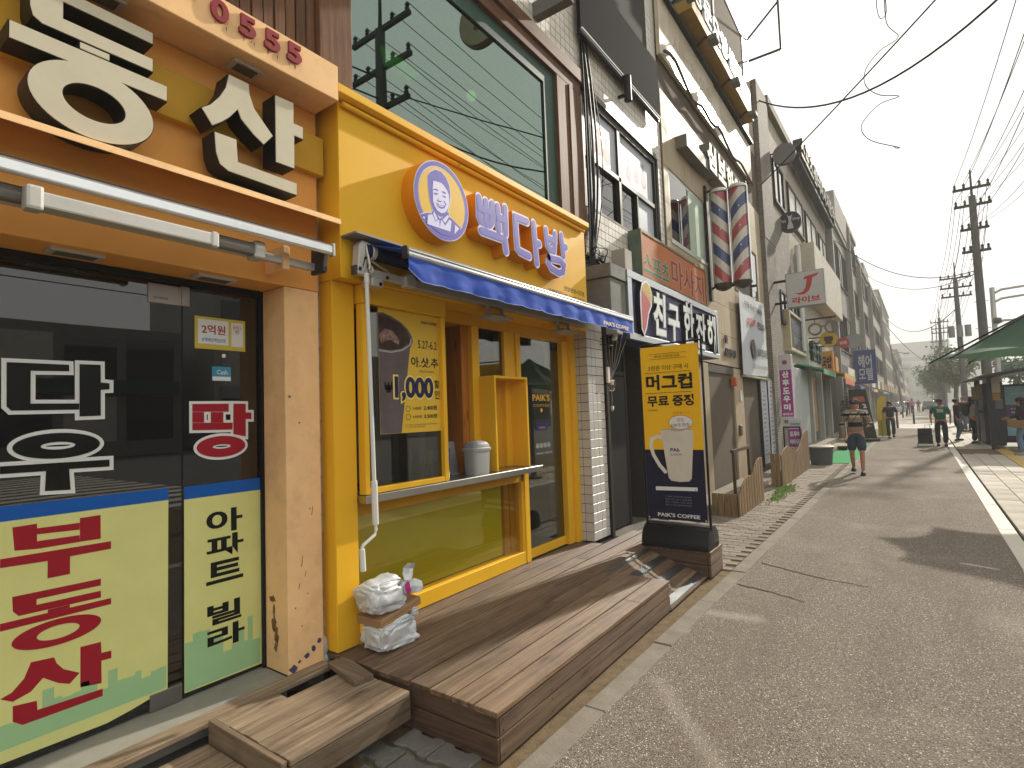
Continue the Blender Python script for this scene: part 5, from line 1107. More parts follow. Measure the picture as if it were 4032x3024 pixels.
# grey duct box under the cables
TB.part('duct_box', MB().box(-2.885, -2.58, 5.56, 5.98, 2.64, 3.10).box(-2.885, -2.56, 5.54, 6.0, 3.105, 3.26), M_GREYBOX, bevel=.006)
TB.part('breaker_box', MB().box(-2.885, -2.72, 6.1, 6.25, 3.10, 3.28).box(-2.885, -2.70, 6.28, 6.5, 3.30, 3.62), mat('cream_box', '9c9688', .6, grime=.3), bevel=.006)

# cables running down the wall
rnd = random.Random(5)
T = Thing('cable_bundle', 'tangle of black cables running down the white tiled wall', 'cables', (-2.83, 5.7, 3.2))
for k in range(15):
    y0 = 5.60 + .016 * (k % 8) + rnd.uniform(0, .01); x0 = -2.85 + .02 * rnd.random(); pts = []
    amp = rnd.uniform(.0, .05) if k < 9 else rnd.uniform(.1, .45)
    for i in range(26):
        t_ = i / 25; z = 8.6 - 5.35 * t_
        bulge = amp * math.sin(math.pi * max(0, (t_ - .45) / .55)) if t_ > .45 else 0
        pts.append((x0 + .05 * bulge + .012 * noise.noise((k, z * .8, 0)), y0 + bulge + .022 * noise.noise((k * 3.1, z * .6, 4)), z))
    T.part('cable', MB().tube(pts, rnd.choice((.006, .008, .011, .014)), 6), M_CABLE, smooth=True)
for k in range(7):
    cy_, cz_ = 5.72 + rnd.uniform(-.05, .2), 3.38 + rnd.uniform(-.06, .1); r = rnd.uniform(.06, .17); ph = rnd.uniform(0, 6)
    pts = [(-2.82 + .05 * math.sin(a * 2 + ph), cy_ + r * math.cos(a + ph) + .02 * math.sin(3 * a), cz_ + .7 * r * math.sin(a + ph)) for a in [i * .42 for i in range(17)]]
    T.part('cable_loop', MB().tube(pts, .006, 5), M_CABLE, smooth=True)
M_GCABLE = mat('grey_thin_cable', '8c8a86', .6)
T = Thing('hanging_cables', 'grey cables and white plug hanging in the dark stair doorway', 'cables', (-2.75, 5.8, 2.3))
for k in range(6):
    a = Vector((-2.72 + .02 * k, 5.62 + .09 * k, 2.52)); b = Vector((-2.74, 5.80 + .004 * k, 1.98))
    T.part('cable', MB().tube([a.lerp(b, t_ / 10) - Vector((0, 0, .03 * math.sin(math.pi * t_ / 10))) + Vector((0, .02 * noise.noise((k, t_ * .4, 0)), 0)) for t_ in range(11)], .0045, 5), M_GCABLE)
pts = [(-2.735 + .02 * math.sin(i), 5.80 + .07 * math.sin(i * .9), 1.90 + .07 * math.cos(i * .7)) for i in range(16)]
T.part('cable_loop', MB().tube(pts, .0045, 5), M_GCABLE)
T.part('cable', MB().tube([(-2.735, 5.80, 1.95), (-2.735, 5.80, 1.72), (-2.735, 5.795, 1.66)], .004, 5), M_GCABLE)
T.part('plug', MB().box(-2.75, -2.72, 5.785, 5.815, 1.62, 1.66).cyl((-2.735, 5.79, 1.62), (-2.735, 5.78, 1.60), .004, n=5).cyl((-2.735, 5.81, 1.62), (-2.735, 5.82, 1.60), .004, n=5), M_WHITE, bevel=.003)
T.part('adapter', MB().box(-2.76, -2.71, 5.745, 5.825, 1.90, 1.96), mat('beige_adapter', 'a39a86', .5), bevel=.006)
T.part('wall_box', MB().box(-2.70, -2.675, 5.60, 5.655, 1.92, 2.10), M_WHITE, bevel=.004)
T = Thing('junction_box', 'small grey junction box hanging under the awning end', 'junction box', (-2.62, 5.72, 2.5))
T.part('housing', MB().box(-2.70, -2.56, 5.64, 5.80, 2.47, 2.55), M_GREYP, bevel=.01, seg=2)
T.part('neck', MB().cyl((-2.63, 5.72, 2.47), (-2.63, 5.72, 2.42), .03, n=12), M_GREYP, smooth=True)
T.part('sticker', MB().box(-2.65, -2.60, 5.69, 5.70, 2.40, 2.43), M_WHITE)
T.part('cable_coil', MB().tube([(-2.7 + .08 * math.cos(i * .8), 5.62 + .09 * math.sin(i * .8), 2.46 - .008 * i) for i in range(22)], .006, 5), M_CABLE)

# black mesh sign panel high on the tiles, pipe, round cream sign
T = Thing('mesh_sign_panel', 'large black mesh sign panel with bright lower rail high on the tiles', 'sign', (-2.7, 6.3, 5.75))
T.part('panel', MB().box(-2.82, -2.77, 5.50, 8.02, 6.05, 6.93), mat('black_mesh_face', '191a1b', .9, var=.3, scale=70, bump=.3, bscale=160, spec=.05), bevel=.004)
T.part('lower_rail', MB().cyl((-2.76, 5.50, 6.04), (-2.76, 8.03, 6.04), .012, n=10), M_CHROME)
T.part('rail_back', MB().box(-2.82, -2.775, 5.50, 8.02, 5.99, 6.045), M_BLK)
T = Thing('wall_lamp', 'black cylindrical lamp hanging beneath the mesh sign panel', 'lamp', (-2.72, 6.45, 5.6))
T.part('body', MB().cyl((-2.74, 6.73, 6.06), (-2.74, 6.73, 5.72), .05, n=16), M_BLK, smooth=True)
T.part('bracket', MB().box(-2.885, -2.74, 6.71, 6.75, 5.80, 5.83), M_BLK)
T = Thing('round_wall_sign', 'cream round hanging sign above the brown timber window', 'sign', (-2.7, 4.75, 6.0))
T.part('disc', MB().py(circ(-2.28, 6.02, .30, 36), 4.62, 4.72), mat('cream_sign_face', 'c9bfa0', .45), smooth=True)
T.part('rim', MB().py(circ(-2.28, 6.02, .315, 36), 4.635, 4.705), mat('sign_rim', '8f8568', .5), smooth=True)
T.part('arm_box', MB().box(-2.88, -2.45, 4.63, 4.74, 5.70, 5.86), M_GREYBOX, bevel=.004)
T.part('lettering', ty('방', 4.6195, -2.42, -2.14, 5.88, 6.14, offset=.02), mat('faded_red_print', '8f5a4a', .6))

# timber slats above the orange shop
OB = Thing('timber_clad_storey', 'brown vertical timber cladding above the orange shop', 'wall', (-3.0, .8, 3.72))
OB.part('wall', MB().box(-10, -2.95, -6, 2.04, 3.72, 12), M_GROUT)
for k in range(9):
    OB.part('slat', MB().box(-2.948, -2.905 + .004 * (k % 2), 1.42 + .0705 * k, 1.42 + .0705 * k + .062, 3.715, 7.2), M_BRWN, bevel=.003)
OB.part('window_frame', MB().box(-2.949, -2.90, .3, 1.41, 3.72, 3.80).box(-2.949, -2.90, 1.36, 1.41, 3.80, 7.2).box(-2.949, -2.90, .3, .36, 3.80, 7.2), M_WINF)
OB.part('pane', MB().box(-2.94, -2.925, .36, 1.36, 3.80, 7.2), glass('teal_upper_glass', '3d5a55', 1.0, .12))

# ------------------------------------------------------------------ signs on the tiled building
T = Thing('bar_lightbox', 'navy lightbox sign with white brush letters and red microphone', 'sign', (-2.7, 7.9, 2.45))
T.part('case', MB().box(-2.87, -2.60, 5.98, 9.78, 2.44, 3.27), mat('navy_sign_case', '2c335f', .5, var=.06), bevel=.004)
T.part('frame', MB().box(-2.60, -2.55, 5.98, 9.80, 3.18, 3.27).box(-2.60, -2.55, 5.98, 9.80, 2.44, 2.52).box(-2.60, -2.55, 5.98, 6.10, 2.521, 3.179).box(-2.60, -2.55, 9.71, 9.80, 2.521, 3.179), M_ALU, bevel=.004)
T.part('sign_face', MB().box(-2.6, -2.596, 6.10, 9.71, 2.521, 3.179), mat('slate_blue_face', '474b6e', .5, var=.06))
mic = [(6.28, 2.58), (6.36, 2.50), (6.45, 2.60), (6.55, 2.80), (6.66, 2.92), (6.69, 3.05), (6.62, 3.19), (6.50, 3.23), (6.36, 3.18), (6.28, 3.03), (6.27, 2.88)]
m_ = T.part('microphone', MB().px(mic, -2.596, -2.53), M_BLK, bevel=.004)
T.part('microphone_rim', MB().px(offset_poly(mic, -.005), -2.5295, -2.527), M_VW, m_)
T.part('microphone_body', MB().px([(6.31, 2.60), (6.36, 2.54), (6.42, 2.62), (6.52, 2.82), (6.62, 2.93), (6.55, 2.98), (6.40, 3.05), (6.33, 3.08), (6.31, 2.88)], -2.5265, -2.525), mat('mic_red', 'b2525a', .45), m_)
T.part('microphone_head', MB().px([(6.34, 3.09), (6.42, 3.06), (6.56, 2.99), (6.64, 2.95), (6.66, 3.04), (6.60, 3.15), (6.50, 3.19), (6.40, 3.15)], -2.5265, -2.525), mat('mic_yellow', 'bfa54a', .45), m_)
for ch, a, b, z0, z1, m2, sd in (('친', 6.72, 7.20, 2.56, 3.14, M_VW, M_ALU), ('구', 7.26, 7.74, 2.54, 3.06, M_VW, M_ALU), ('한', 7.92, 8.42, 2.52, 3.20, M_VW, M_BLK), ('잔', 8.48, 9.02, 2.52, 3.12, M_VW, M_BLK), ('해', 9.10, 9.62, 2.50, 3.16, M_VW, M_BLK)):
    lt = T.part('letter', tx(ch, -2.596, a, b, z0, z1, offset=.055, depth=.055, shear=.08), sd)
    T.part('letter_face', tx(ch, -2.5395, a + .012, b - .012, z0 + .012, z1 - .012, offset=.03, shear=.08), m2, lt)
T = Thing('massage_sign', 'faded orange sports massage sign above the navy lightbox', 'sign', (-2.8, 8.2, 3.4))
T.part('case', MB().box(-2.87, -2.70, 6.80, 9.70, 3.36, 4.0), mat('green_tin_case', '5b6b5f', .6, var=.25, grime=.4, gcol='b08a3a'), bevel=.004)
T.part('frame', MB().box(-2.705, -2.685, 6.80, 9.70, 3.965, 4.0).box(-2.705, -2.685, 6.80, 9.70, 3.36, 3.385).box(-2.705, -2.685, 6.80, 6.83, 3.386, 3.964).box(-2.705, -2.685, 9.67, 9.70, 3.386, 3.964), mat('rusty_trim', '7b6a55', .6, .3, grime=.5))
T.part('sign_face', MB().box(-2.70, -2.696, 6.83, 9.67, 3.386, 3.964), mat('faded_orange_face', 'b06a3a', .6, var=.12, scale=3, grime=.25, gcol='8e5a38'))
for s_, a, b, z0, z1, c_ in (('스포츠', 6.88, 7.85, 3.45, 3.72, '1f6e58'), ('마사지', 7.95, 9.55, 3.42, 3.86, '8a2a22')):
    T.part('lettering_edge', tx(s_, -2.6945, a - .012, b + .012, z0 - .01, z1 + .01, offset=.05), mat('cream_edge_print', 'b7a38c', .6))
    T.part('lettering', tx(s_, -2.693, a, b, z0, z1, offset=.02), mat('print_' + c_, c_, .6))

# ------------------------------------------------------------------ beige stone clinic building
M_BEI = mat('beige_stone_panel', 'a6977d', 0.6, var=0.10, scale=2.2, stretch=(1, 6, .6), grime=0.22, gcol='7d6f58', rnd=0.06)
M_BEI_J = mat('stone_joint', '5d5446', 0.9)
BB = Thing('beige_stone_building', 'beige stone clad clinic building behind the barber pole', 'building', (-4, 12, 0))
BB.part('wall', MB().box(-10, -2.868, 8.30, 15.62, 0, 2.40).box(-10, -2.868, 8.3, 15.62, 2.41, 16).box(-3.3, -2.868, 8.3, 15.62, 2.395, 2.42), M_BEI_J)
wins = [(8.52, 10.45, 4.25, 5.48), (12.5, 14.9, 4.15, 5.45)]
z = 2.43; hs_ = (.62, .60, .62, .60, .60, .62, .62)
for r_, h in enumerate(hs_):
    yy = 8.30; k = 0
    while yy < 15.6:
        w = 1.045; a, b = yy + .003, min(yy + w - .003, 15.62)
        segs = [(a, b, z + .003, z + h - .003)]
        for (w0, w1, z0, z1) in wins:
            ns = []
            for (a_, b_, c_, d_) in segs:
                if a_ < w1 and b_ > w0 and c_ < z1 and d_ > z0:
                    if a_ < w0: ns.append((a_, w0, c_, d_))
                    if b_ > w1: ns.append((w1, b_, c_, d_))
                    if c_ < z0: ns.append((max(a_, w0), min(b_, w1), c_, z0))
                    if d_ > z1: ns.append((max(a_, w0), min(b_, w1), z1, d_))
                else: ns.append((a_, b_, c_, d_))
            segs = ns
        for (a_, b_, c_, d_) in segs:
            if b_ - a_ > .01 and d_ - c_ > .01:
                BB.part('stone_panel', MB().box(-2.868, -2.85 + random.uniform(-.0015, .001), a_, b_, c_, d_), M_BEI, bevel=.0015)
        yy += w; k += 1
    z += h
for i, (w0, w1, z0, z1) in enumerate(wins):
    f = BB.part('window_frame', MB().box(-2.98, -2.866, w0, w1, z1 - .06, z1).box(-2.98, -2.84, w0 - .02, w1 + .02, z0, z0 + .07).box(-2.98, -2.866, w0, w0 + .06, z0 + .07, z1 - .06).box(-2.98, -2.866, w1 - .06, w1, z0 + .07, z1 - .06).box(-2.97, -2.872, (w0 + w1) / 2 - .04, (w0 + w1) / 2 + .04, z0 + .07, z1 - .06), M_ALUW if i == 0 else M_WINF)
    BB.part('window_pane', MB().box(-2.867, -2.8665 + .0, w0 + .06, (w0 + w1) / 2 - .04, z0 + .07, z1 - .06), M_WIN, f)
    BB.part('window_pane', MB().box(-2.867, -2.8665, (w0 + w1) / 2 + .04, w1 - .06, z0 + .07, z1 - .06), mat('green_window_film', 'b3c6b4', .4, var=.06) if i == 0 else M_WIN, f)
# small tiled storeys above
BB.part('small_tiles', tile_field(8.3, 15.6, 8.3, 15.8, -2.868, [(9.2, 14.9, 9.3, 11.3)], .15, .12), mat('small_tan_tile', 'a89c88', .45, var=.2, scale=6, grime=.3), kind='stuff')
f = BB.part('window_frame', MB().box(-2.95, -2.85, 9.2, 14.9, 9.3, 9.4).box(-2.95, -2.85, 9.2, 14.9, 11.2, 11.3).box(-2.95, -2.85, 9.2, 9.3, 9.4, 11.2).box(-2.95, -2.85, 14.8, 14.9, 9.4, 11.2).box(-2.95, -2.85, 12.0, 12.1, 9.4, 11.2), mat('teal_grey_frame', '6f7d7a', .5))
BB.part('window_pane', MB().box(-2.9, -2.88, 9.3, 12.0, 9.4, 11.2), M_WIN, f); BB.part('window_pane', MB().box(-2.9, -2.88, 12.1, 14.8, 9.4, 11.2), M_WIN, f)
rl = BB.part('roof_rail', MB().cyl((-2.85, 15.5, 10.9), (-2.05, 15.5, 10.9), .03, n=6).cyl((-2.05, 15.5, 10.9), (-2.05, 15.5, 13.5), .03, n=6).cyl((-2.85, 15.5, 11.5), (-2.05, 15.5, 12.2), .025, n=6), M_BLK)
# ground floor of the clinic
BB.part('door_surround', MB().box(-3.2, -2.83, 8.3, 10.05, 0, 2.40), M_BEI, bevel=.004); BB.part('door_surround', MB().box(-3.2, -2.83, 11.85, 12.6, 0, 2.40), M_BEI, bevel=.004)
BB.part('door_lintel', MB().box(-3.2, -2.84, 10.05, 11.85, 2.26, 2.40), mat('dark_lintel', '4a443c', .7, grime=.3))
df = BB.part('door_frame', MB().box(-3.02, -2.94, 10.06, 10.12, .1, 2.26).box(-3.02, -2.94, 10.92, 10.99, .1, 2.26).box(-3.02, -2.94, 11.78, 11.84, .1, 2.26).box(-3.02, -2.94, 10.12, 10.92, 2.18, 2.26).box(-3.02, -2.94, 10.99, 11.78, 2.18, 2.26).box(-3.02, -2.94, 10.12, 11.78, .1, .19), M_ALUW)
M_KRAFT = mat('brown_paper_film', '9a7650', .7, var=.25, scale=3, grime=.4, gcol='c4b08a')
for y0, y1 in ((10.12, 10.92), (10.99, 11.78)):
    BB.part('door_glass', MB().box(-2.985, -2.975, y0, y1, 1.36, 2.18), M_WIN, df); BB.part('paper_film', MB().box(-2.985, -2.975, y0, y1, .19, 1.355), M_KRAFT, df)
BB.part('door_notice', MB().box(-2.974, -2.972, 11.15, 11.5, .95, 1.25), mat('pale_blue_notice', 'a9b9c6', .6, var=.1), df)
BB.part('door_handle', MB().box(-2.96, -2.92, 11.66, 11.70, .95, 1.25), M_BLK, df)
BB.part('fire_alarm_lamp', MB().box(-2.84, -2.74, 11.62, 11.76, 2.02, 2.2), mat('orange_alarm_box', 'c4602a', .5), bevel=.01)
BB.part('keypad', MB().box(-2.83, -2.78, 12.0, 12.14, 1.0, 1.22), mat('brown_keypad', '5b4c40', .5), bevel=.01)
BB.part('door_bell', MB().box(-2.83, -2.805, 12.25, 12.36, 1.72, 1.95), M_WHITE, bevel=.01)
BB.part('metal_panel', MB().box(-3.1, -2.87, 12.62, 15.6, 0, 2.38), mat('grey_metal_panel', '67645c', .45, .4, var=.2, scale=1.5, grime=.5), bevel=.004)
BB.part('doorstep', MB().box(-2.83, -2.30, 8.45, 11.9, -.02, .14), M_CONC, bevel=.01)
BB.part('plaque_lettering', tx('한', -2.83, 11.28, 11.48, 2.88, 3.04, offset=.03, depth=.02), M_INK)
BB.part('plaque_lettering', tx('심보한의원', -2.83, 11.24, 12.10, 2.62, 2.78, offset=.03, depth=.02), M_INK)
# channel letters high on the stone
T = Thing('clinic_letters', 'pale grey clinic letters standing off the beige stone above the window', 'sign', (-2.7, 10.6, 6.0))
T.part('back_box', MB().box(-2.85, -2.66, 8.95, 10.2, 5.95, 6.16), mat('grey_letter_side', '6f6c66', .6))
for ch, a in (('심', 10.05), ('보', 10.75), ('한', 11.4), ('의', 12.0)):
    lt = T.part('letter', tx(ch, -2.82, a, a + .6, 5.98, 6.52, offset=.06, depth=.19), mat('grey_letter_side', '6f6c66', .6))
    T.part('letter_face', tx(ch, -2.628, a + .01, a + .59, 5.99, 6.51, offset=.03), mat('cream_letter_face', 'c0baa6', .5), lt)
# long dirty plastic sign with spot lamps
T = Thing('dirty_plastic_sign', 'long dirty translucent plastic sign below the spot lamps', 'sign', (-2.8, 11.4, 7.2))
T.part('panel', MB().box(-2.85, -2.79, 8.25, 11.45, 7.22, 8.25).box(-2.85, -2.795, 11.46, 14.7, 7.22, 8.22), mat('dirty_cream_plastic', 'b5aa92', .35, var=.18, scale=1.6, stretch=(1, 3, .5), grime=.4, gcol='8a7a58'))
T.part('lettering', tx('심보한의원', -2.788, 8.9, 11.2, 7.45, 7.95), mat('faint_print', 'a0917c', .5)); T.part('lettering', tx('원의한보심', -2.793, 11.8, 14.2, 7.5, 7.95), mat('faint_print', 'a0917c', .5))
T.part('top_rail', MB().box(-2.84, -2.72, 8.25, 14.75, 8.26, 8.33), M_WINF)
T.part('rope', MB().tube([(-2.74, 8.3 + .28 * k, 7.26 + .25 * noise.noise((k * .3, 0, 0)) - .1 * (k / 22)) for k in range(23)], .025, 6), mat('grey_rope', '5d5850', .9))
for yy, w0 in ((8.75, 'first'), (10.1, 'second'), (11.75, 'third'), (13.3, 'farthest')):
    T2 = Thing('spot_lamp', w0 + ' grey spot lamp along the top of the dirty plastic sign', 'lamp', (-2.5, yy, 8.3), group='spot lamps over the plastic sign')
    T2.part('arm', MB().tube([(-2.75, yy, 8.3), (-2.55, yy, 8.42), (-2.45, yy, 8.36)], .018, 6), M_WINF)
    T2.part('head', MB().box(-2.50, -2.34, yy - .12, yy + .12, 8.24, 8.36), M_GREYBOX, bevel=.02)
# slanted signboard on the upper floor
T = Thing('care_centre_sign', 'teal and yellow upper-floor sign with white care centre letters', 'sign', (-2.6, 11.6, 8.4))
T.part('board', MB().box(-2.85, -2.52, 9.2, 13.9, 8.42, 8.62), mat('ochre_board', '9a7a35', .6, grime=.4))
T.part('face', MB().box(-2.85, -2.56, 9.25, 13.85, 8.62, 9.15), mat('teal_board', '2f4a52', .6, var=.1))
T.part('end_face', MB().box(-2.85, -2.555, 12.8, 13.86, 8.615, 9.155), mat('maroon_board', '6a2f38', .6))
for i, ch in enumerate('방문요양센터'):
    T.part('letter', tx(ch, -2.555, 9.3 + .58 * i, 9.82 + .58 * i, 8.64, 9.12, offset=.03, depth=.05), M_VW)
T.part('lettering', tx('031-421', -2.553, 12.9, 13.8, 8.75, 9.05, offset=.02), M_VW)

# barber pole pair
def barber_mat():
    m, t, p, o = base_mat('barber_stripes')
    tc = N(t, 'ShaderNodeTexCoord'); sp = N(t, 'ShaderNodeSeparateXYZ'); t.links.new(tc.outputs['Object'], sp.inputs[0])
    at = N(t, 'ShaderNodeMath', operation='MULTIPLY'); at.inputs[1].default_value = 1.0; t.links.new(sp.outputs[0], at.inputs[0])
    a = N(t, 'ShaderNodeMath', operation='MULTIPLY_ADD'); t.links.new(at.outputs[0], a.inputs[0]); a.inputs[1].default_value = 1.1; t.links.new(sp.outputs[2], a.inputs[2])
    fr_ = N(t, 'ShaderNodeMath', operation='MULTIPLY'); t.links.new(a.outputs[0], fr_.inputs[0]); fr_.inputs[1].default_value = 1.25
    f2 = N(t, 'ShaderNodeMath', operation='FRACT'); t.links.new(fr_.outputs[0], f2.inputs[0])
    cr = N(t, 'ShaderNodeValToRGB'); cr.color_ramp.interpolation = 'CONSTANT'; t.links.new(f2.outputs[0], cr.inputs[0])
    e = cr.color_ramp.elements; e[0].position = 0; e[0].color = (*lin('a5474c'), 1); e[1].position = .27; e[1].color = (*lin('c3bdb0'), 1)
    for ps, c in ((.5, '3a4570'), (.77, 'c3bdb0')):
        q = e.new(ps); q.color = (*lin(c), 1)
    t.links.new(cr.outputs[0], p.inputs['Base Color']); p.inputs['Roughness'].default_value = .35; p.inputs['Coat Weight'].default_value = .4
    return m
M_BARB = barber_mat()
T = Thing('barber_pole', 'pair of red white and blue striped barber pole cylinders', 'barber pole', (-2.45, 10.5, 3.85))
for cx in (-2.59, -2.25):
    cyl = link('striped_cylinder', MB().cyl((0, 0, -.86), (0, 0, .86), .15, n=32).mesh('striped_cylinder', M_BARB, smooth=True), T.o); cyl.location = (cx + 2.45, 0, .88); cyl.scale = (1 if cx < -2.5 else -1, 1, 1)
    star = MB()
    for k in range(9):
        a = R(-150 + 37 * ((k * 2) % 4)); z = 3.98 + .18 * k; r = .024
        for (dx, dz) in ((1, .25), (.25, 1)):
            c0 = Vector((cx + .1515 * math.cos(a), 10.5 + .1515 * math.sin(a), z)); u = Vector((-math.sin(a), math.cos(a), 0)); nn = Vector((math.cos(a), math.sin(a), 0)) * (.002 if dx == 1 else .003)
            star.poly([c0 + u * (r * dx) + nn, c0 + Vector((0, 0, r * dz)) + nn, c0 - u * (r * dx) + nn, c0 - Vector((0, 0, r * dz)) + nn])
    T.part('star_print', star, mat('star_print', 'cfcabd', .4))
    T.part('cap', MB().lathe((cx, 10.5, 5.60), [(.168, 0), (.168, .03), (.13, .075), (.05, .10), (0, .105)], 24), M_ALUW, smooth=True)
    T.part('bottom_bowl', MB().lathe((cx, 10.5, 3.86), [(0, -.11), (.05, -.10), (.13, -.06), (.168, 0), (.168, .025)], 24), mat('dark_bowl', '4f4a42', .4, .3), smooth=True)
T.part('end_bracket', MB().tube([(-2.87, 10.5, 5.66), (-2.72, 10.5, 5.70), (-2.42, 10.5, 5.64), (-2.1, 10.5, 5.69)], .022, 8).tube([(-2.87, 10.5, 3.80), (-2.72, 10.5, 3.86), (-2.42, 10.5, 3.83), (-2.08, 10.5, 3.90)], .022, 8), M_BLK)
T.part('side_rail', MB().cyl((-2.415, 10.42, 3.86), (-2.415, 10.42, 5.62), .022, n=10).cyl((-2.74, 10.46, 3.86), (-2.74, 10.46, 5.62), .018, n=8).cyl((-2.09, 10.46, 3.86), (-2.09, 10.46, 5.62), .018, n=8), M_CHROME, smooth=True)
T.part('wall_mount', MB().box(-2.87, -2.80, 10.44, 10.56, 3.6, 5.8), M_WINF)
# white cloth banner of the clinic
vs = []
for j in range(17):
    for i in range(25):
        u, v = i / 24, j / 16; zt = 4.10 + .08 * u; zb = 2.29 + .04 * u
        vs.append((-2.76 + .012 * noise.noise((u * 5, v * 2, 1)) + .02 * math.sin(u * 9 + v * 2) * .4, 12.38 + 2.66 * u, zb + (zt - zb) * v - .02 * math.sin(u * 12) * v))
mb = MB(); mb.add(vs, [(j * 25 + i, j * 25 + i + 1, (j + 1) * 25 + i + 1, (j + 1) * 25 + i) for j in range(16) for i in range(24)])
T = Thing('clinic_banner', 'wrinkled white clinic banner with red and black print', 'banner', (-2.76, 13.7, 2.3))
T.part('cloth', mb, mat('white_banner_cloth', 'b9bec2', .8, var=.06, scale=3), smooth='all')
BK = -2.728
T.part('lettering', tx('자동차사고 통증', BK, 12.7, 14.6, 3.82, 3.95, offset=.02), M_INK); T.part('lettering', tx('2대째', BK, 12.95, 13.75, 3.42, 3.62, offset=.04), mat('banner_red', 'b04a4a', .6)); T.part('lettering', tx('진료', BK, 14.0, 14.75, 3.44, 3.62, offset=.03), M_INK)
T.part('lettering', tx('심보한의원', BK, 13.75, 14.95, 2.78, 2.98, offset=.03), M_INK); T.part('lettering', tx('☎ 031-421-7700', BK, 13.3, 14.85, 2.46, 2.58), M_INK)
T.part('emblem', MB().px([(13.1, 3.1), (13.2, 2.98), (13.3, 3.12), (13.5, 3.14), (13.62, 3.0), (13.6, 2.8), (13.5, 2.66), (13.3, 2.72), (13.2, 2.9)], BK - .001, BK), mat('emblem_brown', '4c4048', .6))
T.part('lower_batten', MB().box(-2.80, -2.72, 12.45, 15.05, 2.24, 2.285), mat('pale_batten', '9c9a80', .7))
# menu panels
for y0, y1, c_, lab in ((14.2, 14.98, 'b7bcc4', 'tall white menu board with grey print beside the metal panel'), (15.05, 15.85, 'b4b7ba', 'tall white price list board next to the menu board'), (15.95, 16.75, '3f7d62', 'tall green poster board by the pink sign')):
    T = Thing('menu_board', lab, 'sign', (-2.8, (y0 + y1) / 2, .15), group='tall boards at the foot of the clinic wall')
    T.part('frame', MB().box(-2.85, -2.80, y0, y1, .14, 2.32), M_BLK, bevel=.004)
    b = T.part('sheet', MB().box(-2.7995, -2.796, y0 + .06, y1 - .05, .2, 2.27), mat('sheet_' + c_, c_, .5, var=.08))
    r2 = random.Random(int(y0 * 7)); mb = MB()
    for k in range(16):
        z = 2.05 - .11 * k; mb.box(-2.7955, -2.795, y0 + .2, y0 + .2 + r2.uniform(.15, .42), z, z + r2.uniform(.015, .05))
    T.part('print_lines', mb, mat('grey_menu_print', '7d8087', .5), b)
# picket planters in front of the bar
M_PICK = wood('planter_wood', '6a553a', '8f7652', .75, 'z', grime=.5, rnd=.15)
def planter(y0, y1, lab, xa, hf):
    T = Thing('picket_planter', lab, 'planter', ((-2.03), y0, 0), group='wavy picket planters along the shops')
    n = int((y1 - y0) / .085); 
    for k in range(n):
        a = y0 + (y1 - y0) * k / n; h0, h1 = hf(k / n), hf((k + .9) / n)
        T.part('picket', MB().px([(a, .0), (a + .078, .0), (a + .078, h1), (a, h0)], -2.055 + .004 * (k % 2), -2.03 + .004 * (k % 2)), M_PICK, bevel=.003)
    m = int((-2.06 - xa) / .09)
    for k in range(m):
        x = xa + (-2.06 - xa) * k / m; T.part('picket', MB().box(x, x + .083, y0 - .004 * (k % 2), y0 + .022, 0, hf(0) + .03), M_PICK, bevel=.003)
    T.part('soil_box', MB().box(xa, -2.06, y0 + .03, y1, 0, .22), mat('planter_soil', '3a3026', .95))
planter(8.42, 10.1, 'wavy wooden picket planter nearest the banner stand', -2.43, lambda u: .30 + .40 * u + .10 * abs(math.sin(u * 6)))
planter(11.86, 15.6, 'longer wavy wooden picket planter beside the grey tub', -2.24, lambda u: .62 + .12 * math.sin(u * 9) + .28 * u * u)
T = Thing('brown_handrail', 'brown metal handrail beside the first picket planter', 'handrail', (-2.4, 8.6, 0))
T.part('post', MB().box(-2.14, -2.10, 8.55, 8.59, 0, .92), mat('brown_rail', '4b3628', .5)); T.part('post', MB().box(-2.14, -2.10, 9.5, 9.54, 0, .92), mat('brown_rail', '4b3628', .5)); T.part('rail', MB().box(-2.145, -2.095, 8.5, 9.6, .92, .965), mat('brown_rail', '4b3628', .5))
T = Thing('grey_tub', 'dark grey plastic tub with a pale lid beside the picket planter', 'tub', (-1.88, 16.6, 0))
T.part('tub', MB().lathe((-1.88, 16.6, 0), [(.24, 0), (.25, .03), (.29, .42), (.31, .43), (.31, .46)], 28), mat('slate_plastic', '4c5150', .5), smooth=True)
T.part('lid', MB().lathe((-1.88, 16.6, .46), [(.33, 0), (.33, .02), (.26, .04), (.10, .05), (0, .05)], 28), mat('pale_lid', '8f8b80', .5, grime=.3), smooth=True)
# weeds at the kerb
r2 = random.Random(2); mb = MB()
for k in range(420):
    cx, cy_ = (-1.92 + r2.gauss(0, .07), 11.45 + r2.gauss(0, .35)) if k < 330 else (-1.86 + r2.gauss(0, .05), 10.4 + r2.gauss(0, .3))
    a = r2.uniform(0, 6.28); l = r2.uniform(.02, .07); d = Vector((math.cos(a), math.sin(a), 0)); p0 = Vector((cx, cy_, 0)); s_ = Vector((-d.y, d.x, 0)) * r2.uniform(.006, .014)
    mb.add([p0 - s_, p0 + s_, p0 + d * l * .6 + Vector((0, 0, l * .7)), p0 + d * l + Vector((0, 0, l * .45))], [(0, 1, 2), (0, 2, 3)])
solo('weeds', mb, mat('weed_green', '7c9a4e', .8, var=.3, scale=20), 'patch of green weeds growing along the planter foot', 'weeds', kind='stuff')
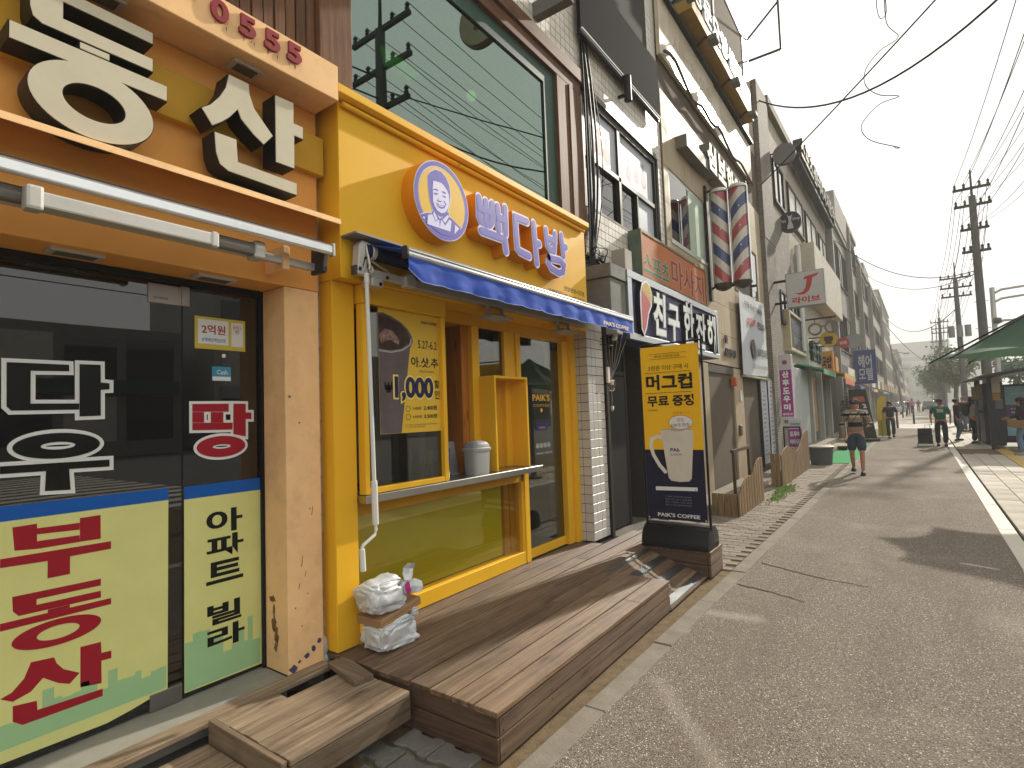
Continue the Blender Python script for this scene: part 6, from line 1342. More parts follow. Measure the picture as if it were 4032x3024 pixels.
# ------------------------------------------------------------------ street of buildings beyond
def brick_mat(name, c1, c2, mo, scale=1.0, bw=.21, rh=.065):
    m, t, p, o = base_mat(name); tc = N(t, 'ShaderNodeTexCoord'); sp = N(t, 'ShaderNodeSeparateXYZ'); cb = N(t, 'ShaderNodeCombineXYZ')
    ad = N(t, 'ShaderNodeMath', operation='ADD'); t.links.new(tc.outputs['Object'], sp.inputs[0]); t.links.new(sp.outputs[0], ad.inputs[0]); t.links.new(sp.outputs[1], ad.inputs[1])
    t.links.new(ad.outputs[0], cb.inputs[0]); t.links.new(sp.outputs[2], cb.inputs[1])
    b = N(t, 'ShaderNodeTexBrick'); b.inputs['Color1'].default_value = (*lin(c1), 1); b.inputs['Color2'].default_value = (*lin(c2), 1); b.inputs['Mortar'].default_value = (*lin(mo), 1)
    b.inputs['Scale'].default_value = scale; b.inputs['Brick Width'].default_value = bw; b.inputs['Row Height'].default_value = rh; b.inputs['Mortar Size'].default_value = .007
    t.links.new(cb.outputs[0], b.inputs['Vector'])
    n = N(t, 'ShaderNodeTexNoise', i_Scale=1.5, i_Detail=7.0); t.links.new(tc.outputs['Object'], n.inputs['Vector'])
    c = mixc(t, ramp(t, n.outputs[0], .4, .8), b.outputs[0], [v * .55 for v in lin(c1)])
    t.links.new(c, p.inputs['Base Color']); p.inputs['Roughness'].default_value = .85
    bp_ = N(t, 'ShaderNodeBump', i_Strength=.6, i_Distance=.008, invert=True); t.links.new(b.outputs['Fac'], bp_.inputs['Height']); t.links.new(bp_.outputs[0], p.inputs['Normal'])
    return m
M_GBRICK = brick_mat('grey_brick', '8a8378', '746d63', '57524a')
M_PEB = mat('pebbledash_wall', 'a9a294', .9, var=.25, scale=12, bump=.6, bscale=60, grime=.35, gcol='6b6353')
M_CRACK = mat('cracked_render', '77736a', .9, var=.35, scale=4, bump=.5, bscale=14, grime=.5)
SL = 0.019; RZ = -math.atan(SL)
def fx(y): return -3.15 + SL * y
def local(y0): return (fx(y0), y0, 0)
def win(T, y0, y1, z0, z1, frame, pane, x=0.0, mull=True):
    w = MB().box(x - .02, x + .05, y0, y1, z1 - .07, z1).box(x - .02, x + .07, y0 - .03, y1 + .03, z0, z0 + .08).box(x - .02, x + .05, y0, y0 + .07, z0 + .08, z1 - .07).box(x - .02, x + .05, y1 - .07, y1, z0 + .08, z1 - .07)
    if mull: w.box(x - .02, x + .045, (y0 + y1) / 2 - .03, (y0 + y1) / 2 + .03, z0 + .08, z1 - .07)
    f = T.part('window_frame', w, frame)
    T.part('window_pane', MB().box(x + .004, x + .014, y0 + .07, y1 - .07, z0 + .08, z1 - .07), pane, f)
M_LTWIN = mat('pale_blind', 'b9b5aa', .4, var=.1)  # plain pale panes mixed in among the dark ones
M_FW = mat('far_white_frame', 'a5a39c', .5)
# grey brick building
L0 = 15.65
T = Thing('grey_brick_building', 'grey brick and pebbledash building with a row of tall windows', 'building', local(L0), rot=RZ)
T.part('wall', MB().box(-9, 0, 0, 14.1, 0, 10.35), M_PEB)
T.part('brick_pier', MB().box(-.5, .12, 0, 1.35, 6.1, 10.45), M_GBRICK, bevel=.004); T.part('render_pier', MB().box(-.5, .11, 0, 1.32, 4.6, 6.098), M_CRACK); T.part('brick_pier', MB().box(-.5, .12, 0, 1.35, 0, 4.598), M_GBRICK)
T.part('parapet', MB().box(-9, .15, 1.36, 14.1, 10.36, 10.62), M_CONC)
for y0, y1 in ((2.1, 3.6), (4.4, 7.2), (7.9, 10.6), (11.4, 13.7)):
    T.part('recess', MB().box(.001, .02, y0 - .08, y1 + .08, 7.6, 9.12), M_BEI_J); win(T, y0, y1, 7.68, 9.05, M_WINF, M_WIN if y0 < 4 else M_LTWIN, .02)
T.part('brick_band', MB().box(.001, .04, 1.36, 4.1, 4.7, 7.4), M_GBRICK)
T.part('pale_sign_band', MB().box(.001, .5, 6.0, 13.9, 5.4, 7.3), mat('pale_panel', 'b8b1a2', .6, var=.1, grime=.2), bevel=.01)
T.part('downpipe', MB().cyl((.12, 5.0, 3.4), (.12, 5.0, 7.0), .09, n=10), M_ALUW)
for y0, y1 in ((1.9, 3.3), (3.6, 5.0)): win(T, y0, y1, 4.0, 5.0, M_WINF, M_WIN, .03)
T.part('shop_glass', MB().box(.001, .03, 1.5, 13.9, .3, 2.9), M_WIN)
T.part('white_shop_wall', MB().box(-.2, .12, 2.6, 5.4, .28, 2.75), mat('pale_grey_shop', 'a5aaa8', .6, var=.08), bevel=.01)
for a_, b_ in ((2.2, 2.45), (5.6, 5.85), (8.0, 8.2), (10.4, 10.6)): T.part('white_shop_pillar', MB().box(.0, .2, a_, b_, 0, 2.85), M_FW)
T.part('papered_window', MB().box(.031, .05, 6.0, 7.6, .6, 2.6), M_KRAFT)
T.part('shop_steps', MB().box(.0, .55, 2.2, 8.8, -.02, .30).box(.551, .80, 4.0, 8.8, -.02, .15), M_CONC, bevel=.01)
for ch, u in zip('스포츠센터마사지한의원', range(10)):
    lt = T.part('roof_letter', tx(ch, .16, 4.9 + .9 * u, 5.7 + .9 * u, 10.0, 10.75, offset=.04, depth=.3), mat('dark_roof_letter', '3e3b37', .6))
    T.part('letter_face', tx(ch, .463, 4.91 + .9 * u, 5.69 + .9 * u, 10.01, 10.74, offset=.02), mat('pale_letter_face', 'a9a495', .5), lt)
T.part('roof_letter_beam', MB().box(.12, .4, 4.7, 13.9, 9.85, 9.99), M_BLK)
WP = (14, 5.5)
SKEW = []
M_FAR = [mat('far_wall_a', '8f8b83', .85, var=.12, grime=.25), mat('far_wall_b', '9b968b', .85, var=.12, grime=.25), mat('far_wall_c', '7f7c76', .85, var=.12, grime=.25), mat('far_wall_d', 'aaa69c', .8, var=.1, grime=.2), mat('far_wall_e', '86827a', .8, var=.1, grime=.2)]
FB = [('grey building with a projecting stair tower', 29.9, 39.2, 11.0, 3, 4, 2, 9.0), ('taller flat grey building with narrow vertical windows', 39.3, 46.5, 12.9, 4, 3, 4, 9.0),
      ('mid-grey building with paired bright windows', 46.6, 57.0, 12.0, 4, 4, 0, 9.0), ('grey building with rooftop box and many windows', 57.1, 75.0, 12.3, 4, 7, 1, 9.0),
      ('long pale building with banded storeys', 75.2, 101.0, 14.2, 5, 9, 3, 9.0), ('low brownish building far along the street', 101.5, 130, 9.2, 3, 9, 2, 10), ('hazy four-storey block far along the street', 131, 165, 11.5, 4, 10, 0, 12), ('hazy block at the far end of the shopping street', 166, 217, 9.6, 3, 12, 3, 14)]
for i, (lab, y0, y1, h, fl, nb, mi, dep) in enumerate(FB):
    T = Thing('street_building', lab, 'building', local(y0), rot=RZ, group='buildings along the left of the street'); Ly = y1 - y0
    T.part('wall', MB().box(-dep, 0, 0, Ly, 0, h), M_FAR[mi])
    T.part('parapet', MB().box(-dep, .12, -.02, Ly + .02, h + .001, h + .3), M_FAR[(mi + 2) % 5])
    T.part('pier', MB().box(-.2, .28, -.03, .32, 0, h - .5), M_FAR[4])
    fh = (h - 3.6) / (fl - 1)
    for f in range(fl - 1):
        if i == 4: T.part('band', MB().box(.001, .10, .33, Ly, 3.6 + fh * f, 3.6 + fh * f + .55), M_FAR[3])
        for b in range(nb):
            a = .6 + (Ly - .8) * b / nb; e = .6 + (Ly - .8) * (b + 1) / nb - .45; z = 3.6 + fh * f + .75
            win(T, a, e, z, z + fh * .58, M_WINF if mi != 3 else M_FW, (M_LTWIN if (b + f + i) % 3 == 0 else M_WIN), 0.001, mull=(e - a > 1.2))
    T.part('shop_front', MB().box(.001, .05, .4, Ly - .2, .2, 2.7), M_WIN)
    rr_ = random.Random(i * 5 + 1); a = .4
    while a < Ly - 1.5:
        w = min(rr_.uniform(2.4, 4.2), Ly - .2 - a); c_ = rr_.choice(['b9b2a4', '3a3f4a', '8d4038', 'c2a14a', '44546e', '9aa09a', '5a4a40', 'cfcabd', '2f3a36', 'a35b3a'])
        T.part('shop_sign', MB().box(.05, .28, a, a + w - .15, 2.75, 3.45), mat('sign_' + c_, c_, .6, var=.1))
        if rr_.random() < .55 and y0 < 110:
            c2 = rr_.choice(['b4553f', '3f7a5e', 'c9a43a', '3a5a86', '8c8f8c']); T.part('shop_awning', MB().py([(.05, 2.72), (.95, 2.38), (.95, 2.22), (.90, 2.22), (.90, 2.34), (.05, 2.66)], a + .1, a + w - .3), mat('awn_' + c2, c2, .8, var=.1))
        T.part('shop_jamb', MB().box(.03, .16, a - .05, a + .1, 0, 2.74), M_FAR[(i + 1) % 5]); a += w
    if i == 0: T.part('stair_tower', MB().box(-4, .16, 3.3, 9.2, 11.301, 12.9), M_FAR[0])
    if i == 3: T.part('roof_box', MB().box(-5, -.3, 3, 9, 12.61, 14.6), M_FAR[2])
# far blocks at the end of the street
for i, (x, y, w, h, lab) in enumerate(((-8, 260, 22, 16, 'hazy broad block closing the street view'), (6, 330, 26, 30, 'faint tall office block deep in the haze'), (-20, 300, 20, 22, 'faint block behind the far rooftops'), (26, 380, 30, 26, 'faint apartment slab at the right of the street end'))):
    T = Thing('distant_building', lab, 'building', (x, y, 0)); T.part('wall', MB().box(x - w / 2, x + w / 2, y, y + 15, 0, h), M_FAR[i])
    for k in range(3): T.part('window_band', MB().box(x - w / 2 + 1, x + w / 2 - 1, y - .1, y - .02, 4 + k * h * .28, 6 + k * h * .28), M_WIN)

# ------------------------------------------------------------------ hanging signs of the shops beyond
M_SIGNW = mat('pale_lightbox_face', 'b9b8b6', .45, var=.05); M_SRED = mat('sign_red', 'b04038', .5)
T = Thing('live_bar_sign', 'white square sign with big red J hanging from the brick pier', 'sign', (-2.0, 16.3, 4.2))
T.part('case', MB().box(-2.42, -1.50, 16.30, 16.55, 4.21, 5.15), mat('sign_case_metal', '8f8c86', .4, .4), bevel=.01)
T.part('face', MB().box(-2.40, -1.52, 16.296, 16.3, 4.23, 5.13), M_SIGNW)
J = [(-1.60, 5.06), (-1.95, 5.0), (-1.99, 4.93), (-1.90, 4.93), (-1.95, 4.70), (-2.02, 4.60), (-2.12, 4.58), (-2.22, 4.60), (-2.10, 4.53), (-1.98, 4.53), (-1.88, 4.60), (-1.82, 4.72), (-1.77, 4.95), (-1.68, 4.98)]
T.part('lettering', MB().poly([(a, 16.294, b) for a, b in J]), M_SRED); T.part('lettering', ty('라이브', 16.294, -2.28, -1.62, 4.30, 4.48, offset=.04), M_SRED)
T.part('arm', MB().box(-2.85, -2.42, 16.38, 16.44, 4.35, 4.41).box(-2.85, -2.42, 16.38, 16.44, 4.95, 5.01), M_BLK)
def disc(lab, x, y, z, r, face, arm=True, name='round_sign'):
    T = Thing(name, lab, 'sign', (x, y, z), group='round signs projecting over the pavement')
    T.part('drum', MB().py(circ(x, z, r, 36), y, y + .14), M_GREYBOX, smooth=True); T.part('face', MB().py(circ(x, z, r * .97, 36), y - .004, y - .001), face)
    if arm: T.part('arm', MB().cyl((-2.95 + .019 * (y - 16), y + .07, z + r * .35), (x - r * .85, y + .07, z + r * .35), .02, n=6).cyl((-2.95 + .019 * (y - 16), y + .07, z - r * .35), (x - r * .85, y + .07, z - r * .35), .02, n=6), M_BLK)
    return T
disc('plain grey round sign high on the grey brick building', -2.42, 17.5, 8.96, .31, mat('plain_grey_face', '6f6d6b', .6))
T = disc('dark round pet shop sign with a pale animal figure', -2.52, 18.5, 7.22, .32, mat('dark_round_face', '3b3a40', .5))
T.part('lettering', ty('Pet', 18.493, -2.78, -2.62, 7.22, 7.32, offset=.02), M_SIGNW); T.part('lettering', ty('Shop', 18.493, -2.44, -2.24, 7.22, 7.33, offset=.02), M_SIGNW)
T.part('animal_print', MB().poly([(a, 18.4925, b) for a, b in [(-2.60, 7.0), (-2.58, 7.12), (-2.54, 7.24), (-2.56, 7.36), (-2.59, 7.45), (-2.53, 7.39), (-2.49, 7.39), (-2.43, 7.45), (-2.46, 7.35), (-2.48, 7.24), (-2.44, 7.12), (-2.42, 7.0)]]), M_SIGNW)
T = disc('yellow round sign with a dark cooking pot', -1.98, 21.5, 3.80, .27, mat('yellow_round_face', 'b9952e', .5))
T.part('pot_print', MB().poly([(a, 21.493, b) for a, b in [(-2.10, 3.90), (-1.86, 3.90), (-1.84, 3.85), (-1.85, 3.76), (-1.90, 3.70), (-1.85, 3.64), (-2.11, 3.64), (-2.06, 3.70), (-2.11, 3.76), (-2.12, 3.85)]]), mat('pot_dark', '3a2f28', .5))
T = disc('small red round sign between the yellow and grey ones', -1.70, 23.5, 3.83, .205, mat('red_round_face', 'a8423c', .5)); T.part('lettering', ty('달콤', 23.49, -1.82, -1.58, 3.77, 3.89, offset=.03), M_SIGNW)
disc('plain pale grey round sign beyond the red one', -1.47, 25.0, 4.0, .30, mat('pale_round_face', '8b8c8e', .5))
T = Thing('spectacles_sign', 'grey spectacles shaped sign hanging from a black arm', 'sign', (-2.0, 21.0, 4.15))
T.part('arm', MB().cyl((-2.8, 21, 4.47), (-1.66, 21, 4.49), .03, n=6), M_BLK); T.part('hanger', MB().cyl((-2.3, 21, 4.47), (-2.3, 21, 4.3), .012, n=5).cyl((-1.82, 21, 4.48), (-1.82, 21, 4.33), .012, n=5), M_BLK)
def ringy(cx, cz, r, ri, y0, y1, n=28):
    mb = MB(); mb.ringx(cx, cz, r, r, ri, ri, y0, y1, n); mb.map(lambda p: (p.y, p.x, p.z)); return mb
T.part('rim', ringy(-2.31, 4.13, .215, .15, 20.97, 21.03), M_GREYBOX); T.part('rim', ringy(-1.82, 4.16, .215, .15, 20.97, 21.03), M_GREYBOX); T.part('bridge', MB().tube([(-2.12, 21, 4.19), (-2.06, 21, 4.22), (-2.01, 21, 4.20)], .03, 6), M_GREYBOX)
T = Thing('blackboard_sign', 'cream framed blackboard style sign on the grey brick building', 'sign', (-2.7, 19.6, 3.2))
T.part('frame', MB().box(-2.82, -2.62, 18.0, 21.2, 3.22, 3.32).box(-2.82, -2.62, 18.0, 21.2, 4.36, 4.46).box(-2.82, -2.62, 18.0, 18.15, 3.321, 4.359).box(-2.82, -2.62, 21.05, 21.2, 3.321, 4.359), mat('cream_frame', 'b3a88a', .5), bevel=.01)
T.part('board', MB().box(-2.82, -2.66, 18.15, 21.05, 3.32, 4.36), mat('chalk_black', '24282a', .7)); T.part('lettering', tx('오늘은 한잔', -2.655, 18.5, 20.7, 3.9, 4.15), mat('chalk_blue', '5a7196', .7)); T.part('lettering', tx('호프 치킨', -2.655, 18.8, 20.5, 3.5, 3.72), mat('chalk_grey', '8a949a', .7))
T = Thing('green_letter_sign', 'white fascia sign with dark green letters past the blackboard', 'sign', (-2.6, 22.5, 3.0))
T.part('board', MB().box(-2.85, -2.60, 21.4, 25.0, 2.95, 3.95), mat('white_fascia', 'b9b7ae', .5), bevel=.01)
for k, ch in enumerate('친구원'): T.part('letter', tx(ch, -2.60, 21.6 + 1.0 * k, 22.4 + 1.0 * k, 3.15, 3.85, offset=.04, depth=.12), mat('deep_green_letter', '253a2c', .5))
T = Thing('amber_sign', 'amber wooden box sign on the shop past the green letters', 'sign', (-2.2, 25.5, 3.0)); T.part('box', MB().box(-2.65, -2.2, 25.1, 25.5, 2.6, 3.7).box(-2.6, -2.15, 25.51, 26.6, 2.7, 3.5), mat('amber_wood_sign', 'b5803a', .5), bevel=.01); T.part('lettering', ty('국밥', 25.095, -2.6, -2.25, 3.0, 3.5, offset=.04), M_INK)
T = Thing('green_awning', 'short green awning over the pale grey shop', 'awning', (-2.3, 21.5, 2.7)); T.part('canopy', MB().py([(-2.8, 2.95), (-2.0, 2.72), (-2.0, 2.55), (-2.04, 2.55), (-2.04, 2.69), (-2.8, 2.9)], 19.8, 23.4), mat('sea_green_canvas', '4f8f72', .8, var=.1)); T.part('rib', MB().tube([(-2.8, 21.6, 2.86), (-2.03, 21.6, 2.66)], .015, 5), M_BLK)
T = Thing('yellow_red_awning', 'yellow and red striped awning beyond the green one', 'awning', (-2.2, 26, 2.7)); T.part('canopy', MB().py([(-2.7, 2.95), (-1.75, 2.75), (-1.75, 2.55), (-1.8, 2.55), (-1.8, 2.7), (-2.7, 2.9)], 24.0, 28.6), mat('mustard_canvas', 'b8953a', .8, var=.1)); T.part('valance', MB().box(-1.77, -1.745, 24.0, 28.6, 2.33, 2.55), mat('coral_canvas', 'c26452', .8))
T = Thing('blue_vertical_sign', 'navy vertical sign with white letters further down the street', 'sign', (-1.6, 39, 2.6)); T.part('case', MB().box(-2.3, -1.2, 38.5, 38.8, 2.7, 4.7), mat('navy_sign', '2c3a6e', .5), bevel=.02); T.part('lettering', ty('헤어\n모텔', 38.49, -2.1, -1.4, 2.9, 4.4, offset=.02), M_SIGNW)
# pink vertical signs of the maternity helper agency
M_PINK = mat('magenta_vinyl', '96397c', .5, var=.06)
T = Thing('pink_vertical_sign', 'tall magenta vertical sign with white letters at the brick pier', 'sign', (-2.5, 15.8, 1.1))
T.part('case', MB().box(-2.63, -2.34, 15.8, 16.05, 1.05, 2.93), M_SIGNW, bevel=.008); T.part('face', MB().box(-2.625, -2.345, 15.796, 15.8, 1.30, 2.52), M_PINK); T.part('side_face', MB().box(-2.34, -2.336, 15.82, 16.03, 1.2, 2.9), mat('white_pink_side', 'b79ab0', .5, var=.3, scale=9))
T.part('emblem', MB().poly([(a, 15.7935, b) for a, b in circ(-2.49, 2.72, .06, 16)]), M_PINK)
for k, ch in enumerate('산후도우미'): T.part('letter', ty(ch, 15.793, -2.57, -2.41, 2.32 - .215 * k, 2.49 - .215 * k, offset=.05), M_VW)
T.part('lettering', ty('베이비시터', 15.793, -2.60, -2.37, 1.33, 1.40, offset=.03), M_VW); T.part('lettering', ty('회원모집', 15.793, -2.58, -2.38, 1.12, 1.22, offset=.03), M_INK)
T = Thing('pink_floor_sign', 'leaning magenta and white floor sign behind the picket planter', 'sign', (-2.3, 15.2, .3))
lean = lambda p: (p.x, p.y + (p.z - .3) * .18, p.z)
T.part('board', MB().box(-2.42, -2.12, 15.2, 15.23, .35, 1.25).map(lean), M_SIGNW); T.part('face', MB().box(-2.415, -2.125, 15.196, 15.2, .36, 1.0).map(lean), M_PINK)
for k, s_ in enumerate(('도우미', '이비시터', '정관리사')): T.part('lettering', ty(s_, 15.193, -2.39, -2.15, .80 - .19 * k, .94 - .19 * k, offset=.04).map(lean), M_VW)
T.part('lettering', ty('산후케어', 15.193, -2.38, -2.16, 1.08, 1.15, offset=.01).map(lean), M_INK)
T = Thing('black_sign_frame', 'small black metal frame standing on the picket planter', 'frame', (-2.2, 14.6, .3))
T.part('post', MB().box(-2.43, -2.40, 14.6, 14.63, .2, 1.05), M_BLK); T.part('post', MB().box(-2.08, -2.05, 14.6, 14.63, .2, 1.05), M_BLK); T.part('top_bar', MB().box(-2.43, -2.05, 14.6, 14.63, 1.051, 1.085), M_BLK)
# americano boards
T = Thing('black_menu_banner', 'leaning black cafe banner with white americano price', 'banner', (-1.6, 27.0, 0))
lean2 = lambda p: (p.x - (p.z) * .14, p.y, p.z)
T.part('sheet', MB().box(-1.60, -.98, 27.0, 27.03, .1, 2.15).map(lean2), mat('black_banner', '25211f', .6)); T.part('cups_print', MB().box(-1.50, -1.10, 26.995, 26.999, 1.62, 1.85).map(lean2), mat('orange_cups', 'b0582c', .6)); T.part('foot', MB().box(-1.75, -.9, 26.8, 27.25, 0, .08), M_BLK)
for k, ch in enumerate('아메리카'): T.part('letter', ty(ch, 26.994, -1.53, -1.34, 1.36 - .24 * k, 1.54 - .24 * k, offset=.04).map(lean2), M_VW)
for k, ch in enumerate('2000'): T.part('letter', ty(ch, 26.994, -1.22, -1.08, 1.36 - .24 * k, 1.54 - .24 * k, offset=.04).map(lean2), M_VW)
T = Thing('yellow_feather_flag', 'small yellow curved flag sign beside the black banner', 'flag', (-.95, 30.0, 0)); T.part('flag', MB().py([(-1.05, .75), (-.80, .75), (-.70, 1.45), (-.68, 1.85), (-.85, 1.85), (-1.0, 1.7), (-1.05, 1.4)], 30, 30.03), mat('flag_yellow', 'cdb23a', .6)); T.part('lower_board', MB().box(-1.05, -.62, 30.04, 30.07, .05, .95), mat('olive_board', 'a9a23a', .6)); T.part('pole', MB().cyl((-.9, 30.05, 0), (-.9, 30.05, 1.7), .015, n=6), M_BLK)
T = Thing('potted_bush', 'dark green bush by the shop door behind the striped man', 'bush', (-1.9, 29.0, 0)); r2 = random.Random(8); mb = MB()
for k in range(700):
    d = Vector((r2.gauss(0, 1), r2.gauss(0, 1), r2.gauss(0, 1))).normalized() * (r2.random() ** .4); c0 = Vector((-1.95, 29.0, 1.35)) + Vector((d.x * .45, d.y * .5, d.z * .75)); a = Vector((r2.gauss(0, 1), r2.gauss(0, 1), r2.gauss(0, 1))).normalized() * .07; b = a.cross(Vector((r2.gauss(0, 1), r2.gauss(0, 1), 1))).normalized() * .035
    mb.add([c0 - a, c0 + b, c0 + a, c0 - b], [(0, 1, 2, 3)])
T.part('foliage', mb, mat('dark_bush_leaf', '2f4a34', .7, var=.35, scale=14)); T.part('stem', MB().cyl((-1.95, 29, .4), (-1.95, 29, 1.2), .04, n=6), M_BRWN); T.part('pot', MB().lathe((-1.95, 29, 0), [(.18, 0), (.24, .4), (.2, .4), (.0, .38)], 16), M_CONC_D)
for i, (x0, y0, w, l, h, lab) in enumerate(((-2.5, 18.6, .5, 2.2, .28, 'low wooden pallet step by the pale grey shop'), (-2.1, 21.6, .45, 1.3, .16, 'small wooden step on the green mat'), (-1.95, 24.2, .45, 1.3, .2, 'wooden step further along the green mat'))):
    T = Thing('pallet_step', lab, 'step', (x0, y0, 0), group='wooden steps at the shop doors')
    for k in range(5): T.part('slat', MB().box(x0 + w * k / 5, x0 + w * (k + .9) / 5, y0, y0 + l, h - .03, h), M_OLD)
    T.part('base', MB().box(x0 + .02, x0 + w - .02, y0 + .03, y0 + l - .03, 0, h - .035), M_VOID)

# ------------------------------------------------------------------ utility poles and wires
M_POLE = mat('concrete_pole', '5d5c58', .85, var=.15, scale=4, grime=.4); M_INS = mat('dark_insulator', '33302e', .5); M_WIRE = mat('dark_wire', '1c1c1e', .7)
ARMS = {}
def upole(x, y, h, lab, lean=0.0, trans=True, arms=((.88, 1.9), (.80, 1.9), (.70, 1.5), (.61, 1.5)), group='utility poles along the road', s=1.0):
    T = Thing('utility_pole', lab, 'utility pole', (x, y, 0), group=group)
    L = lambda z: x - lean * z
    T.part('shaft', MB().cyl((x, y, 0), (L(h * .9), y, h * .9), .19 * s, .12 * s, n=14), M_POLE, smooth=True)
    T.part('top_mast', MB().cyl((L(h * .9), y, h * .895), (L(h), y, h), .05 * s, .035 * s, n=8), M_INS)
    pts = []
    for fz, w in arms:
        z = h * fz; a = T.part('crossarm', MB().box(L(z) - w / 2, L(z) + w / 2, y - .05, y + .05, z - .05, z + .05), M_INS)
        for k in (-1, -.45, .5, 1):
            xx = L(z) + k * (w / 2 - .08); T.part('insulator', MB().lathe((xx, y, z + .05), [(.03, 0), (.06, .06), (.03, .09), (.06, .14), (.03, .2), (0, .22)], 8), M_INS, a); pts.append((xx, y, z + .27))
    if trans:
        for k in (-.42, 0, .42):
            T.part('transformer', MB().cyl((L(h * .55) + k, y - .3, h * .53), (L(h * .55) + k, y - .3, h * .60), .17, n=14), mat('transformer_grey', '82837f', .6), smooth=True)
    T.part('step_bolt', MB().cyl((L(h * .4) - .25, y, h * .4), (L(h * .4) + .25, y, h * .4), .012, n=5).cyl((L(h * .5) - .25, y, h * .5), (L(h * .5) + .25, y, h * .5), .012, n=5).cyl((L(h * .66) - .25, y, h * .66), (L(h * .66) + .25, y, h * .66), .012, n=5), M_INS)
    ARMS[(x, y)] = pts
    return T
upole(2.86, 30.0, 11.3, 'nearest tall utility pole behind the bus shelter', -.012 * 0 + -.0, trans=False, arms=((.93, 1.25), (.865, 1.25), (.775, .95), (.69, .95)))
upole(3.2, 46.0, 10.6, 'second utility pole with three grey transformers', 0, arms=((.90, 1.65), (.84, 1.65), (.785, 1.6)))
upole(3.6, 75.0, 11.6, 'third utility pole in the hazy row', 0, arms=((.86, 1.6), (.80, 1.5), (.76, 1.5)))
for i, yy in enumerate((102, 130, 160, 195)): upole(4.1 + .019 * (yy - 75) + .1, yy, 11.5, ('fourth', 'fifth', 'sixth', 'farthest')[i] + ' utility pole fading in the haze', 0, trans=(i == 0))
upole(3.7, 8.5, 12.0, 'utility pole beside the path to the right of the view, mirrored in the upstairs window', 0, arms=((.9, 2.0), (.82, 2.0), (.74, 1.8), (.60, 1.6)))
keys = [(3.7, 8.5), (2.86, 30.0), (3.2, 46.0), (3.6, 75.0), (4.1 + .019 * 27 + .1, 102), (4.1 + .019 * 55 + .1, 130), (4.1 + .019 * 85 + .1, 160)]
T = Thing('power_lines', 'power lines slung between the row of utility poles', 'wires', (3, 30, 9))
for a, b in zip(keys[:-1], keys[1:]):
    pa, pb = ARMS[a], ARMS[b]
    for k in range(min(len(pa), len(pb), 12)):
        T.part('wire', MB().tube(sag(pa[k], pb[k], .45 + .05 * k), .011 if a[1] < 50 else .02, 4), M_WIRE)
def wire(name, lab, pts, r): return solo(name, MB().tube(pts, r, 6), M_WIRE, lab, 'wire', group='loose overhead wires', smooth=True)
wire('overhead_wire', 'thick wire drooping from the brick pier top out over the path', sag((-2.75, 16.0, 10.0), (3.7, 8.55, 8.9), 1.75, 26), .020)
wire('overhead_wire', 'straight wire rising from the brick pier towards the upper right', sag((-2.8, 15.7, 7.5), (3.7, 8.5, 9.35), .12, 20), .016)
wire('overhead_wire', 'thin wire crossing the street between far buildings and the transformer pole', sag((fx(33) + .1, 33, 10.1), (2.86, 30.0, 7.0), 1.0, 20), .018)
wire('overhead_wire', 'second thin wire crossing to the nearest utility pole', sag((fx(46) + .1, 46, 11.2), (2.9, 30.0, 6.9), 1.1, 20), .016)
wire('overhead_wire', 'far wire crossing the street beyond the third pole', sag((fx(75) + .1, 75, 12), (3.2, 46, 7.6), 2.0, 20), .025)
wire('overhead_wire', 'long wire sagging into the haze towards the far poles', sag((fx(75) + .1, 76, 11.2), (4.7, 102, 6.4), 1.2, 20), .035)
wire('overhead_wire', 'low wire spanning the street in the far haze', sag((fx(101) + .1, 101, 6.6), (4.8, 103, 6.9), .25, 12), .03)
# curling loose wire in the sky
base_pts = [Vector(p) for p in [(0.167,13.0,10.174),(0.044,13.312,9.849),(0.075,13.283,9.44),(0.183,12.945,9.284),(0.177,12.667,9.571),(0.175,12.753,8.966),(0.348,13.109,8.807),(0.033,13.346,8.784),(-0.222,13.205,8.423),(-0.236,12.84,7.908),(-0.021,12.65,7.546),(0.283,12.843,7.493),(-0.034,13.207,7.618),(-0.33,13.345,7.424),(-0.36,13.106,7.108),(-0.188,12.751,6.717),(0.205,12.668,6.437),(0.172,12.948,6.537),(0.141,13.285,6.715)]]
def smoothc(p, n=6):
    o = []
    for i in range(len(p) - 1):
        p0, p1, p2, p3 = p[max(i - 1, 0)], p[i], p[i + 1], p[min(i + 2, len(p) - 1)]
        for k in range(n):
            t_ = k / n; o.append(.5 * ((2 * p1) + (p2 - p0) * t_ + (2 * p0 - 5 * p1 + 4 * p2 - p3) * t_ ** 2 + (3 * p1 - p0 - 3 * p2 + p3) * t_ ** 3))
    return o + [p[-1]]
wire('curled_wire', 'thin curled cable end dangling in the sky over the path', smoothc(base_pts), .0085)
# overhead bundles from pole to the shops (reflected in the upstairs window)
for k in range(3): wire('overhead_wire', ('upper', 'middle', 'lower')[k] + ' service wire running from the roadside pole back along the shops', sag((3.7, 8.5, 9.6 - .5 * k), (3.4, -14, 9.0 - .6 * k), .7, 16), .02)
# leaning old pole and lamp on the left
T = Thing('leaning_pole', 'thin leaning street pole with lamp arm far along the left kerb', 'lamp post', (-.3, 95, 0)); T.part('shaft', MB().cyl((-.15, 95, 0), (-1.15, 95, 9.6), .17, .1, n=10), M_POLE, smooth=True); T.part('lamp_arm', MB().tube([(-1.0, 95, 8.2), (-.2, 95, 8.5), (.5, 95, 8.3)], .05, 6), M_POLE); T.part('lamp_head', MB().box(.3, 1.0, 94.8, 95.2, 8.2, 8.35), M_GREYBOX)
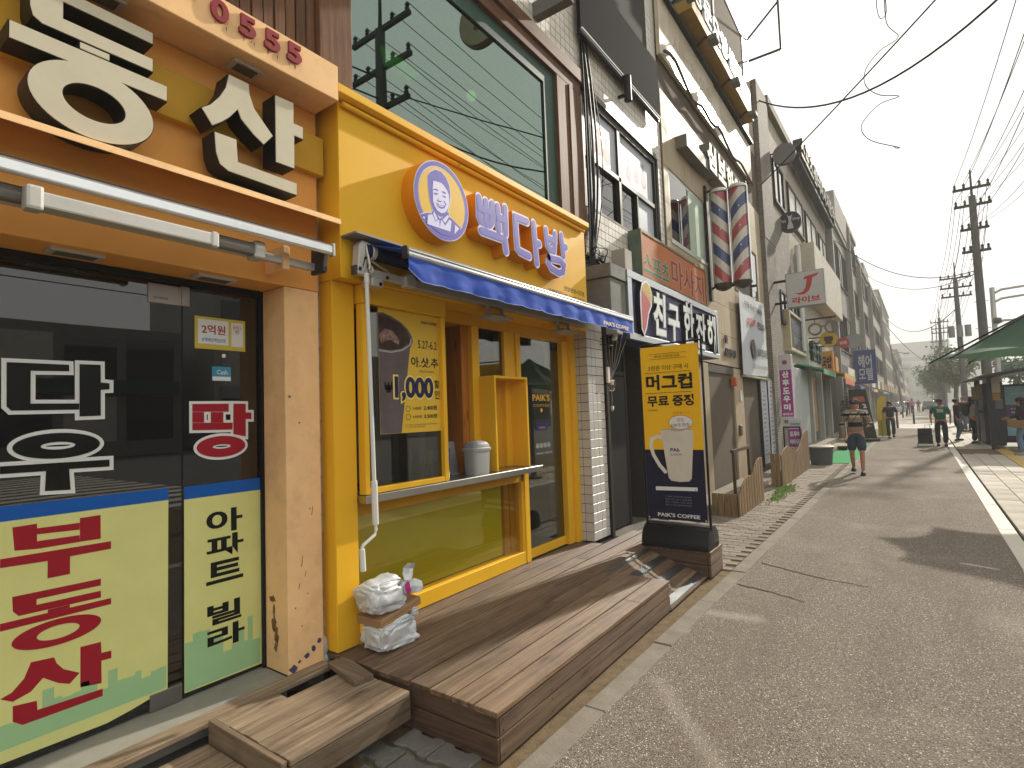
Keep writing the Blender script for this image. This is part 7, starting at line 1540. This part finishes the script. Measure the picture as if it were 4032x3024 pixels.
# traffic sign mast
T = Thing('road_sign_mast', 'grey mast with two arms and a blue road sign above the shelter', 'road sign', (2.75, 24.6, 0))
T.part('mast', MB().cyl((2.62, 24.6, 0), (2.66, 24.6, 5.35), .085, .07, n=12), M_ALUW, smooth=True)
for z, l in ((5.25, 6), (4.95, 6), (4.2, 6)): T.part('arm', MB().tube([(2.66, 24.6, z - .12), (2.9, 24.6, z), (2.9 + l, 24.6, z + .35 * (z > 4.5))], .045, 8), M_ALUW)
sg = T.part('sign_plate', MB().py([(2.98, 3.98), (3.12, 4.14), (5.2, 4.14), (5.2, 3.82), (3.12, 3.82)], 24.50, 24.53), mat('road_sign_blue', '2a4390', .5)); T.part('sign_edge', MB().py([(2.95, 3.98), (3.11, 4.16), (5.22, 4.16), (5.22, 3.80), (3.11, 3.80)], 24.531, 24.54), M_VW, sg)
T.part('lettering', ty('관악대로', 24.495, 3.3, 4.6, 4.0, 4.12, offset=.02), M_VW, sg); T.part('lettering', ty('Gwanak-daero', 24.495, 3.2, 4.6, 3.86, 3.95), M_VW, sg)
T.part('camera_box', MB().lathe((2.72, 24.5, 4.12), [(.1, 0), (.12, .08), (.1, .16), (0, .2)], 14).box(2.62, 2.86, 24.4, 24.55, 3.55, 3.8), M_GREYBOX)

# ------------------------------------------------------------------ green sun shade over the crossing
T = Thing('sun_shade', 'large green fabric sun shade at the right over the pavement', 'sun shade', (1.78, 11.6, 0))
ctr = Vector((1.78, 11.55, 0)); Rr_ = 1.42; nn = 8; ph0 = math.atan2(11.8 - 11.55, .43 - 1.78)
tips = [ctr + Vector((Rr_ * math.cos(ph0 - k * 2 * math.pi / nn), Rr_ * math.sin(ph0 - k * 2 * math.pi / nn), 2.24)) for k in range(nn)]
apex = ctr + Vector((0, 0, 3.02)); mb = MB(); SEG, RAD = 8, 8
for k in range(nn):
    a, b = tips[k], tips[(k + 1) % nn]
    grid = []
    for i in range(RAD + 1):
        t_ = i / RAD; row = []
        for j in range(SEG + 1):
            s_ = j / SEG; e = a.lerp(b, s_); inw = 4 * s_ * (1 - s_); e = e + (ctr - Vector((e.x, e.y, 0))) * (.15 * inw) + Vector((0, 0, .06 * inw))
            p = apex.lerp(e, t_); p.z += -.10 * math.sin(math.pi * t_) - .03 * inw * math.sin(math.pi * t_); row.append(p)
        grid.append(row)
    vs = [p for row in grid for p in row]; w = SEG + 1
    mb.add(vs, [(i * w + j, i * w + j + 1, (i + 1) * w + j + 1, (i + 1) * w + j) for i in range(RAD) for j in range(SEG)])
def canopy_mat():
    m, t, p, o = base_mat('green_shade_cloth'); p.inputs['Base Color'].default_value = (*lin('44624f'), 1); p.inputs['Roughness'].default_value = .85
    tr = N(t, 'ShaderNodeBsdfTranslucent'); tr.inputs[0].default_value = (*lin('54755f'), 1); mx = N(t, 'ShaderNodeMixShader'); mx.inputs[0].default_value = .25
    t.links.new(p.outputs[0], mx.inputs[1]); t.links.new(tr.outputs[0], mx.inputs[2]); t.links.new(mx.outputs[0], o.inputs[0])
    tc = N(t, 'ShaderNodeTexCoord'); n = N(t, 'ShaderNodeTexNoise', i_Scale=4.0, i_Detail=4.0); t.links.new(tc.outputs['Object'], n.inputs['Vector']); c = mixc(t, n.outputs[0], lin('3c5746'), lin('4d6d59')); t.links.new(c, p.inputs['Base Color'])
    return m
T.part('canopy', mb, canopy_mat(), smooth='all')
T.part('mast', MB().cyl((1.78, 11.55, 0), (1.78, 11.55, 3.0), .055, n=14), M_GREYBOX, smooth=True)
for k in range(nn): T.part('rib', MB().cyl(tuple(apex - Vector((0, 0, .05))), tuple(tips[k] - Vector((0, 0, .015))), .014, n=6), M_BLK)
T.part('base', MB().lathe((1.78, 11.55, 0), [(.22, 0), (.22, .05), (.08, .08), (.07, .3)], 18), M_GREYBOX)

# ------------------------------------------------------------------ bus shelter
T = Thing('bus_shelter', 'dark metal bus shelter with purple advert panel', 'bus shelter', (2.6, 22.5, 0))
M_SHD = mat('charcoal_shelter_metal', '34363a', .5, .3, var=.1)
T.part('roof', MB().prism([(1.82, 21.2, 2.18), (4.6, 21.2, 2.62), (4.6, 27.5, 2.62), (1.82, 27.5, 2.18)], [(1.82, 21.2, 2.26), (4.6, 21.2, 2.76), (4.6, 27.5, 2.76), (1.82, 27.5, 2.26)]), M_SHD, bevel=.02)
for x, yy in ((2.2, 22.6), (2.25, 26.9), (3.9, 22.6), (3.9, 26.9)): T.part('post', MB().box(x - .08, x + .08, yy - .08, yy + .08, 0, 2.3 if x < 3 else 2.5), M_SHD, bevel=.01)
ad = T.part('advert_case', MB().box(2.62, 3.75, 24.0, 24.12, .12, 2.02), M_SHD, bevel=.01)
T.part('advert_sheet', MB().box(2.68, 3.70, 23.994, 23.999, 1.35, 1.95), mat('teal_poster', '7fa9ab', .4, var=.15, scale=6), ad); T.part('advert_sheet', MB().box(2.68, 3.70, 23.994, 23.999, .95, 1.349), mat('purple_poster', '5a4372', .4, var=.15, scale=7), ad); T.part('advert_sheet', MB().box(2.68, 3.70, 23.994, 23.999, .34, .949), mat('aqua_poster', '8fb9bf', .4, var=.15, scale=5), ad); T.part('advert_sheet', MB().box(2.68, 3.70, 23.994, 23.999, .15, .339), mat('violet_poster', '4a3566', .4), ad)
T.part('advert_print', MB().box(2.8, 3.5, 23.99, 23.993, 1.20, 1.24).box(2.8, 3.3, 23.99, 23.993, 1.08, 1.12).box(2.8, 3.55, 23.99, 23.993, 1.70, 1.73), M_SIGNW, ad)
T.part('info_panel', MB().box(2.30, 2.52, 22.9, 23.1, .1, 2.1), M_SHD, bevel=.01); T.part('info_sheet', MB().box(2.32, 2.50, 22.894, 22.899, 1.25, 1.55), mat('grey_notice', '6d7276', .5))
T.part('kiosk', MB().box(2.20, 2.44, 24.8, 26.4, .0, 2.1), M_SHD, bevel=.02); T.part('kiosk_lamp', MB().box(2.0, 2.18, 22.5, 22.7, 2.27, 2.33), mat('shelter_lamp', 'd8d8d4', .4))
T.part('route_sign', MB().box(2.22, 2.42, 22.45, 22.5, 1.75, 2.22), mat('cream_route_sign', 'a8a08c', .5)); T.part('route_sign_lower', MB().box(2.23, 2.41, 22.455, 22.5, 1.52, 1.73), mat('amber_route_sign', '9c7f3a', .5)); T.part('bench', MB().box(2.9, 3.6, 23.0, 23.5, .38, .46).box(2.95, 3.0, 23.0, 23.5, 0, .38).box(3.5, 3.55, 23.0, 23.5, 0, .38), M_SHD)
T = Thing('yellow_box', 'small yellow utility box on a pole by the shelter', 'utility box', (1.98, 24.6, 0)); T.part('pole', MB().cyl((2.0, 24.7, 0), (2.0, 24.7, 2.0), .03, n=8), M_GREYBOX); T.part('box', MB().box(1.9, 2.14, 24.6, 24.75, 1.55, 2.0), mat('faded_mustard', '8c7f56', .6), bevel=.01)

# ------------------------------------------------------------------ trees on the right, plane trees cut back hard
def tree(x, y, h, cr, lab, seed, nleaf=1500, lsz=.22, col='5f7348'):
    r = random.Random(seed); T = Thing('street_tree', lab, 'tree', (x, y, 0), group='street trees along the road'); tr = MB(); ends = []
    tr.tube([(x, y, 0), (x + r.uniform(-.1, .1), y, h * .3), (x + r.uniform(-.15, .15), y, h * .55)], .2, 8, r1=.13)
    for k in range(9):
        a = r.uniform(0, 6.28); z0 = h * r.uniform(.38, .56); l = cr * r.uniform(.6, 1.0); p0 = Vector((x, y, z0)); p1 = p0 + Vector((math.cos(a) * l * .55, math.sin(a) * l * .55, h * .16)); p2 = p1 + Vector((math.cos(a + .3) * l * .5, math.sin(a + .3) * l * .5, h * r.uniform(.08, .25)))
        tr.tube([p0, p1, p2], .085, 6, r1=.03); ends += [p1, p2, p1.lerp(p2, .5)]
    T.part('trunk', tr, mat('plane_bark', '57524a', .9, var=.3, scale=6), smooth=True)
    lf = MB()
    cl = [e + Vector((r.gauss(0, .25), r.gauss(0, .25), r.gauss(0, .3))) * cr * .5 for e in ends for _ in range(2)]
    for k in range(nleaf):
        c0 = r.choice(cl) + Vector((r.gauss(0, 1), r.gauss(0, 1), r.gauss(0, .8))) * cr * .17
        a = Vector((r.gauss(0, 1), r.gauss(0, 1), r.gauss(0, 1))).normalized() * lsz * r.uniform(.5, 1); b = a.cross(Vector((r.gauss(0, 1), r.gauss(0, 1), r.gauss(0, 1)))).normalized() * lsz * .45
        lf.add([c0 - a, c0 + b, c0 + a, c0 - b], [(0, 1, 2, 3)])
    T.part('crown', lf, mat('leaf_' + col, col, .7, var=.35, scale=3))
tree(3.55, 58, 6.2, 1.5, 'nearest street tree with bare knotted branches beside the poles', 1, 500, .2, '5c6448')
tree(4.0, 68, 6.6, 1.9, 'second street tree with sparse yellow-green leaves', 2, 1500)
tree(4.0, 84, 6.4, 2.0, 'third street tree with fuller leaves', 3, 1700); tree(4.3, 97, 6.4, 2.1, 'fourth street tree in the haze', 4, 1700); tree(4.6, 112, 6.5, 2.3, 'fifth street tree in the haze', 5, 1500, .3); tree(5.0, 132, 6.6, 2.4, 'farthest street tree in the haze', 6, 1500, .32)
tree(6.6, 52, 5.0, 1.6, 'small tree glimpsed over the shelter advert', 9, 1500, .18, '4f6a48')
# bollards on the far pavement
for i, (x, yy) in enumerate(((.45, 46.5), (-.42, 39.8), (-.2, 64), (.1, 70), (2.2, 66), (2.4, 72), (2.35, 80))):
    T = Thing('bollard', ('bollard standing alone in the middle of the far crossing', 'bollard at the left end of the far crossing', 'left bollard before the cyclists', 'bollard behind the left one before the cyclists', 'right bollard before the street trees', 'second bollard before the street trees', 'third bollard before the street trees')[i], 'bollard', (x, yy, 0), group='dark bollards on the far pavement')
    T.part('shaft', MB().lathe((x, yy, 0), [(.075, 0), (.075, .02), (.06, .03), (.06, .82), (.05, .88), (0, .9)], 12), mat('maroon_bollard', '3a2b30', .5), smooth=True); T.part('band', MB().lathe((x, yy, .66), [(.062, 0), (.062, .08)], 12), M_GREYBOX)
# parked cars seen as small shapes far off
def car(x, y, col, lab, rz=0):
    T = Thing('parked_car', lab, 'car', (x, y, 0), group='cars far down the street', rot=rz, local=True)
    T.part('body', MB().py([(-.85, .25), (.85, .25), (.88, .55), (.82, .85), (-.82, .85), (-.88, .55)], -2.1, 2.1), mat('car_' + col, col, .25, .2, coat=.5), bevel=.06, seg=2, smooth=True)
    T.part('cabin', loft([(rrect(0, .2, .78, 1.4, .2), .85), (rrect(0, .3, .62, 1.0, .2), 1.42)]), M_WIN, smooth=True); T.part('roof', loft([(rrect(0, .3, .63, 1.0, .2), 1.40), (rrect(0, .3, .58, .9, .2), 1.46)]), mat('car_' + col, col, .25, .2, coat=.5), smooth=True)
    for sx in (-.78, .78):
        for sy in (-1.35, 1.35): T.part('wheel', MB().cyl((sx - .1, sy, .32), (sx + .1, sy, .32), .32, n=16), M_BLK, smooth=True)
    for sx in (-.6, .6): T.part('headlight', MB().box(sx - .18, sx + .18, -2.13, -2.09, .6, .74), M_ALUW)
for i, (x, yy, c_, lab) in enumerate(((-.55, 118, 'c9cac8', 'white car parked far along the left kerb'), (-.1, 140, 'b9bcbe', 'silver car parked behind the white one in the haze'), (2.9, 100, '3a3d42', 'dark car parked far along the right of the pavement'), (4.0, 116, 'd0d0cc', 'white car parked beyond the dark one'), (-1.2, 82, 'b7b9b8', 'pale car parked by the long banded building'))): car(x, yy, c_, lab)
# ------------------------------------------------------------------ people
def skin(verts, edges, root=0, sub=1):
    """one continuous surface grown along a skeleton; verts = [(x, y, z, rx, ry)]"""
    me = bpy.data.meshes.new('sk'); me.from_pydata([v[:3] for v in verts], edges, []); me.update()
    o = bpy.data.objects.new('sk', me); TMP.collection.objects.link(o)
    o.modifiers.new('s', 'SKIN')
    if not me.skin_vertices: return None
    for i, v in enumerate(verts):
        d = me.skin_vertices[0].data[i]; d.radius = (v[3], v[4]); d.use_root = (i == root)
    s = o.modifiers.new('u', 'SUBSURF'); s.levels = sub; s.render_levels = sub
    dg = tmp_graph()
    m2 = bpy.data.meshes.new_from_object(o.evaluated_get(dg))
    mb = MB(); mb.add([tuple(v.co) for v in m2.vertices], [tuple(p.vertices) for p in m2.polygons])
    bpy.data.objects.remove(o); bpy.data.meshes.remove(me); bpy.data.meshes.remove(m2)
    return mb
M_SKIN = mat('skin', 'a9785c', .6, var=.06); M_HAIR = mat('black_hair', '1b1716', .6, var=.2, scale=30); M_SHOE = mat('dark_shoe', '201d1c', .6)
def person(lab, loc, H, face, shirt, legs_c, stride=(.22, -.2), knee=(.05, .12), arms=None, short=False, sleeve='short', hair='short', shoe='201d1c', female=False, hat=None, wide=1.0, coat=None, group='people on the pavement', stripes=None, skirtlen=None, sub=1):
    """local frame: x right, y forward, z up, for a body 1.70 m tall"""
    T = Thing('person', lab, 'person', loc, group=group, rot=face); s = H / 1.70; w = wide
    sh = .185 * w if not female else .165 * w
    hip = .085 * w
    J = {}
    def leg(side, st, kn):
        h = Vector((side * hip, 0, .90)); k = h + Vector((side * .01, st * .55 + kn, -.43)); a = Vector((side * (hip + .01), st - kn * .3, .085 + (.05 if st < -.1 else 0)))
        return h, k, a
    A = arms or (((.05, .02, -.27), (.05, .12, -.24)), ((.05, -.03, -.27), (.04, .06, -.25)))
    body = [(0, 0, .96, .12 * w, .09 * w), (0, 0, 1.12, .115 * w, .085 * w), (0, .01, 1.30, .145 * w, .095 * w), (0, 0, 1.42, .10 * w, .07), (0, 0, 1.485, .05, .05), (0, .012, 1.53, .056, .062), (0, .018, 1.585, .074, .088), (0, .01, 1.64, .076, .090), (0, 0, 1.69, .045, .055)]
    E_ = [(i, i + 1) for i in range(8)]; cl_leg = []; cl_arm = []; feet = []; hands = []
    for side, st, kn in ((-1, stride[0], knee[0]), (1, stride[1], knee[1])):
        h, k, a = leg(side, st, kn); b = len(body)
        body += [(*h, .085 * w, .085 * w), (*((h + k) / 2), .072 * w, .072 * w), (*k, .054, .054), (*((k * .65 + a * .35)), .052, .052), (*a, .036, .036), (a.x, a.y + .10, .04 + (a.z - .085), .035, .03)]
        E_ += [(0, b), (b, b + 1), (b + 1, b + 2), (b + 2, b + 3), (b + 3, b + 4), (b + 4, b + 5)]; cl_leg.append((h, k, a)); feet.append(a)
    for side, (e_, w_) in ((-1, A[0]), (1, A[1])):
        S0 = Vector((side * sh, 0, 1.40)); e = S0 + Vector((side * e_[0], e_[1], e_[2])); q = e + Vector((-side * w_[0] * .3, w_[1], w_[2])); d = (q - e).normalized(); b = len(body)
        body += [(*S0, .058, .058), (*((S0 + e) / 2), .047, .047), (*e, .039, .039), (*((e + q) / 2), .036, .036), (*q, .026, .022), (*(q + d * .06), .036, .018)]
        E_ += [(3, b), (b, b + 1), (b + 1, b + 2), (b + 2, b + 3), (b + 3, b + 4), (b + 4, b + 5)]
        pb = b + 5; pl_ = q + d * .06; u = Vector((0, 1, 0)); u = (u - d * u.dot(d)).normalized()
        for f in range(4):
            o_ = u * (.024 - .016 * f); l = (.055, .065, .06, .045)[f]; c = len(body)
            body += [(*(pl_ + d * .035 + o_), .009, .009), (*(pl_ + d * (.035 + l) + o_ + Vector((-side * .012, 0, 0))), .007, .007)]; E_ += [(pb, c), (c, c + 1)]
        c = len(body); body += [(*(q + d * .035 + u * .04), .010, .010), (*(q + d * .075 + u * .052), .008, .008)]; E_ += [(b + 4, c), (c, c + 1)]
        cl_arm.append((S0, e, q)); hands.append(pl_ + d * .05)
    def sc(mb): return mb.map(lambda p: (p.x * s, p.y * s, p.z * s))
    T.part('body', sc(skin(body, E_, 0, sub)), M_SKIN, smooth='all')
    # trousers or shorts
    v = [(0, 0, .985, .135 * w, .105 * w), (0, 0, .90, .14 * w, .11 * w)]; e = [(0, 1)]
    for (h, k, a) in cl_leg:
        b = len(v); end = (h + (k - h) * .92) if short else a + Vector((0, 0, .02))
        if short: v += [(*h, .105 * w, .105 * w), (*((h + end) / 2), .105 * w, .10 * w), (*end, .098 * w, .092 * w)]; e += [(1, b), (b, b + 1), (b + 1, b + 2)]
        else: v += [(*h, .10 * w, .10 * w), (*((h + k) / 2), .088 * w, .088 * w), (*k, .075 * w, .075 * w), (*end, .07 * w, .07 * w)]; e += [(1, b), (b, b + 1), (b + 1, b + 2), (b + 2, b + 3)]
    T.part('shorts' if short else 'trousers', sc(skin(v, e, 0, sub)), mat('cloth_' + legs_c, legs_c, .85, var=.12, scale=10), smooth='all')
    # top
    hem = .90 if not coat else .55
    v = [(0, 0, hem, .155 * w, .12 * w), (0, 0, 1.08, .15 * w, .115 * w), (0, .01, 1.28, .165 * w, .115 * w), (0, 0, 1.42, .125 * w, .085 * w), (0, 0, 1.465, .065, .062)]; e = [(0, 1), (1, 2), (2, 3), (3, 4)]
    for (S0, el, q) in cl_arm:
        b = len(v); end = (S0 + (el - S0) * .9) if sleeve == 'short' else q + (el - q) * .08
        v += [(*S0, .076, .076), (*((S0 + el) / 2), .068, .068)]; e += [(3, b), (b, b + 1)]
        if sleeve == 'short': v += [(*end, .066, .066)]; e += [(b + 1, b + 2)]
        else: v += [(*el, .056, .056), (*end, .045, .045)]; e += [(b + 1, b + 2), (b + 2, b + 3)]
    top = sc(skin(v, e, 0, sub)); cm = coat or shirt
    ms = [mat('cloth_' + cm, cm, .85, var=.12, scale=10)]
    if stripes:
        ms += [mat('cloth_' + c_, c_, .85, var=.1) for c_ in stripes]
        for i, f in enumerate(top.f):
            z = sum(top.v[q][2] for q in f) / len(f) / s; k = (z - .88) / .075; ph = k % 3.0
            top.mi[i] = 1 if ph < .85 else (2 if ph < 1.1 or ph > 2.8 else 0)
    T.part('jacket' if coat else 'top', top, ms, smooth='all')
    for a in feet:
        zz = a.z - .085; T.part('shoe', sc(MB().ball((a.x, a.y + .06, .045 + zz), (.05, .135, .045), 12, 8).box(a.x - .047, a.x + .047, a.y - .07, a.y + .18, zz, zz + .03)), mat('shoe_' + shoe, shoe, .6), smooth=True)
    if hair == 'long': T.part('hair', sc(MB().ball((0, -.012, 1.625), (.098, .108, .10), 14, 10).ball((0, -.055, 1.48), (.105, .06, .16), 12, 8)), M_HAIR, smooth=True)
    elif hair == 'short': T.part('hair', sc(MB().ball((0, -.018, 1.635), (.094, .10, .085), 14, 10)), M_HAIR, smooth=True)
    fc = MB().ball((-.030, .098, 1.605), (.012, .006, .007), 8, 6).ball((.030, .098, 1.605), (.012, .006, .007), 8, 6).box(-.02, .02, .094, .099, 1.543, 1.549).box(-.045, -.016, .094, .101, 1.622, 1.628).box(.016, .045, .094, .101, 1.622, 1.628)
    T.part('face_features', sc(fc), mat('eye_dark', '2a1d18', .5)); T.part('nose', sc(MB().ball((0, .108, 1.575), (.013, .016, .022), 8, 6)), M_SKIN, smooth=True); T.part('ear', sc(MB().ball((-.08, .01, 1.59), (.012, .022, .03), 8, 6)), M_SKIN, smooth=True); T.part('ear', sc(MB().ball((.08, .01, 1.59), (.012, .022, .03), 8, 6)), M_SKIN, smooth=True)
    if hat == 'cap':
        T.part('cap', sc(MB().ball((0, .0, 1.655), (.100, .112, .075), 16, 10)), mat('cap_navy', '332c33', .8), smooth=True); T.part('cap_peak', sc(MB().pz([(-.085, .08), (.085, .08), (.07, .17), (.03, .20), (-.03, .20), (-.07, .17)], 1.635, 1.645)), mat('cap_red', '6a3330', .8)); T.part('cap_badge', sc(MB().box(-.02, .02, .10, .115, 1.665, 1.69)), mat('cap_badge', 'a09a90', .7))
    if hat == 'bucket':
        T.part('sun_hat', sc(MB().lathe((0, 0, 1.60), [(.165, 0), (.165, .008), (.105, .03), (.10, .10), (.07, .125), (0, .13)], 18)), mat('plum_hat', '3a3350', .85), smooth=True)
    T.hands = [Vector((h.x * s, h.y * s, h.z * s)) for h in hands]; T.s = s
    return T
PI = math.pi
man = person('man in a brown and black striped top, blue shorts and cap walking towards us', (-.93, 14.55, 0), 1.66, PI, '8a7866', '2f3f4c', stride=(.20, -.16), knee=(.02, .14), short=True, sleeve='long', hat='cap', stripes=('1c191a', 'b9ad9c'), wide=1.08, arms=(((.09, -.05, -.25), (.10, .22, -.04)), ((.08, -.06, -.25), (.10, .05, -.24))), sub=2)
man.part('bag_strap', MB().tube([(.16, .13, 1.02), (.02, .155, 1.22), (-.10, .10, 1.40), (-.06, -.04, 1.45)], .007, 5), M_BLK)
person('woman in loose black shirt and trousers walking towards us past the banner', (-.55, 29.0, 0), 1.60, PI + .1, '1f232a', '232427', stride=(-.14, .22), knee=(.12, .02), hair='long', female=True, wide=1.12, arms=(((.10, -.02, -.26), (.06, .10, -.2)), ((.09, .02, -.26), (.06, -.05, -.23))))
g = person('woman in green T-shirt and plum sun hat pulling a cart', (.97, 24.0, 0), 1.60, PI, '1f5f50', '1d1d20', stride=(.05, -.06), hair='short', hat='bucket', female=True, wide=1.18, arms=(((.10, .0, -.25), (.05, .05, -.24)), ((.09, .0, -.25), (.02, .06, -.22))))
g.part('shirt_print', MB().box(-.09, .09, .148, .152, 1.16, 1.28), mat('shirt_print', 'a9a79c', .8, var=.4, scale=20))
T = Thing('shopping_cart', 'black two-wheeled shopping cart pulled by the woman in green', 'cart', (.52, 24.0, 0))
T.part('bag', MB().box(.30, .72, 23.85, 24.12, .08, .42), mat('black_nylon', '1b1c1f', .7), bevel=.02, seg=2); T.part('upper_bag', MB().box(.31, .71, 23.9, 24.1, .421, .62), mat('black_nylon', '1b1c1f', .7), bevel=.015); T.part('handle', MB().tube([(.52, 23.98, .6), (.52, 23.98, .74), (.74, 23.98, .75)], .012, 6).tube([(.66, 23.98, .6), (.66, 23.98, .75)], .012, 6), M_ALU); T.part('base_rail', MB().box(.27, .75, 23.86, 24.12, .03, .06), M_ALUW)
T.part('wheel', MB().cyl((.27, 23.98, .05), (.31, 23.98, .05), .05, n=12), M_BLK); T.part('wheel', MB().cyl((.71, 23.98, .05), (.75, 23.98, .05), .05, n=12), M_BLK)
person('woman in a long black coat waiting at the left of the queue', (1.60, 27.2, 0), 1.60, -1.4, '1d1c1e', '4d6672', stride=(.03, -.04), coat='1d1c1e', sleeve='long', hair='short', female=True)
b = person('woman in a white sweater with black backpack looking at her phone', (1.95, 25.5, 0), 1.62, -1.2, 'a5a29c', '17171a', stride=(.03, -.03), sleeve='long', hair='long', female=True, arms=(((.04, .06, -.24), (.10, .24, .04)), ((.04, .06, -.24), (.10, .24, .02))))
b.part('backpack', MB().ball((0, -.21, 1.20), (.16, .11, .24), 12, 10), mat('black_backpack', '18191c', .7), smooth=True); b.part('phone', MB().box(-.04, .04, .30, .315, 1.17, 1.32), M_PWH)
w_ = person('woman in a black top and blue jeans at the right edge with straw bag', (2.56, 20.3, 0), 1.58, 1.35, '1a1b1d', '5a7388', stride=(.04, -.05), sleeve='long', hair='long', female=True, shoe='8d8f92', arms=(((.06, .06, -.24), (.1, .2, -.05)), ((.06, .06, -.24), (.1, .18, -.06))))
T = Thing('straw_bag', 'brown woven shoulder bag carried by the woman in blue jeans', 'bag', (2.36, 20.25, .75))
T.part('bag', MB().py([(2.22, 1.02), (2.60, .95), (2.56, .72), (2.26, .80)], 20.05, 20.17), mat('woven_straw', '7d6344', .85, var=.25, scale=30, bump=.5), bevel=.015); T.part('strap', MB().tube([(2.26, 20.11, 1.0), (2.40, 20.16, 1.30), (2.56, 20.11, .95)], .012, 6), mat('brown_strap', '5e4630', .7))
person('man in dark jacket and jeans standing behind the queue', (2.30, 34.5, 0), 1.68, PI - .8, '23262b', '4a5666', stride=(.02, -.03), sleeve='long', coat=None)
person('man in black standing close beside the man in dark jacket', (2.66, 35.3, 0), 1.70, PI + .3, '1c1d20', '2a2c31', stride=(.02, -.03), sleeve='long')
cy = person('cyclist in a pink top riding towards us', (.62, 70.0, .25), 1.55, PI, 'c48a9c', '24252a', stride=(.16, -.05), sleeve='long', hair='long', female=True)
T = Thing('bicycle', 'dark bicycle ridden by the person in the pink top', 'bicycle', (.62, 70, 0))
for yy in (69.5, 70.5): T.part('wheel', ringy(0, .34, .34, .30, -.02, .02, 20).map(lambda p: (p.y + .62, p.x + yy, p.z)), M_BLK)
T.part('frame', MB().tube([(.62, 69.5, .34), (.62, 69.6, .95), (.62, 70.2, .85), (.62, 70.0, .35), (.62, 70.5, .34)], .02, 6).tube([(.38, 69.62, 1.0), (.86, 69.62, 1.0)], .018, 6), M_BLK); T.part('saddle', MB().ball((.62, 70.22, .92), (.08, .13, .04)), M_BLK)
for x, yy, c_, lab in ((.30, 74, '2a2c33', 'dark figure beside the cyclist far down the street'), (1.5, 92, '30343c', 'dark figure far away near the street trees'), (2.2, 62, '8fa3b5', 'person in pale blue far behind the green shirt')): person(lab, (x, yy, 0), 1.68, PI, c_, '2a2b30')

# ------------------------------------------------------------------ across the road, mirrored in the shop glass
OPP = [('dark office block across the road mirrored in the orange shop glass', -22, -8, 9, 0, 3), ('brown shop building across the road mirrored in the door glass', -7.5, 3, 8, 2, 3), ('grey sports centre building across the road mirrored in shop glass', 3.5, 16, 7.5, 2, 2), ('tall pale apartment tower across the road', 18, 30, 14, 3, 4), ('low shop row across the road', 31, 60, 7, 4, 2)]
for i, (lab, y0, y1, h, mi, fl) in enumerate(OPP):
    T = Thing('opposite_building', lab, 'building', (31, y0, 0), group='buildings across the road'); T.part('wall', MB().box(31, 41, y0, y1, 0, h), M_FAR[mi])
    for f in range(fl):
        for b_ in range(4):
            a = y0 + .5 + (y1 - y0 - .5) * b_ / 4; e = y0 + (y1 - y0 - .5) * (b_ + 1) / 4; z = .4 + (h - .6) * f / fl; T.part('window_pane', MB().box(30.95, 30.99, a, e, z + .5, z + (h - .6) / fl - .35), M_LTWIN if (f + b_ + i) % 4 == 0 else M_WIN)
    T.part('shop_sign', MB().box(30.6, 30.94, y0 + .3, y1 - .3, h / fl - .1, h / fl + .7), mat('opp_sign%d' % i, ('3a4652', '6a3f38', '2f4a3a', '8d8f8c', 'a58a3a')[i], .6))

# ------------------------------------------------------------------ hazy air
def haze():
    m = bpy.data.materials.new('hazy_air'); m.use_nodes = True; t = m.node_tree; t.nodes.clear(); o = t.nodes.new('ShaderNodeOutputMaterial')
    v = t.nodes.new('ShaderNodeVolumePrincipled'); v.inputs['Color'].default_value = (.93, .92, .89, 1); v.inputs['Density'].default_value = .0028; v.inputs['Anisotropy'].default_value = .0; v.inputs['Density Attribute'].default_value = ''; m.cycles.homogeneous_volume = True
    t.links.new(v.outputs[0], o.inputs['Volume']); return m
hz = MB().box(-120, 120, -80, 460, -1.1, 34)
solo('haze', hz, haze(), 'pale haze hanging over the whole street', 'haze', kind='stuff')

bpy.data.scenes.remove(TMP)
